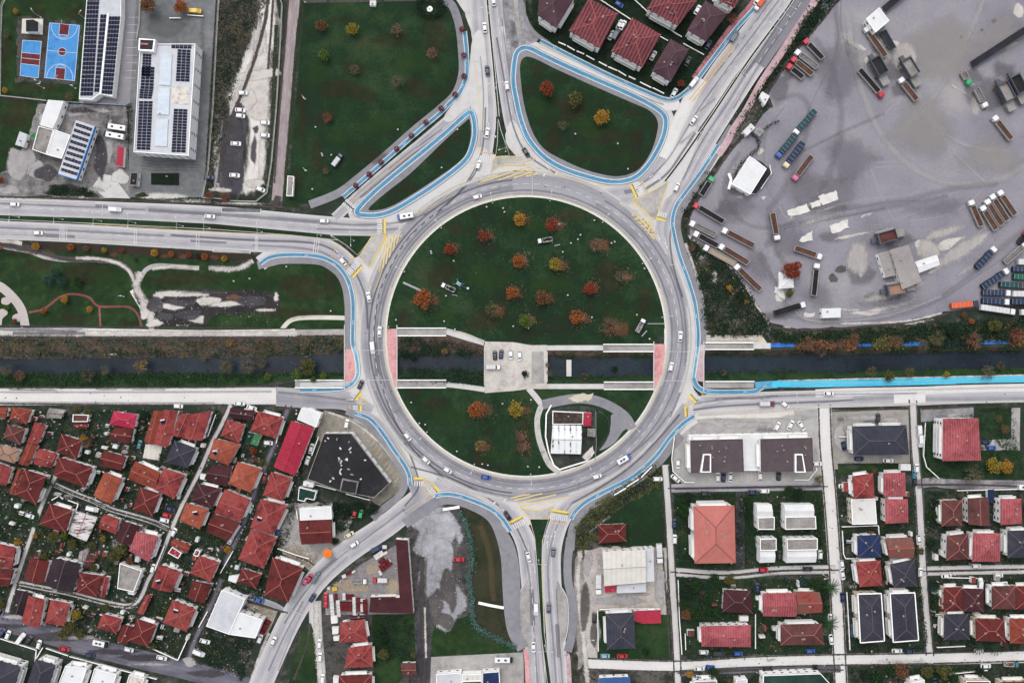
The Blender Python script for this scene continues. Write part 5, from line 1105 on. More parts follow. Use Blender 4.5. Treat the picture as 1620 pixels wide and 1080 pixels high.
HR=[
 ([(1145,932),(1187,934),(1191,970),(1143,967)],5.5,'hip','maroon',"maroon hip roof"),([(1207,938),(1258,937),(1260,975),(1207,974)],7,'gable','rose',"red gable roof"),([(1259,935),(1297,936),(1301,968),(1261,971)],6.5,'gable','mossy',"moss-stained red roof"),([(1109,990),(1188,988),(1188,1023),(1110,1022)],8,'hip','rose',"long red hip roof"),
 ([(1235,987),(1300,986),(1304,1019),(1235,1020)],7.5,'hip','brown',"long brown hip roof"),([(958,970),(1003,968),(1005,1025),(960,1027)],8,'hip','charcoal',"L"),([(946,830),(990,828),(991,856),(948,859)],4.5,'hip','dred',"dark red hip roof"),
 ([(1348,753),(1381,748),(1384,787),(1351,789)],7,'hip','red',"red hip roof"),([(1346,789.5),(1384,787.5),(1387,828),(1348,829)],6,'flat','patchy',"L"),([(1398,748),(1432,747),(1433,785),(1398,785)],7.5,'hip','rose',"red hip roof"),([(1400,789),(1436,789),(1437,826),(1401,828)],7.5,'hip','rose',"red hip roof"),
 ([(1356,847),(1392,845),(1394,881),(1357,882)],8,'hip','navy',"L"),([(1400,851),(1443,849),(1446,882),(1407,883)],7.5,'gable','mossy',"moss-stained red roof"),([(1354,888),(1393,886),(1396,926),(1360,928)],8,'hip','red',"red hip roof"),([(1408,892),(1447,884),(1451,927),(1414,929)],8,'hip','slate',"slate hip roof"),
 ([(1357,939),(1394,938),(1399,1013),(1361,1016)],9,'hip','slate',"L"),([(1408,938),(1447,937),(1453,1012),(1413,1015)],9,'hip','slate',"L"),([(1490,792),(1522,790),(1522,831),(1490,832)],7.5,'hip','brown',"brown hip roof"),([(1531,788),(1564,786),(1566,831),(1532,829)],7,'gable','brown',"brown gable roof"),
 ([(1583,789),(1616,788),(1617,828),(1583,830)],8,'hip','rose',"red hip roof"),([(1498,847),(1532,843),(1533,884),(1497,886)],7.5,'hip','brown',"brown hip roof"),([(1540,843),(1582,843),(1582,888),(1538,888)],8,'hip','rose',"red hip roof"),([(1594,839),(1632,838),(1632,881),(1594,882)],8,'hip','slate',"slate hip roof"),
 ([(1493,929),(1522,928),(1524,967),(1493,967)],6.5,'hip','dred',"dark red hip roof"),([(1523,930),(1556,931),(1556,967),(1524,967)],6.5,'hip','maroon',"maroon hip roof"),([(1569,927),(1606,926),(1606,963),(1569,963)],7,'hip','brown',"brown hip roof"),([(1607,927),(1640,926),(1640,963),(1607,963)],6.5,'hip','dred',"dark red hip roof"),
 ([(1494,971),(1532,970),(1534,1011),(1493,1012)],7.5,'hip','slate',"slate hip roof"),([(1543,978),(1589,979),(1591,1015),(1544,1013)],7,'hip','dred',"dark red hip roof"),([(1597,978),(1640,978),(1640,1018),(1598,1017)],7,'hip','rust',"rust-red hip roof"),([(1527,1076),(1566,1076),(1566,1112),(1527,1112)],7,'flat','brown',"brown roof"),
 ([(1584,1078),(1632,1077),(1632,1112),(1584,1112)],7,'hip','dred',"dark red hip roof"),([(1484,945),(1492,945),(1492,965),(1483,965)],3,'mono','red',"small red lean-to"),([(1088,997),(1099,997),(1099,1006),(1088,1006)],3,'mono','brown',"small brown lean-to"),
 ([(1335,763),(1342,763),(1342,778),(1335,778)],3,'mono','red',"small red lean-to"),([(1563,774),(1573,774),(1573,795),(1563,795)],2.6,'mono','navy',"small navy carport"),([(1586,1009),(1595,1010),(1595,1022),(1586,1022)],2.6,'mono','maroon',"small maroon carport"),
 ([(1425,734),(1441,734),(1441,744),(1425,744)],2.6,'flat','white',"small white garage"),([(1170,974),(1184,974),(1184,982),(1170,982)],2.6,'flat','white',"small white garage"),([(1347,988),(1353,988),(1353,1007),(1347,1007)],.8,'flat','blue',"small blue pool cover"),([(1353,991),(1358,991),(1358,1008),(1353,1008)],2.5,'flat','cream',"small cream shed"),
]
LB={'charcoal':"dark slate-blue hip-roofed house between the dirt track and a red lean-to",'patchy':"house with a patchy white and grey flat roof",'navy':"navy blue hip-roofed house with white side walls"}
tw=["left of two long twin slate-roofed blocks with white gutters","right of two long twin slate-roofed blocks with white gutters"]
for q,h,rf_,m,base in HR:
    lb=None
    if base == 'L':lb=LB.get(m) or tw.pop(0)
    tail='' if base.split()[-1] in ('lean-to','carport','garage','cover','shed') else ' house'
    hh,rr,PP,cc=house(q,h,rf_,RED[m],base + tail,label=lb,bal=.85 if h > 6 else 0,heat=0,chim=HRN.choice((1,2,2,3)) if tail else 0,group=G4 if tail else 'small lean-tos and garages',wall=HRN.choice((wall_white,wall_white,wall_white,wall_cream)),win=bool(tail),parapet=0 if not tail else .5,cat='house' if tail else base.split()[-1],name='house' if tail else base.split()[-1].replace('-','_'))
    if m == 'slate' and lb:
        b=MB()
        for a,b_ in zip(PP,PP[1:]+PP[:1]):b.tube(a,b_,.32,n=4)
        b.obj('gutter',[trim],rr)
L([(953,872),(1021,869),(1022,921),(956,926)],8,'gable',RED['cream'],cat='warehouse',label="big cream ribbed warehouse roof in the builder's yard",name='warehouse',rise=1.2,ridge=alu,win=True)
L([(1021,868),(1034,867),(1035,919),(1022,920)],6.5,'mono',RED['lgrey'],cat='warehouse',label="pale grey strip roof along the right side of the cream warehouse",name='annex',parapet=0)
L([(976,926),(1022,922),(1022,936),(976,938)],4,'mono',RED['lgrey'],cat='canopy',label="pale blue-grey canopy along the lower side of the cream warehouse",name='canopy',parapet=0,win=False)
L([(956,927),(975,926),(975,936),(957,937)],3.9,'mono',RED['crimson'],cat='canopy',label="small crimson canopy at the lower left corner of the cream warehouse",name='canopy',parapet=0,win=False)
L([(1003,966),(1045,964),(1046,985),(1018,986),(1004,982)],3.2,'mono',RED['crimson'],cat='garage',label="crimson lean-to roof on the right of the slate-blue house",name='lean_to',parapet=0)
L([(948,1072),(997,1070),(998,1104),(944,1104)],6,'gable',RED['blue'],cat='house',label="house with a steel blue roof on the bottom edge",bal=0)
L([(1207,1067),(1298,1064),(1318,1086),(1318,1120),(1206,1120)],7,'flat',RED['green'],cat='market hall',label="dark green flat roof with a white rim on the bottom edge",name='market_hall')
L([(1098,1076),(1134,1075),(1135,1110),(1098,1110)],6,'flat',RED['conc'],cat='house',label="grey flat-roofed house on the bottom edge beside a dark green roof",bal=1)
L([(1164,1074),(1182,1073),(1182,1104),(1164,1104)],5,'flat',RED['lgrey'],cat='house',label="narrow pale grey roof on the bottom edge left of a dark green roof",bal=0)
L([(1440,1078),(1462,1074),(1464,1110),(1438,1110)],6,'flat',RED['white'],cat='house',label="white flat-roofed house on the bottom edge below the trees",bal=1)
L([(690,1066),(730,1063),(731,1104),(690,1104)],5,'flat',RED['lgrey'],cat='filling station',label="pale grey shop roof of the station on the bottom edge",name='station_shop',parapet=.2)
L([(731,1066),(762,1065),(762,1076),(731,1077)],4.8,'flat',RED['cream'],cat='canopy',label="cream canopy in three bays next to the navy station roof",name='canopy',parapet=.1,win=False)
L([(763,1063),(790,1061),(792,1104),(763,1104)],5,'flat',RED['navy'],cat='filling station',label="navy station roof at the right end of the bottom forecourt",name='station_building',parapet=.2)
L([(731,1077),(762,1076),(762,1104),(731,1104)],4.4,'flat',RED['slate'],cat='filling station',label="grey station roof below the cream canopy",name='station_building',parapet=.1)
# ---------------------------------------------------------------- small extensions and sheds squeezed between the houses
def inside(x,y,q):
    c=False;n_=len(q)
    for i in range(n_):
        x0,y0=q[i][:2];x1,y1=q[(i+1) % n_][:2]
        if (y0 > y) != (y1 > y) and x < (x1-x0)*(y-y0)/(y1-y0)+x0:c=not c
    return c
def near(x,y,P,w):
    for (x0,y0),(x1,y1) in zip(P,P[1:]):
        dx,dy=x1-x0,y1-y0;t=max(0,min(1,((x-x0)*dx+(y-y0)*dy)/(dx*dx+dy*dy+1e-9)))
        if math.hypot(x-x0-dx*t,y-y0-dy*t) < w:return True
    return False
STREETS=[([(457,640),(440,690),(420,735),(404,775),(392,810),(375,850),(358,888),(345,930),(326,972),(308,1012),(296,1050)],7),([(365,640),(350,672),(335,700),(318,740),(300,775),(285,805),(270,840),(250,890),(235,915),(222,945),(205,958),(165,952),(110,938),(70,930),(30,922)],6.5),([(88,752),(72,785),(60,815),(50,845),(38,880),(25,920),(14,955),(8,980)],6.5),([(82,764),(110,777),(150,793),(175,805),(210,815),(245,826),(270,838)],6.5),([(-40,965),(0,980),(60,998),(120,1016),(200,1037),(290,1058),(360,1076)],17),([(1052,735),(1057,800),(1061,870),(1065,940),(1069,1000),(1073,1090)],9),([(1304,636),(1306,700),(1311,760),(1318,850),(1324,950),(1331,1090)],13.5),([(1444,632),(1447,700),(1452,760),(1455,800),(1460,900),(1466,980),(1471,1036)],9.5),([(1066,904),(1150,909),(1230,902),(1322,900)],9),([(925,1049),(1075,1053),(1200,1046),(1320,1043),(1450,1041),(1640,1037)],12),([(1460,903),(1540,901),(1640,899)],9.5),([(1062,772),(1180,770),(1304,768)],9),([(1450,766),(1540,766),(1640,770)],10),([(1075,1064),(1200,1058),(1330,1058)],7),([(346,935),(452,968)],6),([(404,1085),(440,1020),(462,975),(490,930),(520,897),(560,865),(610,832)],22)]

def annexes(poly,n,seed,group,rot):
    rn=random.Random(seed);k=tr=0;x0,x1,y0,y1=min(p[0] for p in poly),max(p[0] for p in poly),min(p[1] for p in poly),max(p[1] for p in poly)
    kinds=[('rust','rust-coloured annex'),('dred','dark red annex'),('brown','brown annex'),('lgrey','pale metal shed'),('conc','grey concrete shed'),('cream','cream shed'),('white','white shed'),('maroon','maroon annex')]
    while k < n and tr < 6000:
        tr += 1;x,y=rn.uniform(x0,x1),rn.uniform(y0,y1);w,l=rn.uniform(3,6.5),rn.uniform(4.5,10);a=R(rot + rn.choice((0,90)) + rn.uniform(-4,4));c,s_=math.cos(a),-math.sin(a)
        q=[(x+u*l/2*c-v*w/2*s_*-1*-1,y+u*l/2*s_+v*w/2*c) for u,v in ((-1,-1),(1,-1),(1,1),(-1,1))]
        T_=q + [((q[i][0]+q[(i+1)%4][0])/2,(q[i][1]+q[(i+1)%4][1])/2) for i in range(4)] + [(x,y)]
        if not all(inside(px_,py_,poly) for px_,py_ in T_):continue
        if any(inside(px_,py_,f) for f in FOOT for px_,py_ in T_) or any(inside(px_,py_,q) for f in FOOT for px_,py_ in f):continue
        if any(near(px_,py_,P,w_+1.5) for px_,py_ in T_ for P,w_ in STREETS):continue
        if any(math.hypot(x-t[0],y-t[1]) < 11 for t in PARKED):continue
        k += 1;m,b_=rn.choice(kinds);house(q,rn.uniform(2.4,3.4),rn.choice(('gable','mono')) if w > 4 else 'mono',RED[m],'small ' + b_,rise=.6,cat='annex' if 'annex' in b_ else 'shed',name='annex' if 'annex' in b_ else 'shed',group=group,parapet=0,win=False,chim=0)
PARKED=[(222,703),(425,700),(493,709),(487,728),(397,804),(366,852),(276,841),(265,814),(261,822),(270,804),(243,898),(276,893),(148,804),(48,815),(384,938),(410,948),(205,1026),(257,1039),(440,840),(156,894),(1334,705),(1358,725),(1404,728),(1388,661),(1557,699),(1567,708)]
annexes([(2,652),(440,652),(450,690),(430,760),(400,860),(350,960),(310,1030),(150,1000),(2,985)],70,5,'small annexes and sheds of the lower left quarter',-15)
annexes([(1075,915),(1305,912),(1312,1025),(1078,1030)],7,6,'small annexes and sheds of the lower right blocks',0);annexes([(1332,770),(1438,760),(1452,925),(1342,930)],7,7,'small annexes and sheds of the lower right blocks',0);annexes([(1470,790),(1618,785),(1618,1015),(1476,1010)],14,8,'small annexes and sheds of the lower right blocks',0)
# ---------------------------------------------------------------- trees, shrubs, hedges, ground plants
LEAF=dict(
 orange=leafmat('leaf_orange',[(112,68,42),(160,92,52),(188,114,64),(138,78,48)]),red=leafmat('leaf_red',[(100,50,42),(142,66,48),(168,86,58),(118,60,46)]),gold=leafmat('leaf_gold',[(134,92,40),(184,136,52),(206,160,70),(152,108,48)]),
 yellow=leafmat('leaf_yellow',[(110,96,40),(160,138,52),(180,158,70),(96,88,40)]),olive=leafmat('leaf_olive',[(62,66,40),(96,98,56),(124,118,70),(50,56,36)]),green=leafmat('leaf_green',[(26,44,28),(40,66,38),(58,88,50),(32,52,34)]),lime=leafmat('leaf_lime',[(70,92,40),(104,126,54),(84,104,50)]),
 dark=leafmat('leaf_dark',[(26,40,32),(38,56,42),(52,74,54)]),teal=leafmat('leaf_teal',[(34,58,54),(52,80,74),(66,98,90),(40,64,58)]),brown=leafmat('leaf_brown',[(84,60,44),(124,88,62),(148,106,76),(70,56,44)]),pink=leafmat('leaf_rose_brown',[(110,84,72),(146,110,94),(164,126,110),(92,74,64)]),hedge=leafmat('leaf_hedge',[(54,84,80),(84,120,114),(112,146,140),(66,98,92)]),grey=leafmat('twig_grey',[(74,70,62),(104,100,88),(126,120,106)]),dred=leafmat('leaf_dark_red',[(96,30,34),(136,44,46),(150,62,58)]))
bark=M('bark',[(62,52,44),(90,78,66)],(.8,3,8));twig=M('twig',[(104,84,70),(138,114,98)],(.8,3,8));twig_g=M('twig_olive',[(90,86,66),(120,114,90)],(.8,3,8))
def rdir(rn):
    z=rn.uniform(-1,1);a=rn.uniform(0,6.2832);s_=math.sqrt(1-z*z);return Vector((s_*math.cos(a),s_*math.sin(a),z))
def leaf(b,c,s,rn,up=.5):
    n_=(rdir(rn) + Vector((0,0,up))).normalized();u=n_.orthogonal().normalized();w=n_.cross(u);a=rn.uniform(0,3.14);u2=u*math.cos(a)+w*math.sin(a);w2=n_.cross(u2)
    b.v += [c+u2*s,c+w2*s*.7,c-u2*s,c-w2*s*.7];k=len(b.v);b.f.append((k-4,k-3,k-2,k-1));b.m.append(0)
def crown(style,seed):
    rn=random.Random(seed);b=MB()
    if style == 'leafy':
        blobs=[(rdir(rn)*rn.uniform(.35,.78),rn.uniform(.24,.4)) for _ in range(30)] + [(Vector((0,0,.3)),.5)]
        for c,r in blobs:
            c=Vector((c.x,c.y,c.z*.62+1.25))
            for _ in range(34):leaf(b,c + rdir(rn)*r*rn.uniform(.55,1.05),rn.uniform(.06,.115),rn)
    elif style == 'thin':
        for _ in range(26):
            c=rdir(rn)*rn.uniform(.35,.95);c=Vector((c.x,c.y,abs(c.z)*.7+.95))
            for _ in range(13):leaf(b,c + rdir(rn)*.2*rn.uniform(.3,1.1),rn.uniform(.045,.085),rn)
    elif style == 'ball':
        for _ in range(520):d=rdir(rn);leaf(b,Vector((d.x,d.y,d.z*.9+1.4))*1.0*rn.uniform(.82,1.02),rn.uniform(.09,.16),rn)
    elif style == 'palm':
        for i in range(16):
            a=i*6.2832/16 + rn.uniform(-.15,.15);up=rn.uniform(.05,.35);p=Vector((0,0,1.6));d=Vector((math.cos(a),math.sin(a),up)); 
            for k in range(7):
                q=p + d*.17;d.z -= .14;s_=Vector((-math.sin(a),math.cos(a),0))
                for t in (-1,1):b.add([p,q,q*.6+p*.4 + s_*t*.19*(1-k/9) + d*.16],[(0,1,2)])
                p=q
    return b
def limbs(style,seed):
    rn=random.Random(seed);b=MB();b.tube((0,0,0),(.02,.02,.75),.075,.05,n=6)
    if style == 'palm':b.tube((0.02,0.02,.75),(0,0,1.62),.055,.05,n=6);return b
    for i in range(22 if style == 'thin' else 7):
        a=rn.uniform(0,6.2832);r=rn.uniform(.5,.97);z=rn.uniform(1.1,1.75);m_=Vector((math.cos(a)*r*.45,math.sin(a)*r*.45,.75+(z-.75)*.6))
        b.tube((.02,.02,.68),m_,.028,.018,n=4);b.tube(m_,(math.cos(a)*r,math.sin(a)*r,z),.018,.006,n=4)
        if style == 'thin':
            for _ in range(4):a2=a + rn.uniform(-.5,.5);r2=rn.uniform(.7,1.02);b.tube(m_,(math.cos(a2)*r2,math.sin(a2)*r2,z+rn.uniform(-.3,.15)),.013,.006,n=3)
    return b
TM={}
def tree(px,py,rpx,col,style='leafy',base=None,group='autumn trees on the ring lawn',z=.34,cat='tree',name='tree',hk=1.0):
    v=(int(px*3+py) % 4);kc=(style,v,col);kt=(style,v,'thin' if col in ('olive','green','grey') else 'b')
    if kc not in TM:TM[kc]=crown(style,100+v*7+len(style)).mesh('crown',[LEAF[col]])
    if kt not in TM:TM[kt]=limbs(style,50+v*3).mesh('trunk',[bark if style in ('leafy','ball','palm') else (twig_g if kt[2] == 'thin' else twig)])
    r=rpx*S*(1.12 if style == 'leafy' else 1.05);hc=r*1.3*hk;p=g(px,py,hc)
    root=obj(name,None,loc=(p.x,p.y,z),rz=(px*1.7+py) % 6.28,sc=(r,r,r*hk))
    obj('trunk',TM[kt],root);obj('crown',TM[kc],root)
    nm={'gold':'golden','red':'orange-red','olive':'olive green','dark':'dark green','teal':'blue-green','pink':'bare rose-brown','grey':'bare greyish','dred':'dark red','brown':'rusty brown','lime':'yellow-green'}.get(col,col)
    reg(root,base or f"{nm} {cat}",px,py,cat,group);return root
def leaves_on_ground(px,py,r,col,n,seed):
    rn=random.Random(seed)
    for _ in range(n):
        a=rn.uniform(0,6.2832);d=abs(rn.gauss(0,.8))*r;x,y=px + r*.5 + d*math.cos(a),py + d*math.sin(a)
        if math.hypot(x-CX,y-CY) > 216:continue
        FALL.setdefault(col,MB());p=g(x,y);b=FALL[col];s_=rn.uniform(.1,.2);u=Vector((math.cos(a),math.sin(a),0))*s_;w=Vector((-u.y,u.x,0));p.z=.39 + rn.uniform(0,.02);b.v += [p+u,p+w,p-u,p-w];k=len(b.v);b.f.append((k-4,k-3,k-2,k-1));b.m.append(0)
FALL={}
RING=[(822,346,10,'gold','leafy'),(874,356,11,'red','leafy'),(766,372,9,'red','leafy'),(711,394,9.5,'red','leafy'),(820,412,10,'orange','leafy'),(879,418,11,'yellow','leafy'),(943,388,12,'pink','thin'),(983,437,10,'grey','thin'),(810,463,10.5,'orange','leafy'),(858,471,12,'brown','leafy'),(933,456,10.5,'red','leafy'),(668,473,15,'orange','leafy'),(779,490,13,'olive','thin'),(831,507,10.5,'lime','leafy'),(913,503,11.5,'orange','leafy'),(966,518,17,'brown','thin'),(755,647,13,'orange','leafy'),(816,647,13,'yellow','leafy'),(760,705,11,'yellow','thin'),(825,707,9,'brown','thin'),(822,690,7,'brown','thin')]
for i,t in enumerate(RING):tree(*t);leaves_on_ground(t[0],t[1],t[2],'pink' if i % 3 else 'brown',240,i)
for t in [(509,41,9,'brown','leafy'),(558,46,9.5,'yellow','leafy'),(512,87,9,'lime','leafy'),(627,47,10,'pink','thin'),(683,85,10,'pink','thin'),(560,110,9,'grey','thin'),(628,128,10,'grey','thin'),(517,186,9,'red','thin'),(516,270,6,'brown','thin')]:tree(*t,group='trees on the big left lawn');leaves_on_ground(t[0],t[1],t[2],'brown',0,3)
for t in [(865,140,12,'red','leafy'),(910,157,12.5,'olive','leafy'),(953,185,12,'gold','leafy'),(890,198,9,'grey','thin'),(1077,132,6,'red','leafy'),(1158,28,9,'red','thin')]:tree(*t,group='trees near the villas')
for i,t in enumerate([(731,47),(734,88),(734,121),(720,150),(698,172),(674,194),(651,215),(628,236),(603,257),(584,276),(563,294)]):tree(t[0],t[1],4.2,'dred','ball',cat='tree',base='small dark red round tree',group='red round trees along the cycle lane')
for t in [(234,9,13,'brown','leafy'),(287,11,11,'orange','leafy'),(25,18,4.5,'gold','leafy'),(8,143,5,'gold','leafy'),(110,153,7,'brown','thin'),(10,55,6,'olive','thin'),(330,311,9,'red','thin'),(356,312,10,'red','thin'),(385,60,14,'grey','thin'),(375,45,12,'grey','thin'),(1,285,6,'red','leafy')]:tree(*t,group='trees in the upper left corner')
for x,y,r,c_ in [(0,391,4,'orange'),(57,390,5.5,'gold'),(112,391,5,'orange'),(137,393,4,'brown'),(165,396,4,'yellow'),(193,396,3.5,'red'),(245,400,5.5,'gold'),(271,402,4.5,'orange'),(299,403,4,'red'),(324,406,5,'orange'),(355,409,4.5,'gold'),(313,405,4,'dark'),(215,411,3,'green')]:tree(x,y,r,c_,'ball',cat='shrub',name='round_shrub',group='orange round shrubs along the left avenue')
for x,y,r,c_ in [(88,431,6.5,'teal'),(78,444,7,'teal'),(98,445,7,'teal'),(123,446,6.5,'green')]:tree(x,y,r,c_,'ball',cat='bush',name='bush',group='round bushes in the left park')
for x,y,r,c_ in [(102,474,6,'gold'),(70,492,5,'orange'),(142,489,5.5,'gold'),(24,507,4,'red'),(11,487,4,'lime')]:tree(x,y,r,c_,'leafy',group='small trees beside the park path')
for t in [(8,585,11,'grey','thin'),(28,594,10,'brown','thin'),(222,578,12,'yellow','thin'),(164,585,9,'grey','thin'),(137,594,12,'dark','thin'),(357,580,12,'olive','thin'),(391,578,14,'grey','thin'),(412,574,9,'olive','thin'),(486,578,13,'olive','leafy'),(470,592,8,'lime','leafy'),(495,600,5,'lime','leafy'),(511,594,6,'lime','leafy'),(423,596,6,'lime','leafy'),(363,542,7,'gold','thin'),(335,540,6,'brown','thin'),(320,566,6,'grey','thin'),(703,556,6,'yellow','thin'),(640,560,9,'dark','leafy'),(655,565,7,'dark','leafy'),(973,584,6,'dark','leafy'),(925,595,7,'dark','thin'),(870,590,6,'olive','thin'),(866,577,5,'grey','thin'),(1145,589,6,'dark','thin'),
 (1380,588,10,'olive','thin'),(1408,595,9,'olive','leafy'),(1441,590,10,'olive','thin'),(1498,592,5.5,'yellow','leafy'),(1565,588,13,'grey','thin'),(1585,578,8,'dark','thin'),(1278,543,13,'brown','thin'),(1417,540,11,'brown','thin'),(1462,545,10,'grey','thin'),(1482,535,14,'olive','thin'),(1508,525,10,'dark','leafy'),(1540,540,15,'brown','thin'),(1575,515,10,'olive','leafy'),(1610,528,13,'red','thin'),(1300,557,9,'dark','thin'),(1352,535,10,'brown','thin'),(1537,508,5,'orange','leafy'),(1525,498,5,'brown','leafy')]:tree(*t,group='trees on the canal banks',z=-.6 if 550 < t[1] < 603 else .05)
for t in [(1254,427,15,'red','leafy'),(1250,464,7,'olive','leafy'),(1154,456,5,'gold','leafy'),(1094,391,7,'brown','thin'),(1181,477,5,'yellow','thin'),(1170,466,7,'dark','leafy')]:tree(*t,group='trees in the lorry yard and its verge',z=.1)
for t in [(1573,737,12,'yellow','leafy'),(1593,737,10,'gold','leafy'),(1540,752,16,'grey','thin'),(1295,758,10,'olive','thin'),(1590,678,8,'brown','thin'),(1580,662,7,'olive','thin'),(1083,808,11,'green','leafy'),(1078,795,9,'green','leafy'),(1087,786,8,'dark','leafy'),(1182,790,7,'green','leafy'),(1185,800,6,'green','leafy'),(1183,815,6,'dark','leafy'),(1249,776,9,'green','leafy'),(1264,780,10,'dark','leafy'),(1155,916,9,'olive','leafy'),(1130,918,10,'green','leafy'),(1100,925,11,'green','leafy'),(1085,935,10,'dark','leafy'),(1080,955,9,'green','leafy'),(1120,945,9,'green','leafy'),(1108,970,12,'green','leafy'),(1130,970,10,'green','leafy'),(1085,972,9,'brown','leafy'),(1272,922,8,'teal','leafy'),(1290,925,11,'green','leafy'),(1302,940,9,'dark','leafy'),(1206,995,9,'grey','thin'),(1128,1063,9,'green','leafy'),(1091,1066,6,'gold','leafy'),(1105,1070,6,'green','leafy'),(1480,945,8,'green','leafy'),(1477,930,8,'teal','leafy'),(1480,960,8,'green','leafy'),(1478,905+20,8,'dark','leafy'),(1456,872,6,'olive','leafy'),(1474,858,8,'dark','leafy'),(1520,782,7,'grey','thin'),(1426,1062,12,'brown','leafy'),(1466,1062,10,'olive','leafy'),(1492,1062,12,'olive','leafy'),(1410,1060,9,'green','leafy'),(1550,1062,8,'dark','leafy'),(1390,1070,12,'green','leafy'),(1370,1068,9,'dark','leafy'),(1510,1072,9,'green','leafy'),(1480,795,8,'dark','leafy'),(1475,815,8,'green','leafy'),(1384,748-4,5,'brown','thin'),(1290,1056,5,'dark','leafy')]:tree(*t,group='garden trees of the lower right blocks',z=.08)
for x,y in ((1314,928),(1574,1021),(1312,985),(1548,1020)):tree(x,y,12,'dark' if x > 1400 else 'green','palm',cat='palm',name='palm_tree',group='palms beside the pale streets',z=.08,hk=.8)
for t in [(137,700,9,'brown','thin'),(132,694,6,'gold','leafy'),(72,763,10,'green','leafy'),(85,850,9,'olive','leafy'),(114,862,8,'olive','leafy'),(70,882,8,'olive','leafy'),(100,838+8,7,'lime','leafy'),(28,858,6,'gold','leafy'),(55,847,4,'gold','leafy'),(146,862,6,'olive','leafy'),(163,851,5,'yellow','leafy'),(190,868,12,'olive','leafy'),(180,880,9,'olive','leafy'),(205,888,7,'brown','leafy'),(120,972,9,'yellow','leafy'),(112,992,10,'olive','leafy'),(100,1003,9,'olive','leafy'),(126,1003,8,'olive','leafy'),(148,896,7,'olive','leafy'),(120,650,7,'olive','leafy'),(139,652,6,'olive','leafy'),(228,656,7,'dark','leafy'),(400,714,6,'red','leafy'),(415,731,6,'olive','leafy'),(405,725,5,'green','leafy'),(360,868,6,'gold','leafy'),(300,882,6,'teal','leafy'),(240,1022,6,'olive','leafy'),(168,960,6,'olive','leafy'),(310,910,6,'olive','thin'),(2,955,6,'olive','leafy'),(598,995,8,'green','leafy'),(603,1010,9,'dark','leafy'),(606,1035,9,'olive','leafy'),(655,1035,6,'olive','thin'),(545,810,8,'dark','leafy'),(565,800,9,'dark','leafy'),(590,805,9,'dark','leafy'),(530,800,7,'dark','leafy'),(530,855,7,'dark','leafy'),(374,893,5,'green','leafy'),(830,592,6,'dark','leafy'),(938,850,6,'olive','leafy'),(1022,1030,7,'green','leafy')]:tree(*t,group='garden trees of the lower left quarter',z=.08)
for col,b in FALL.items():structure(b.obj('fallen_leaves',[LEAF[col]]),'stuff')
FB=[(min(p[0] for p in q)-2,max(p[0] for p in q)+2,min(p[1] for p in q)-2,max(p[1] for p in q)+2,q) for q in FOOT]
def hits(x,y):
    return any(a < x < b_ and c < y < d and inside(x,y,q) for a,b_,c,d,q in FB)
def undergrowth(name,poly,n,size,col,z0=.05,seed=1,hmax=.7,clear=True):
    rn=random.Random(seed);b=MB();x0,x1=min(p[0] for p in poly),max(p[0] for p in poly);y0,y1=min(p[1] for p in poly),max(p[1] for p in poly);k=0;tr=0
    while k < n and tr < n*8:
        tr += 1;x,y=rn.uniform(x0,x1),rn.uniform(y0,y1)
        if not inside(x,y,poly):continue
        if clear and (hits(x,y) or any(near(x,y,P,w) for P,w in STREETS)):continue
        if math.sin(x*.11+seed)*math.sin(y*.13+seed*2)+rn.uniform(-1,1)*.9 < -.25:continue
        k += 1;p=g(x,y);z=z0 if not callable(z0) else z0(x,y)
        for _ in range(7):leaf(b,Vector((p.x+rn.gauss(0,size),p.y+rn.gauss(0,size),z+rn.uniform(.05,hmax))),size*rn.uniform(.35,.7),rn,1.2)
    o=structure(b.obj(name,[LEAF[col]]),'stuff');return o
wild=[(1092,376),(1130,404),(1165,432),(1190,472),(1216,512),(1214,530),(1116,530),(1112,470),(1100,425)]
undergrowth('undergrowth',wild,900,.7,'dark',seed=2,hmax=1.3);undergrowth('undergrowth',wild,300,.55,'grey',seed=3);undergrowth('undergrowth',wild,260,.5,'olive',seed=4)
vstrip=[(1219,520),(1250,529),(1420,520),(1500,512),(1620,508),(1680,508),(1680,538),(1400,540),(1222,541)]
undergrowth('undergrowth',vstrip,1500,.8,'dark',seed=5,hmax=1.8);undergrowth('undergrowth',vstrip,240,.6,'brown',seed=6,hmax=1);undergrowth('undergrowth',vstrip,500,.6,'olive',seed=61,hmax=1)
nes=[(1300,-20),(1338,-20),(1318,5),(1244,95),(1205,148),(1186,172),(1165,208),(1128,262),(1105,300),(1088,345),(1080,345),(1100,300),(1140,245),(1165,205),(1190,160),(1240,90)]
undergrowth('undergrowth',nes,1500,.8,'dark',seed=7,hmax=2);undergrowth('undergrowth',nes,250,.6,'brown',seed=8)
cbw=[(-20,534),(440,537),(482,532),(543,532),(543,556),(440,562),(-20,565)]
bz=lambda yt,yw:(lambda x,y:max(-2.6,-2.6*(y-yt)/(yw-yt)) if yw > yt else max(-2.6,-2.6*(yt-y)/(yt-yw)))
undergrowth('undergrowth',cbw,320,.6,'grey',bz(533,568),9,.6,False);undergrowth('undergrowth',cbw,260,.6,'olive',bz(533,568),10,.7,False);undergrowth('undergrowth',cbw,500,.6,'teal',bz(533,568),11,.7,False);undergrowth('undergrowth',cbw,500,.6,'dark',bz(533,568),12,.6,False)
cbs=[(-20,592),(543,592),(543,600),(465,600),(400,608),(-20,611)]
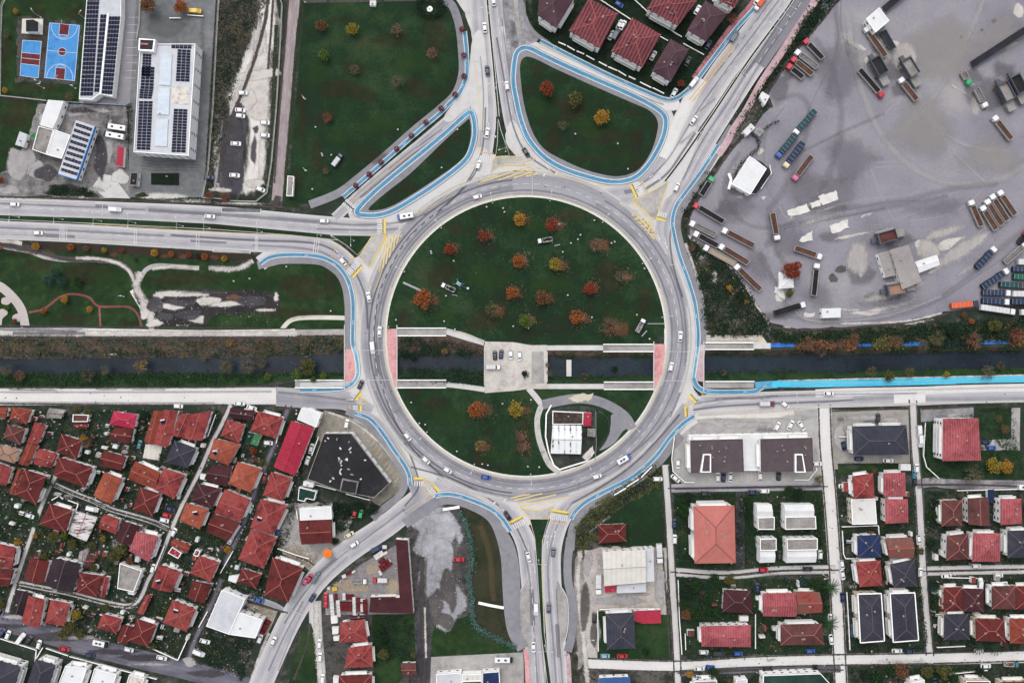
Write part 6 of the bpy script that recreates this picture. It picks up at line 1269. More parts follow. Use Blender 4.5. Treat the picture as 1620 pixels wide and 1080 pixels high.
undergrowth('undergrowth',[(1262,540),(1352,540),(1352,550),(1262,550)],160,.9,'brown',seed=41,hmax=2,clear=False);undergrowth('undergrowth',[(1382,538),(1424,538),(1424,548),(1382,549)],90,.9,'olive',seed=42,hmax=2,clear=False);undergrowth('undergrowth',[(1466,536),(1548,535),(1548,546),(1466,547)],180,.9,'dark',seed=43,hmax=2,clear=False);undergrowth('undergrowth',[(1596,533),(1680,532),(1680,545),(1596,545)],130,.9,'brown',seed=44,hmax=2,clear=False)
undergrowth('undergrowth',cbs,900,.7,'green',bz(612,590),13,.9,False);undergrowth('undergrowth',cbs,300,.6,'dark',bz(612,590),14,1,False)
undergrowth('undergrowth',[(632,533),(764,545),(764,564),(632,563)],420,.6,'dark',bz(531,562),15,.8,False);undergrowth('undergrowth',[(632,584),(764,584),(764,606),(632,600)],420,.6,'dark',bz(601,586),16,.8,False)
undergrowth('undergrowth',[(1116,554),(1640,546),(1640,556),(1116,563)],420,.5,'green',bz(552,562),17,.5,False);undergrowth('undergrowth',[(1116,588),(1640,580),(1640,592),(1116,601)],420,.5,'green',bz(602,590),18,.5,False)
undergrowth('undergrowth',[(868,556),(1032,557),(1032,566),(868,567)],160,.5,'green',bz(555,567),19,.5,False);undergrowth('undergrowth',[(868,596),(1032,594),(1032,603),(868,603)],160,.5,'green',bz(604,596),20,.5,False)
quarter=[(-20,648),(440,648),(510,650),(490,690),(470,800),(440,905),(410,960),(330,1055),(-20,975)]
undergrowth('undergrowth',quarter,2600,.55,'dark',.08,21,1.2);undergrowth('undergrowth',quarter,1100,.5,'green',.08,22,1);undergrowth('undergrowth',quarter,650,.5,'olive',.08,23,1.1)
blocks=[(1068,782),(1640,776),(1640,1100),(1070,1100)]
undergrowth('undergrowth',blocks,2600,.55,'dark',.08,24,1.2);undergrowth('undergrowth',blocks,1500,.5,'green',.08,25,1);undergrowth('undergrowth',blocks,350,.5,'brown',.08,26,.8)
undergrowth('undergrowth',[(1458,665),(1600,650),(1620,758),(1460,756)],600,.5,'green',.08,27,.8);undergrowth('undergrowth',[(908,835),(945,792),(1000,757),(1045,728),(1050,765),(985,800),(945,830),(925,870),(915,870)],600,.5,'olive',.08,28,.5);undergrowth('undergrowth',[(908,835),(945,792),(1000,757),(1045,728),(1050,765),(985,800),(945,830),(925,870),(915,870)],400,.5,'dark',.08,29,.6)
undergrowth('undergrowth',[(595,975),(655,975),(655,1045),(595,1045)],350,.5,'dark',.08,30,.8);undergrowth('undergrowth',[(325,1003),(402,1014),(384,1075),(310,1050)],700,.5,'dark',.08,31,.8);undergrowth('undergrowth',[(510,795),(600,800),(560,830),(530,845),(500,800)],450,.6,'dark',.08,32,1.2);undergrowth('undergrowth',[(84,293),(140,298),(150,311),(76,307)],160,.5,'dark',.08,33,.8)
undergrowth('undergrowth',[(345,0),(425,0),(385,90),(365,160),(335,300),(325,300)],900,.5,'grey',.08,34,.5);undergrowth('undergrowth',[(345,0),(425,0),(385,90),(365,160),(335,300),(325,300)],600,.5,'dark',.08,35,.6)
undergrowth('undergrowth',[(842,35),(862,62),(1020,138),(1062,150),(1084,140),(1180,10),(1100,-20),(840,-20)],700,.5,'dark',.08,36,.8)
# hedges
def hedge(pts,w,h,col,label,n=None,z=.1,group=None):
    rn=random.Random(int(pts[0][0]*3));P=curve(pts,False,8) if len(pts) > 2 else pts;b=MB();O=g(*pts[len(pts)//2]);root=obj('hedge',None,loc=(O.x,O.y,z));st=MB()
    for a,b_ in zip(P,P[1:]):
        A,B=g(*a)-O,g(*b_)-O;L_=(B-A).length;m_=max(1,int(L_*(n or 16)*w/2))
        d=(B-A).normalized();nn=Vector((-d.y,d.x,0))
        for _ in range(m_):t=rn.random();bulge=.75+.25*math.sin((a[0]+a[1])*.9);leaf(b,A+(B-A)*t + nn*rn.gauss(0,w*.26)*bulge + Vector((0,0,rn.uniform(.3,1)*h)),rn.uniform(.16,.34),rn,.9)
        st.tube(A + Vector((0,0,0)),A + Vector((0,0,h*.6)),.06,n=4)
    b.obj('foliage',[LEAF[col]],root);st.obj('stem',[bark],root);reg(root,'',0,0,'hedge',group,label)
hedge([(728,808),(738,832),(745,860),(747,890),(741,910),(746,940),(748,975),(757,992),(778,1005),(800,1014),(817,1023)],3.6,1.6,'hedge',"long winding blue-green hedge across the dry lawn by the south avenue",24)
hedge([(664,2),(680,-4),(696,2),(700,16),(690,26),(672,26),(662,16),(664,2)],5,2.4,'dark',"dark oval hedge ring around a small fountain on the top edge",26)
hedge([(1292,775),(1295,800),(1299,850),(1298,880)],1.6,1.5,'green',"green hedge along the pale street beside the white duplexes");hedge([(1335,931),(1375,930),(1420,929),(1458,928)],2.4,1.8,'green',"green hedge across the block above the twin slate roofs");hedge([(1456,938),(1460,980),(1463,1018),(1440,1024)],2.0,1.6,'dark',"dark hedge along the right twin slate block")
hedge([(1068,782),(1120,781),(1160,780)],1.8,1.5,'green',"green hedge above the salmon apartment block");hedge([(1178,786),(1180,830),(1181,890)],1.6,1.6,'green',"green hedge between the salmon block and the white duplexes");hedge([(1461,668),(1463,700),(1466,735),(1482,752)],1.6,1.5,'green',"green hedge inside the white boundary wall of the crimson block");hedge([(1550,648),(1600,646)],2.2,1.6,'green',"green hedge on the roadside right of the crimson block");hedge([(1327,735),(1360,734),(1420,733)],1.8,1.3,'green',"low green hedge below the charcoal roof")
hedge([(209,165),(208,200),(206,230)],2.6,2.6,'dark',"tall dark hedge between the buses and the school");hedge([(830,0),(838,25),(850,45),(868,58)],2,1.5,'dark',"dark hedge around the corner villa garden");hedge([(1180,205),(1200,230),(1170,262),(1160,285)],2.6,2,'dark',"dark hedge along the left side of the white depot");hedge([(1198,215),(1215,200),(1232,192)],2,1.8,'green',"green hedge strip right of the weighbridge lane")
# rubble and litter lying about
rub=leafmat('rubble',[(120,114,108),(190,186,182),(226,224,222)]); 
def litter(poly,n,seed,s0=.12,s1=.45,z=.1,m=rub):
    rn=random.Random(seed);b=MB();x0,x1=min(p[0] for p in poly),max(p[0] for p in poly);y0,y1=min(p[1] for p in poly),max(p[1] for p in poly);k=0
    while k < n:
        x,y=rn.uniform(x0,x1),rn.uniform(y0,y1)
        if not inside(x,y,poly):n -= .2;continue
        if hits(x,y):n -= .1;continue
        k += 1;p=g(x,y);s_=rn.uniform(s0,s1)*rn.uniform(.5,1);a=rn.uniform(0,3);u=Vector((math.cos(a),math.sin(a),0))*s_;w=Vector((-u.y,u.x,0))*rn.uniform(.4,1);h_=Vector((0,0,s_*.7));p.z=z
        V=[p+u,p+w,p-u,p-w];b.add(V + [q*1 + h_ - (q-p)*.25 for q in V],[(4,5,6,7),(0,1,5,4),(1,2,6,5),(2,3,7,6),(3,0,4,7)])
    structure(b.obj('rubble',[m]),'stuff')
litter(wild,420,1);litter(quarter,1500,2,.15,.8);litter(blocks,560,3,.15,.6);litter([(440,860),(470,855),(505,872),(490,905),(450,900)],260,4);litter([(380,952),(436,966),(425,995),(395,1000)],200,5);litter([(325,1003),(402,1014),(384,1075),(310,1050)],260,6);litter([(510,930),(600,885),(640,880),(630,935),(585,972),(515,972)],240,7);litter([(662,840),(730,830),(735,985),(690,1000)],320,8,.08,.3)
litter([(1330,350),(1600,360),(1500,450),(1340,470)],360,9,.1,.4);litter([(1110,170),(1240,120),(1200,250),(1150,330)],160,10);litter([(60,170),(205,170),(200,310),(20,310)],240,11);litter([(920,870),(1060,870),(1060,965),(925,965)],160,12);litter([(430,45),(440,60),(432,300),(400,305),(420,200)],240,13,.08,.3);litter([(260,510),(540,510),(540,600),(260,610)],120,14,.08,.3,-.8);litter(nl[:-1] + [(629,519),(1034,544)],70,15,.1,.25,.35);litter([(240,460),(440,460),(440,510),(240,515)],260,16,.08,.35)
# ---------------------------------------------------------------- vehicles
PAINT={}
def paint(n,rgb):
    PAINT[n]=M('paint_' + n,[rgb],rough=.35,spec=.5);return PAINT[n]
for n,c_ in dict(white=(236,237,238),silver=(176,180,186),grey=(104,110,120),dark=(44,46,54),navy=(38,50,88),blue=(52,92,170),teal=(60,120,136),red=(190,40,56),pink=(206,110,150),yellow=(226,190,60),green=(54,170,110),cream=(220,214,180),orange=(230,112,66),maroon=(120,36,50),lightblue=(140,180,204)).items():paint(n,c_)
rubber=M('tyre_rubber',[(30,30,32)]);hub=M('wheel_rim',[(150,152,156)],rough=.5);lamp_w=M('headlight_glass',[(230,232,236)],rough=.2);lamp_r=M('tail_light',[(150,30,30)],rough=.3);carglass=M('car_glass',[(22,25,31)],rough=.15,spec=.5)
PM={}
def pmesh(key,fn,mats,smooth=False):
    if key not in PM:
        b=MB();fn(b);PM[key]=b.mesh(key if isinstance(key,str) else key[0],mats,smooth)
    return PM[key]
def wheel(b,r=.32,w=.22):b.tube((0,-w/2,0),(0,w/2,0),r,n=10,m=0)
def rimm(b,r=.19):b.tube((0,-.115,0),(0,.115,0),r,n=8,m=0)
CARS={   # length, hull, cabin sections, windscreen x-range, rear window x-range
 'car':([(-2.2,.66,.38,.74),(-2.1,.84,.28,.9),(-1.2,.9,.22,.95),(.2,.9,.22,.95),(1.25,.9,.22,.9),(1.95,.85,.24,.8),(2.18,.68,.34,.68)],[(-1.75,.66,.9,.97),(-1.15,.68,.9,1.38),(.15,.68,.9,1.44),(.55,.67,.9,1.4),(1.3,.72,.86,.93)],1.3,.5,-1.75,-1.15),
 'hatchback':([(-1.95,.7,.38,.84),(-1.88,.85,.28,.95),(-1.0,.89,.22,.97),(.3,.89,.22,.97),(1.15,.88,.22,.92),(1.75,.83,.24,.82),(1.98,.66,.34,.7)],[(-1.85,.68,.92,1.0),(-1.5,.69,.92,1.44),(.1,.69,.92,1.5),(.5,.68,.92,1.44),(1.2,.73,.88,.95)],1.2,.45,-1.88,-1.5),
 'van':([(-2.6,.9,.38,1.1),(-2.5,.95,.3,1.2),(0,.97,.28,1.2),(1.7,.96,.28,1.15),(2.3,.9,.3,1.0),(2.55,.74,.36,.86)],[(-2.58,.88,1.1,1.3),(-2.5,.9,1.1,2.0),(.6,.9,1.1,2.05),(1.0,.88,1.1,1.98),(1.95,.84,1.05,1.2)],1.9,.98,-2.6,-2.5),
}
def build_car(kind,col,name='car'):
    hull,cab,wx0,wx1,rx0,rx1=CARS[kind];pt=PAINT[col]
    root=obj(name,None)
    obj('body',pmesh(('body',kind,col),lambda b:(b.loft(hull),b.loft(cab)),[pt]),root)
    zc=cab[-1][3];zt=cab[-2][3];zr0=cab[0][3];zr1=cab[1][3]
    def quad(b,x0,z0,w0,x1,z1,w1,d):
        n_=Vector((-(z1-z0),0,(x1-x0)));n_.normalize();n_ *= d if n_.z > 0 else -d
        v=[(x0,-w0,z0),(x0,w0,z0),(x1,w1,z1),(x1,-w1,z1)];b.add([Vector(p)+n_ for p in v] + [Vector(p)-n_*.5 for p in v],[(0,1,2,3),(3,2,1,0),(4,5,1,0),(5,6,2,1),(6,7,3,2),(7,4,0,3)])
    obj('windscreen',pmesh(('windscreen',kind),lambda b:quad(b,wx0-.05,zc+.02,.72,wx1,zt-.02,.64,.03),[carglass]),root)
    obj('rear_window',pmesh(('rear_window',kind),lambda b:quad(b,rx0+.05,zr0+.03,.68,rx1-.03 if kind != 'van' else rx1-.05,zr1-.04,.56,.03),[carglass]),root)
    sw=cab[2][1]
    for s_ in (-1,1):
        obj('side_window',pmesh(('side_window',kind,s_),lambda b:b.box(cab[1][0]+.15,cab[3][0]+.1,s_*(sw+.015)-.02,s_*(sw+.015)+.02,cab[2][2]+.1,cab[2][3]-.18),[carglass]),root)
        obj('headlight',pmesh('headlight',lambda b:b.box(-.12,.06,-.16,.16,-.07,.07),[lamp_w]),root,(hull[-1][0]-.06,s_*.5,.62))
        obj('tail_light',pmesh('tail_light',lambda b:b.box(-.05,.08,-.14,.14,-.08,.08),[lamp_r]),root,(hull[0][0]+.02,s_*.55,.7))
        obj('mirror',pmesh(('mirror',col),lambda b:b.box(-.08,.08,-.12,.12,-.08,.08),[pt]),root,(wx0-.35,s_*(hull[3][1]+.08),1.0))
        for x in (hull[0][0]+.8,hull[-1][0]-.78):
            w=obj('wheel',pmesh('wheel',wheel,[rubber]),root,(x,s_*(hull[3][1]-.1),.32));obj('rim',pmesh('rim',rimm,[hub]),w)
    return root
PROTO={}
def copy_tree(o,parent=None):
    c=o.copy();COL.objects.link(c);c.parent=parent
    for ch in KIDS.get(o.name,[]):copy_tree2(ch,c)
    return c
def copy_tree2(o,parent):
    c=o.copy();COL.objects.link(c);c.parent=parent
    for ch in KIDS.get(o.name,[]):copy_tree2(ch,c)
KIDS={}
def index(o):
    KIDS[o.name]=list(o.children)
    for ch in o.children:index(ch)
def place(key,maker,x,y,ang,z,base,cat,group,sc=None):
    if key not in PROTO:
        o=maker();bpy.context.view_layer.update();index(o);PROTO[key]=o
    else:o=copy_tree(PROTO[key])
    p=g(x,y);o.location=(p.x,p.y,z);o.rotation_euler=(0,0,R(ang))
    if sc:o.scale=(sc,sc,sc)
    reg(o,base,x,y,cat,group);return o
def cars(lst,state,z,group):
    for t in lst:
        x,y,a,col=t[:4];kind=t[4] if len(t) > 4 else ('car','hatchback')[(int(x)+int(y)) % 2]
        nm={'car':'car','hatchback':'hatchback','van':'van'}[kind]
        place((kind,col),lambda:build_car(kind,col,nm),x,y,a,z,f"{'light blue' if col == 'lightblue' else col} {nm} {state}",nm if nm == 'van' else 'car',group,1.06)
Zr,Zf=.265,.14
cars([(755,312,16,'white'),(584,470,100,'white'),(601,525,90,'white'),(590,550,-84,'white','van'),(571,608,66,'dark'),(645,690,-50,'white'),(674,727,-42,'white'),(708,743,-32,'white'),(769,754,-8,'blue'),(944,753,15,'white'),(1076,532,86,'white'),(1061,580,78,'white'),(1070,297,65,'white'),
 (767,45,95,'white'),(771,113,96,'navy'),(802,137,98,'white'),(781,3,95,'white'),(771,211,82,'white'),(757,262,74,'white'),(832,242,-58,'dark'),(25,324,-2,'white'),(184,332,-3,'white','van'),(333,343,-4,'white'),(513,350,0,'white'),(62,369,0,'white'),(543,414,-50,'white'),
 (561,860,32,'white'),(495,944,57,'navy'),(1161,59,56,'grey','van'),(1097,191,56,'white'),(836,880,-78,'white'),(848,962,-88,'white','van'),(844,1022,-90,'white'),(875,872,86,'grey'),(868,960,88,'grey'),(803,815,-55,'dark'),(1310,622,0,'white'),(433,1013,64,'white'),(1198,2,50,'white')],'driving',Zr,'cars driving on the roads')
cars([(1241,640,-38,'white'),(1097,131,52,'white','van'),(500,912,58,'grey','van'),(484,918,57,'pink'),(490,914,57,'red'),(597,866,28,'navy','van')],'at the kerb',Zr,'cars stopped at the roadside')
cars([(783,562,94,'dark'),(793,560,85,'navy'),(808,561,-88,'white'),(822,563,-86,'white')],'on the plaza',.41,'cars parked on the canal plaza')
cars([(385,148,0,'white'),(381,175,-6,'white'),(381,184,-8,'white'),(374,228,-3,'white'),(372,278,-4,'white'),(420,195,-2,'white'),(420,215,-2,'white'),(413,300,-22,'white'),(331,281,-3,'navy'),(310,19,-2,'yellow','van')],'on bare ground',Zf,'cars on the dirt car park')
cars([(980,40,60,'white'),(985,41,60,'white'),(967,57,60,'white'),(1033,89,62,'white'),(979,8,-30,'blue'),(1103,17,60,'white'),(1120,72,60,'navy'),(1088,98,62,'dark'),(1066,148,62,'white'),(974,55,60,'grey','van')],'beside the villas',Zf,'cars parked beside the villas')
cars([(1229,674,60,'white'),(1250,672,62,'white'),(1267,673,-58,'white'),(1135,754,88,'white'),(1144,754,88,'navy'),(1155,753,88,'white'),(1202,751,88,'white'),(1231,752,88,'dark'),(1072,733,-88,'white'),(1068,756,-40,'white'),(1040,757,0,'white'),(1291,733,0,'white'),(1115,780,0,'dark'),(1190,778,0,'navy'),(1209,776,0,'white'),
 (1066,827,88,'navy'),(1067,852,88,'white'),(1094,915,0,'dark'),(1207,900,0,'red'),(1277,899,0,'dark'),(1232,877,86,'dark'),(1297,876,88,'white'),(1197,928,88,'navy'),(1113,1030,0,'white'),(1137,1031,0,'dark','van'),(1167,1032,0,'blue'),(1281,1028,0,'blue'),(1106,1056,0,'white'),(1123,1054,-5,'blue'),(1214,1057,0,'dark'),(1312,977,88,'white'),(1314,1010,-80,'white'),
 (1388,661,86,'dark'),(1334,705,-80,'navy'),(1358,725,0,'navy'),(1404,728,0,'white'),(1453,682,-86,'white','van'),(1455,697,-88,'white','van'),(1334,768,0,'white'),(1445,750,88,'teal'),(1446,760,88,'dark'),(1452,853,-84,'white'),(1331,892,-78,'white'),(1332,908,-80,'white'),(1332,944,-86,'navy'),(1455,904,88,'white'),
 (1543,894,0,'white'),(1549,922,86,'white','van'),(1496,910,0,'white'),(1578,909,2,'white'),(1557,699,0,'navy'),(1567,708,0,'blue'),(1418,1028,0,'white'),(1438,1029,0,'navy'),(1547,1028,0,'white'),(1558,1052,0,'white'),(957,1036,0,'lightblue'),(984,1036,0,'red'),(940,976,88,'dark'),(1449,740,86,'white') ,(1477,1078,88,'navy')],'parked',Zf,'cars parked in the lower right streets')
cars([(222,703,78,'teal'),(425,700,-4,'white'),(493,709,74,'white'),(487,728,72,'white'),(549,670,78,'white'),(397,804,70,'white'),(366,852,66,'white'),(276,841,62,'white'),(265,814,-14,'red'),(261,822,-14,'white'),(270,804,-14,'navy'),(243,898,72,'white'),(276,893,-24,'white'),(148,804,-14,'white','van'),(48,815,-20,'white'),(384,938,-20,'navy'),(410,948,-20,'blue'),
 (4,1000,52,'navy','van'),(14,1003,68,'white'),(35,1008,54,'white','van'),(47,1011,54,'dark'),(63,1018,74,'white'),(103,1025,-8,'red'),(144,1035,-6,'navy'),(205,1026,-14,'white'),(257,1039,-12,'white'),(325,1013,-12,'white'),(316,1031,-24,'white','van'),(380,638,-2,'white'),(399,645,-18,'white'),(283,642,-4,'white'),(419,755,80,'maroon'),(516,943,88,'red'),(516,953,88,'red'),(506,1017,86,'white'),(507,1038,88,'white'),(511,1072,88,'white'),(562,810,70,'red'),(571,812,80,'green'),(726,884,0,'red'),(412,1009,70,'white'),(136,770,40,'silver'),(553,849-4,30,'cream') ],'parked',Zf,'cars parked in the lower left streets')
# ---------------------------------------------------------------- lorries, buses
load_brown=M('load_brown',[(70,50,44),(98,70,60),(116,86,76)],(.3,1,3));load_dark=M('load_dark',[(34,34,38),(54,52,56)],(.3,1,3));load_grey=M('load_grey',[(110,106,106),(140,136,134)],(.3,1,3));load_beige=M('load_beige',[(160,142,124),(186,170,152)],(.3,1,3));tarp_teal=M('tarp_teal',[(44,72,78),(58,88,94)],(.3,1,3));tarp_navy=M('tarp_navy',[(44,56,80),(58,72,98)],(.3,1,3));tarp_green=M('tarp_green',[(36,92,76),(48,110,92)],(.3,1,3));tarp_orange=M('tarp_orange',[(216,96,56),(232,114,74)],(.3,1,3));box_white=M('box_white',[(206,206,208),(226,227,229)],(.3,1,3))
steel_side=M('tipper_side',[(166,162,160),(196,193,190)],(.5,1.5,4));chassis_m=M('chassis_dark',[(44,44,48)])
LOADS=dict(brown=load_brown,dark=load_dark,grey=load_grey,beige=load_beige,teal=tarp_teal,navy=tarp_navy,green=tarp_green,orange=tarp_orange,white=box_white)
def lorry(front,rear,col,load,base,group='lorries standing in the yard',tall=True,name='lorry',artic=0,z=.14):
    a,b_=g(*front),g(*rear);d=(a-b_);L=max(6.5,d.length);ang=math.atan2(d.y,d.x);mid=(a+b_)/2
    root=obj(name,None,loc=(mid.x,mid.y,z),rz=ang);f=L/2;w=1.25 if tall else 1.0;ht=2.9 if tall else 2.2;cl=2.2 if tall else 1.6
    b=MB();b.loft([(f-cl,w*.96,.55,ht),(f-cl+.15,w,.5,ht+.05),(f-.5,w,.45,ht),(f-.12,w*.97,.45,ht-.35),(f,w*.9,.5,ht-1.3)]);b.obj('cab',[PAINT[col]],root)
    b=MB();b.add([(f-.08,-w*.86,ht-1.15),(f-.08,w*.86,ht-1.15),(f-.42,w*.84,ht-.2),(f-.42,-w*.84,ht-.2),(f+.04,-w*.86,ht-1.15),(f+.04,w*.86,ht-1.15),(f-.36,w*.84,ht-.12),(f-.36,-w*.84,ht-.12)],[(4,5,6,7),(0,4,7,3),(5,1,2,6),(7,6,2,3),(0,1,5,4)]);b.obj('windscreen',[carglass],root)
    b=MB();b.box(-f,f-cl,-.5,.5,.6,.95);b.obj('chassis',[chassis_m],root)
    x0,x1=-f,f-cl-.55;zt=2.55 if tall else 1.9
    if load in ('teal','navy','green','orange','white'):
        b=MB();b.loft([(x0,w*.98,.95,zt+.5),(x0+.1,w,.95,zt+.6),(x1-.1,w,.95,zt+.6),(x1,w*.98,.95,zt+.5)]);b.obj('cargo_box',[LOADS[load]],root)
        b=MB();n_=max(3,int((x1-x0)/1.6))
        for k in range(n_+1):xx=x0+.1+(x1-x0-.2)*k/n_;b.box(xx-.05,xx+.05,-w*.9,w*.9,zt+.59,zt+.66)
        b.obj('roof_bow',[steel_side if load != 'white' else alu],root)
    else:
        b=MB();b.box(x0,x1,-w,w,.95,1.25);b.box(x0,x1,-w,-w+.16,1.25,zt);b.box(x0,x1,w-.16,w,1.25,zt);b.box(x0,x0+.16,-w+.16,w-.16,1.25,zt-.02);b.box(x1-.16,x1,-w+.16,w-.16,1.25,zt+.2)
        n_=int((x1-x0)/1.5)
        for k in range(n_):xx=x0+.7+1.5*k;b.box(xx-.06,xx+.06,-w-.07,-w,1.0,zt-.05);b.box(xx-.06,xx+.06,w,w+.07,1.0,zt-.05)
        b.obj('tipper_body',[steel_side if load != 'dark' or HRN.random() < .6 else PAINT['dark']],root)
        b=MB();rn=random.Random(int(front[0]*7));nx=8;V=[];F=[]
        for i in range(nx+1):
            for j in range(4):V.append((x0+.17+(x1-x0-.34)*i/nx,-w+.17+(2*w-.34)*j/3,zt-.75+rn.uniform(-.1,.2)+(.15 if 0 < j < 3 else 0)))
        for i in range(nx):
            for j in range(3):F.append((i*4+j,i*4+4+j,i*4+5+j,i*4+1+j))
        b.add(V,F);b.obj('load',[LOADS[load]],root)
    wx=[f-1.1,x0+1.0,x0+2.3] + ([x0+3.6] if L > 12 else []) + ([f-4.4] if L > 10 else [])
    for x in wx:
        for s_ in (-1,1):
            ww=obj('wheel',pmesh('lorry_wheel',lambda b:wheel(b,.5,.4),[rubber]),root,(x,s_*(w-.2),.5));obj('rim',pmesh('lorry_rim',lambda b:b.tube((0,-.205,0),(0,.205,0),.28,n=8),[hub]),ww)
    for s_ in (-1,1):
        obj('headlight',pmesh('headlight',lambda b:None,[lamp_w]),root,(f-.02,s_*w*.7,.9))
        m_=MB();m_.box(f-.35,f-.15,s_*(w+.18)-.08,s_*(w+.18)+.08,ht-1.3,ht-.6);m_.box(f-.3,f-.22,min(s_*w,s_*(w+.12)),max(s_*w,s_*(w+.12)),ht-.8,ht-.74);m_.obj('mirror',[chassis_m],root)
    reg(root,base,(front[0]+rear[0])/2,(front[1]+rear[1])/2,'lorry' if name == 'lorry' else name.replace('_',' '),group);return root
T=lambda f,r,c_,l,**k:lorry(f,r,c_,l,f"{c_}-cabbed lorry with {l} {'box' if l in ('teal','navy','green','orange','white') else 'load'}",**k)
for a in [((1270,65),(1299,95),'red','dark'),((1256,83),(1290,109),'white','grey'),((1250,94),(1283,120),'red','brown'),((1243,105),(1268,125),'red','dark'),((1366,46),(1398,92),'white','brown'),((1394,155),(1357,112),'red','dark'),((1420,126),(1447,160),'white','brown'),((1531,136),(1520,116),'green','grey'),((1568,186),(1596,222),'white','brown'),
 ((1531,318),(1549,359),'white','brown'),((1549,327),(1572,364),'white','brown'),((1556,317),(1581,357),'white','brown'),((1564,309),(1590,350),'white','brown'),((1576,303),(1602,341),'white','brown'),((1254,214),(1287,177),'white','teal'),((1227,250),(1257,214),'blue','teal'),((1239,266),(1268,227),'cream','navy'),((1253,286),(1282,248),'pink','brown'),
 ((1228,381),(1220,338),'white','brown'),((1126,281),(1108,310),'green','dark'),((1096,324),(1143,352),'red','dark'),((1090,353),(1130,373),'white','grey'),((1096,369),(1134,390),'white','dark'),((1141,364),(1191,390),'white','brown'),((1112,391),(1161,418),'white','beige'),((1136,389),(1182,417),'white','brown'),((1161,420),(1201,459),'white','brown'),((1298,408),(1255,393),'white','brown'),
 ((1290,417),(1285,468),'white','dark'),((1272,481),(1223,496),'white','dark'),((1571,392),(1541,424),'white','navy'),((1591,427),(1550,455),'white','navy'),((1620,386),(1586,416),'white','grey'),((1544,480),(1501,484),'navy','orange'),((1595,464),(1550,463),'white','navy'),((1593,478),(1550,476),'white','navy'),((1602,494),(1547,486),'white','white'),((1622,453),(1578,450),'red','teal'),((1640,440),(1599,438),'dark','green'),((1640,427),(1598,426),'dark','navy'),((1640,415),(1606,415),'white','white'),((1645,466),(1597,465),'white','white'),((1645,479),(1596,477),'white','navy'),((1645,494),(1610,494),'white','white'),((1619,372),(1612,382),'red','dark'),((1556,172),(1541,142),'white','grey')]:
    T(*a)
T((576,918),(563,918),'white','grey',tall=False,group='lorries in the maroon yard');T((592,916),(612,916),'red','white',tall=False,group='lorries in the maroon yard')
T((1224,638),(1200,638),'maroon','white',tall=False,group='lorries driving',z=.265);T((1193,18),(1210,-3),'white','orange',tall=False,group='lorries driving',z=.265);T((1606,1049),(1588,1048),'teal','brown',tall=False,group='lorries at the roadside')
T((946,938),(946,906),'white','white',group="lorries in the builder's yard");T((1043,889),(1041,858),'white','white',group="lorries in the builder's yard");T((790,580.5),(771,580),'white','white',tall=False,group='lorries on the plaza',z=.41);T((516,846-4),(505,851),'cream','beige',tall=False,group='lorries at the roadside')
T((703,452),(716,458),'white','dark',tall=False,group='utility lorries on the ring lawn',z=.36);T((853,382),(871,379),'white','dark',tall=False,group='utility lorries on the ring lawn',z=.36);T((1018,505),(1007,525),'white','grey',tall=False,group='utility lorries on the ring lawn',z=.36);T((541,246),(529,262),'navy','white',tall=False,group='utility lorries on the ring lawn',z=.36)
def bus(x,y,ang,L,col,top,label,z=.265,group='buses'):
    root=obj('bus',None,loc=g(x,y) + Vector((0,0,z)),rz=R(ang));f=L/2;b=MB();b.loft([(-f,1.1,.4,2.7),(-f+.2,1.2,.35,2.9),(f-1.2,1.2,.35,2.9),(f-.3,1.18,.35,2.75),(f,1.05,.5,1.6)]);b.obj('body',[PAINT[col]],root)
    b=MB();b.loft([(f-1.3,1.22,1.3,2.94),(f-.32,1.2,1.3,2.8),(f+.03,1.0,1.35,1.9)]);b.obj('windscreen',[PAINT['blue'] if top == 'blue' else carglass],root)
    for s_ in (-1,1):b=MB();b.box(-f+.5,f-1.6,s_*1.2-.03,s_*1.2+.03,1.5,2.3);b.obj('side_window',[carglass],root)
    for k in range(2):b=MB();b.box(-.5,.5,-.4,.4,2.9,3.06);b.obj('roof_hatch',[M('hatch_dark',[(70,72,80)])],root,(-f+1.8+k*(L-5),0,0))
    for x_ in (-f+1.6,f-1.9):
        for s_ in (-1,1):ww=obj('wheel',PM['lorry_wheel'],root,(x_,s_*1.05,.5));obj('rim',PM['lorry_rim'],ww)
    reg(root,'',0,0,'bus',group,label)
bus(642,343,190,7.2,'white','blue',"white and blue bus about to enter the ring from the left");bus(986,725,30,6.4,'white','blue',"white minibus with a blue front on the lower right of the ring");bus(162,1015,-12,6.6,'white','dark',"white minibus parked beside trees in the lower left avenue",.09)
bus(186,203,172,9.0,'white','dark',"upper of two white buses parked beside the school",.09);bus(183,216,170,9.2,'white','dark',"lower of two white buses parked beside the school",.09);bus(1620,769,0,7,'white','dark',"white bus at the right edge above the red roofs",.09);bus(797,1040.5,0,8,'white','lightblue',"long white trailer parked on the bottom forecourt",.1)
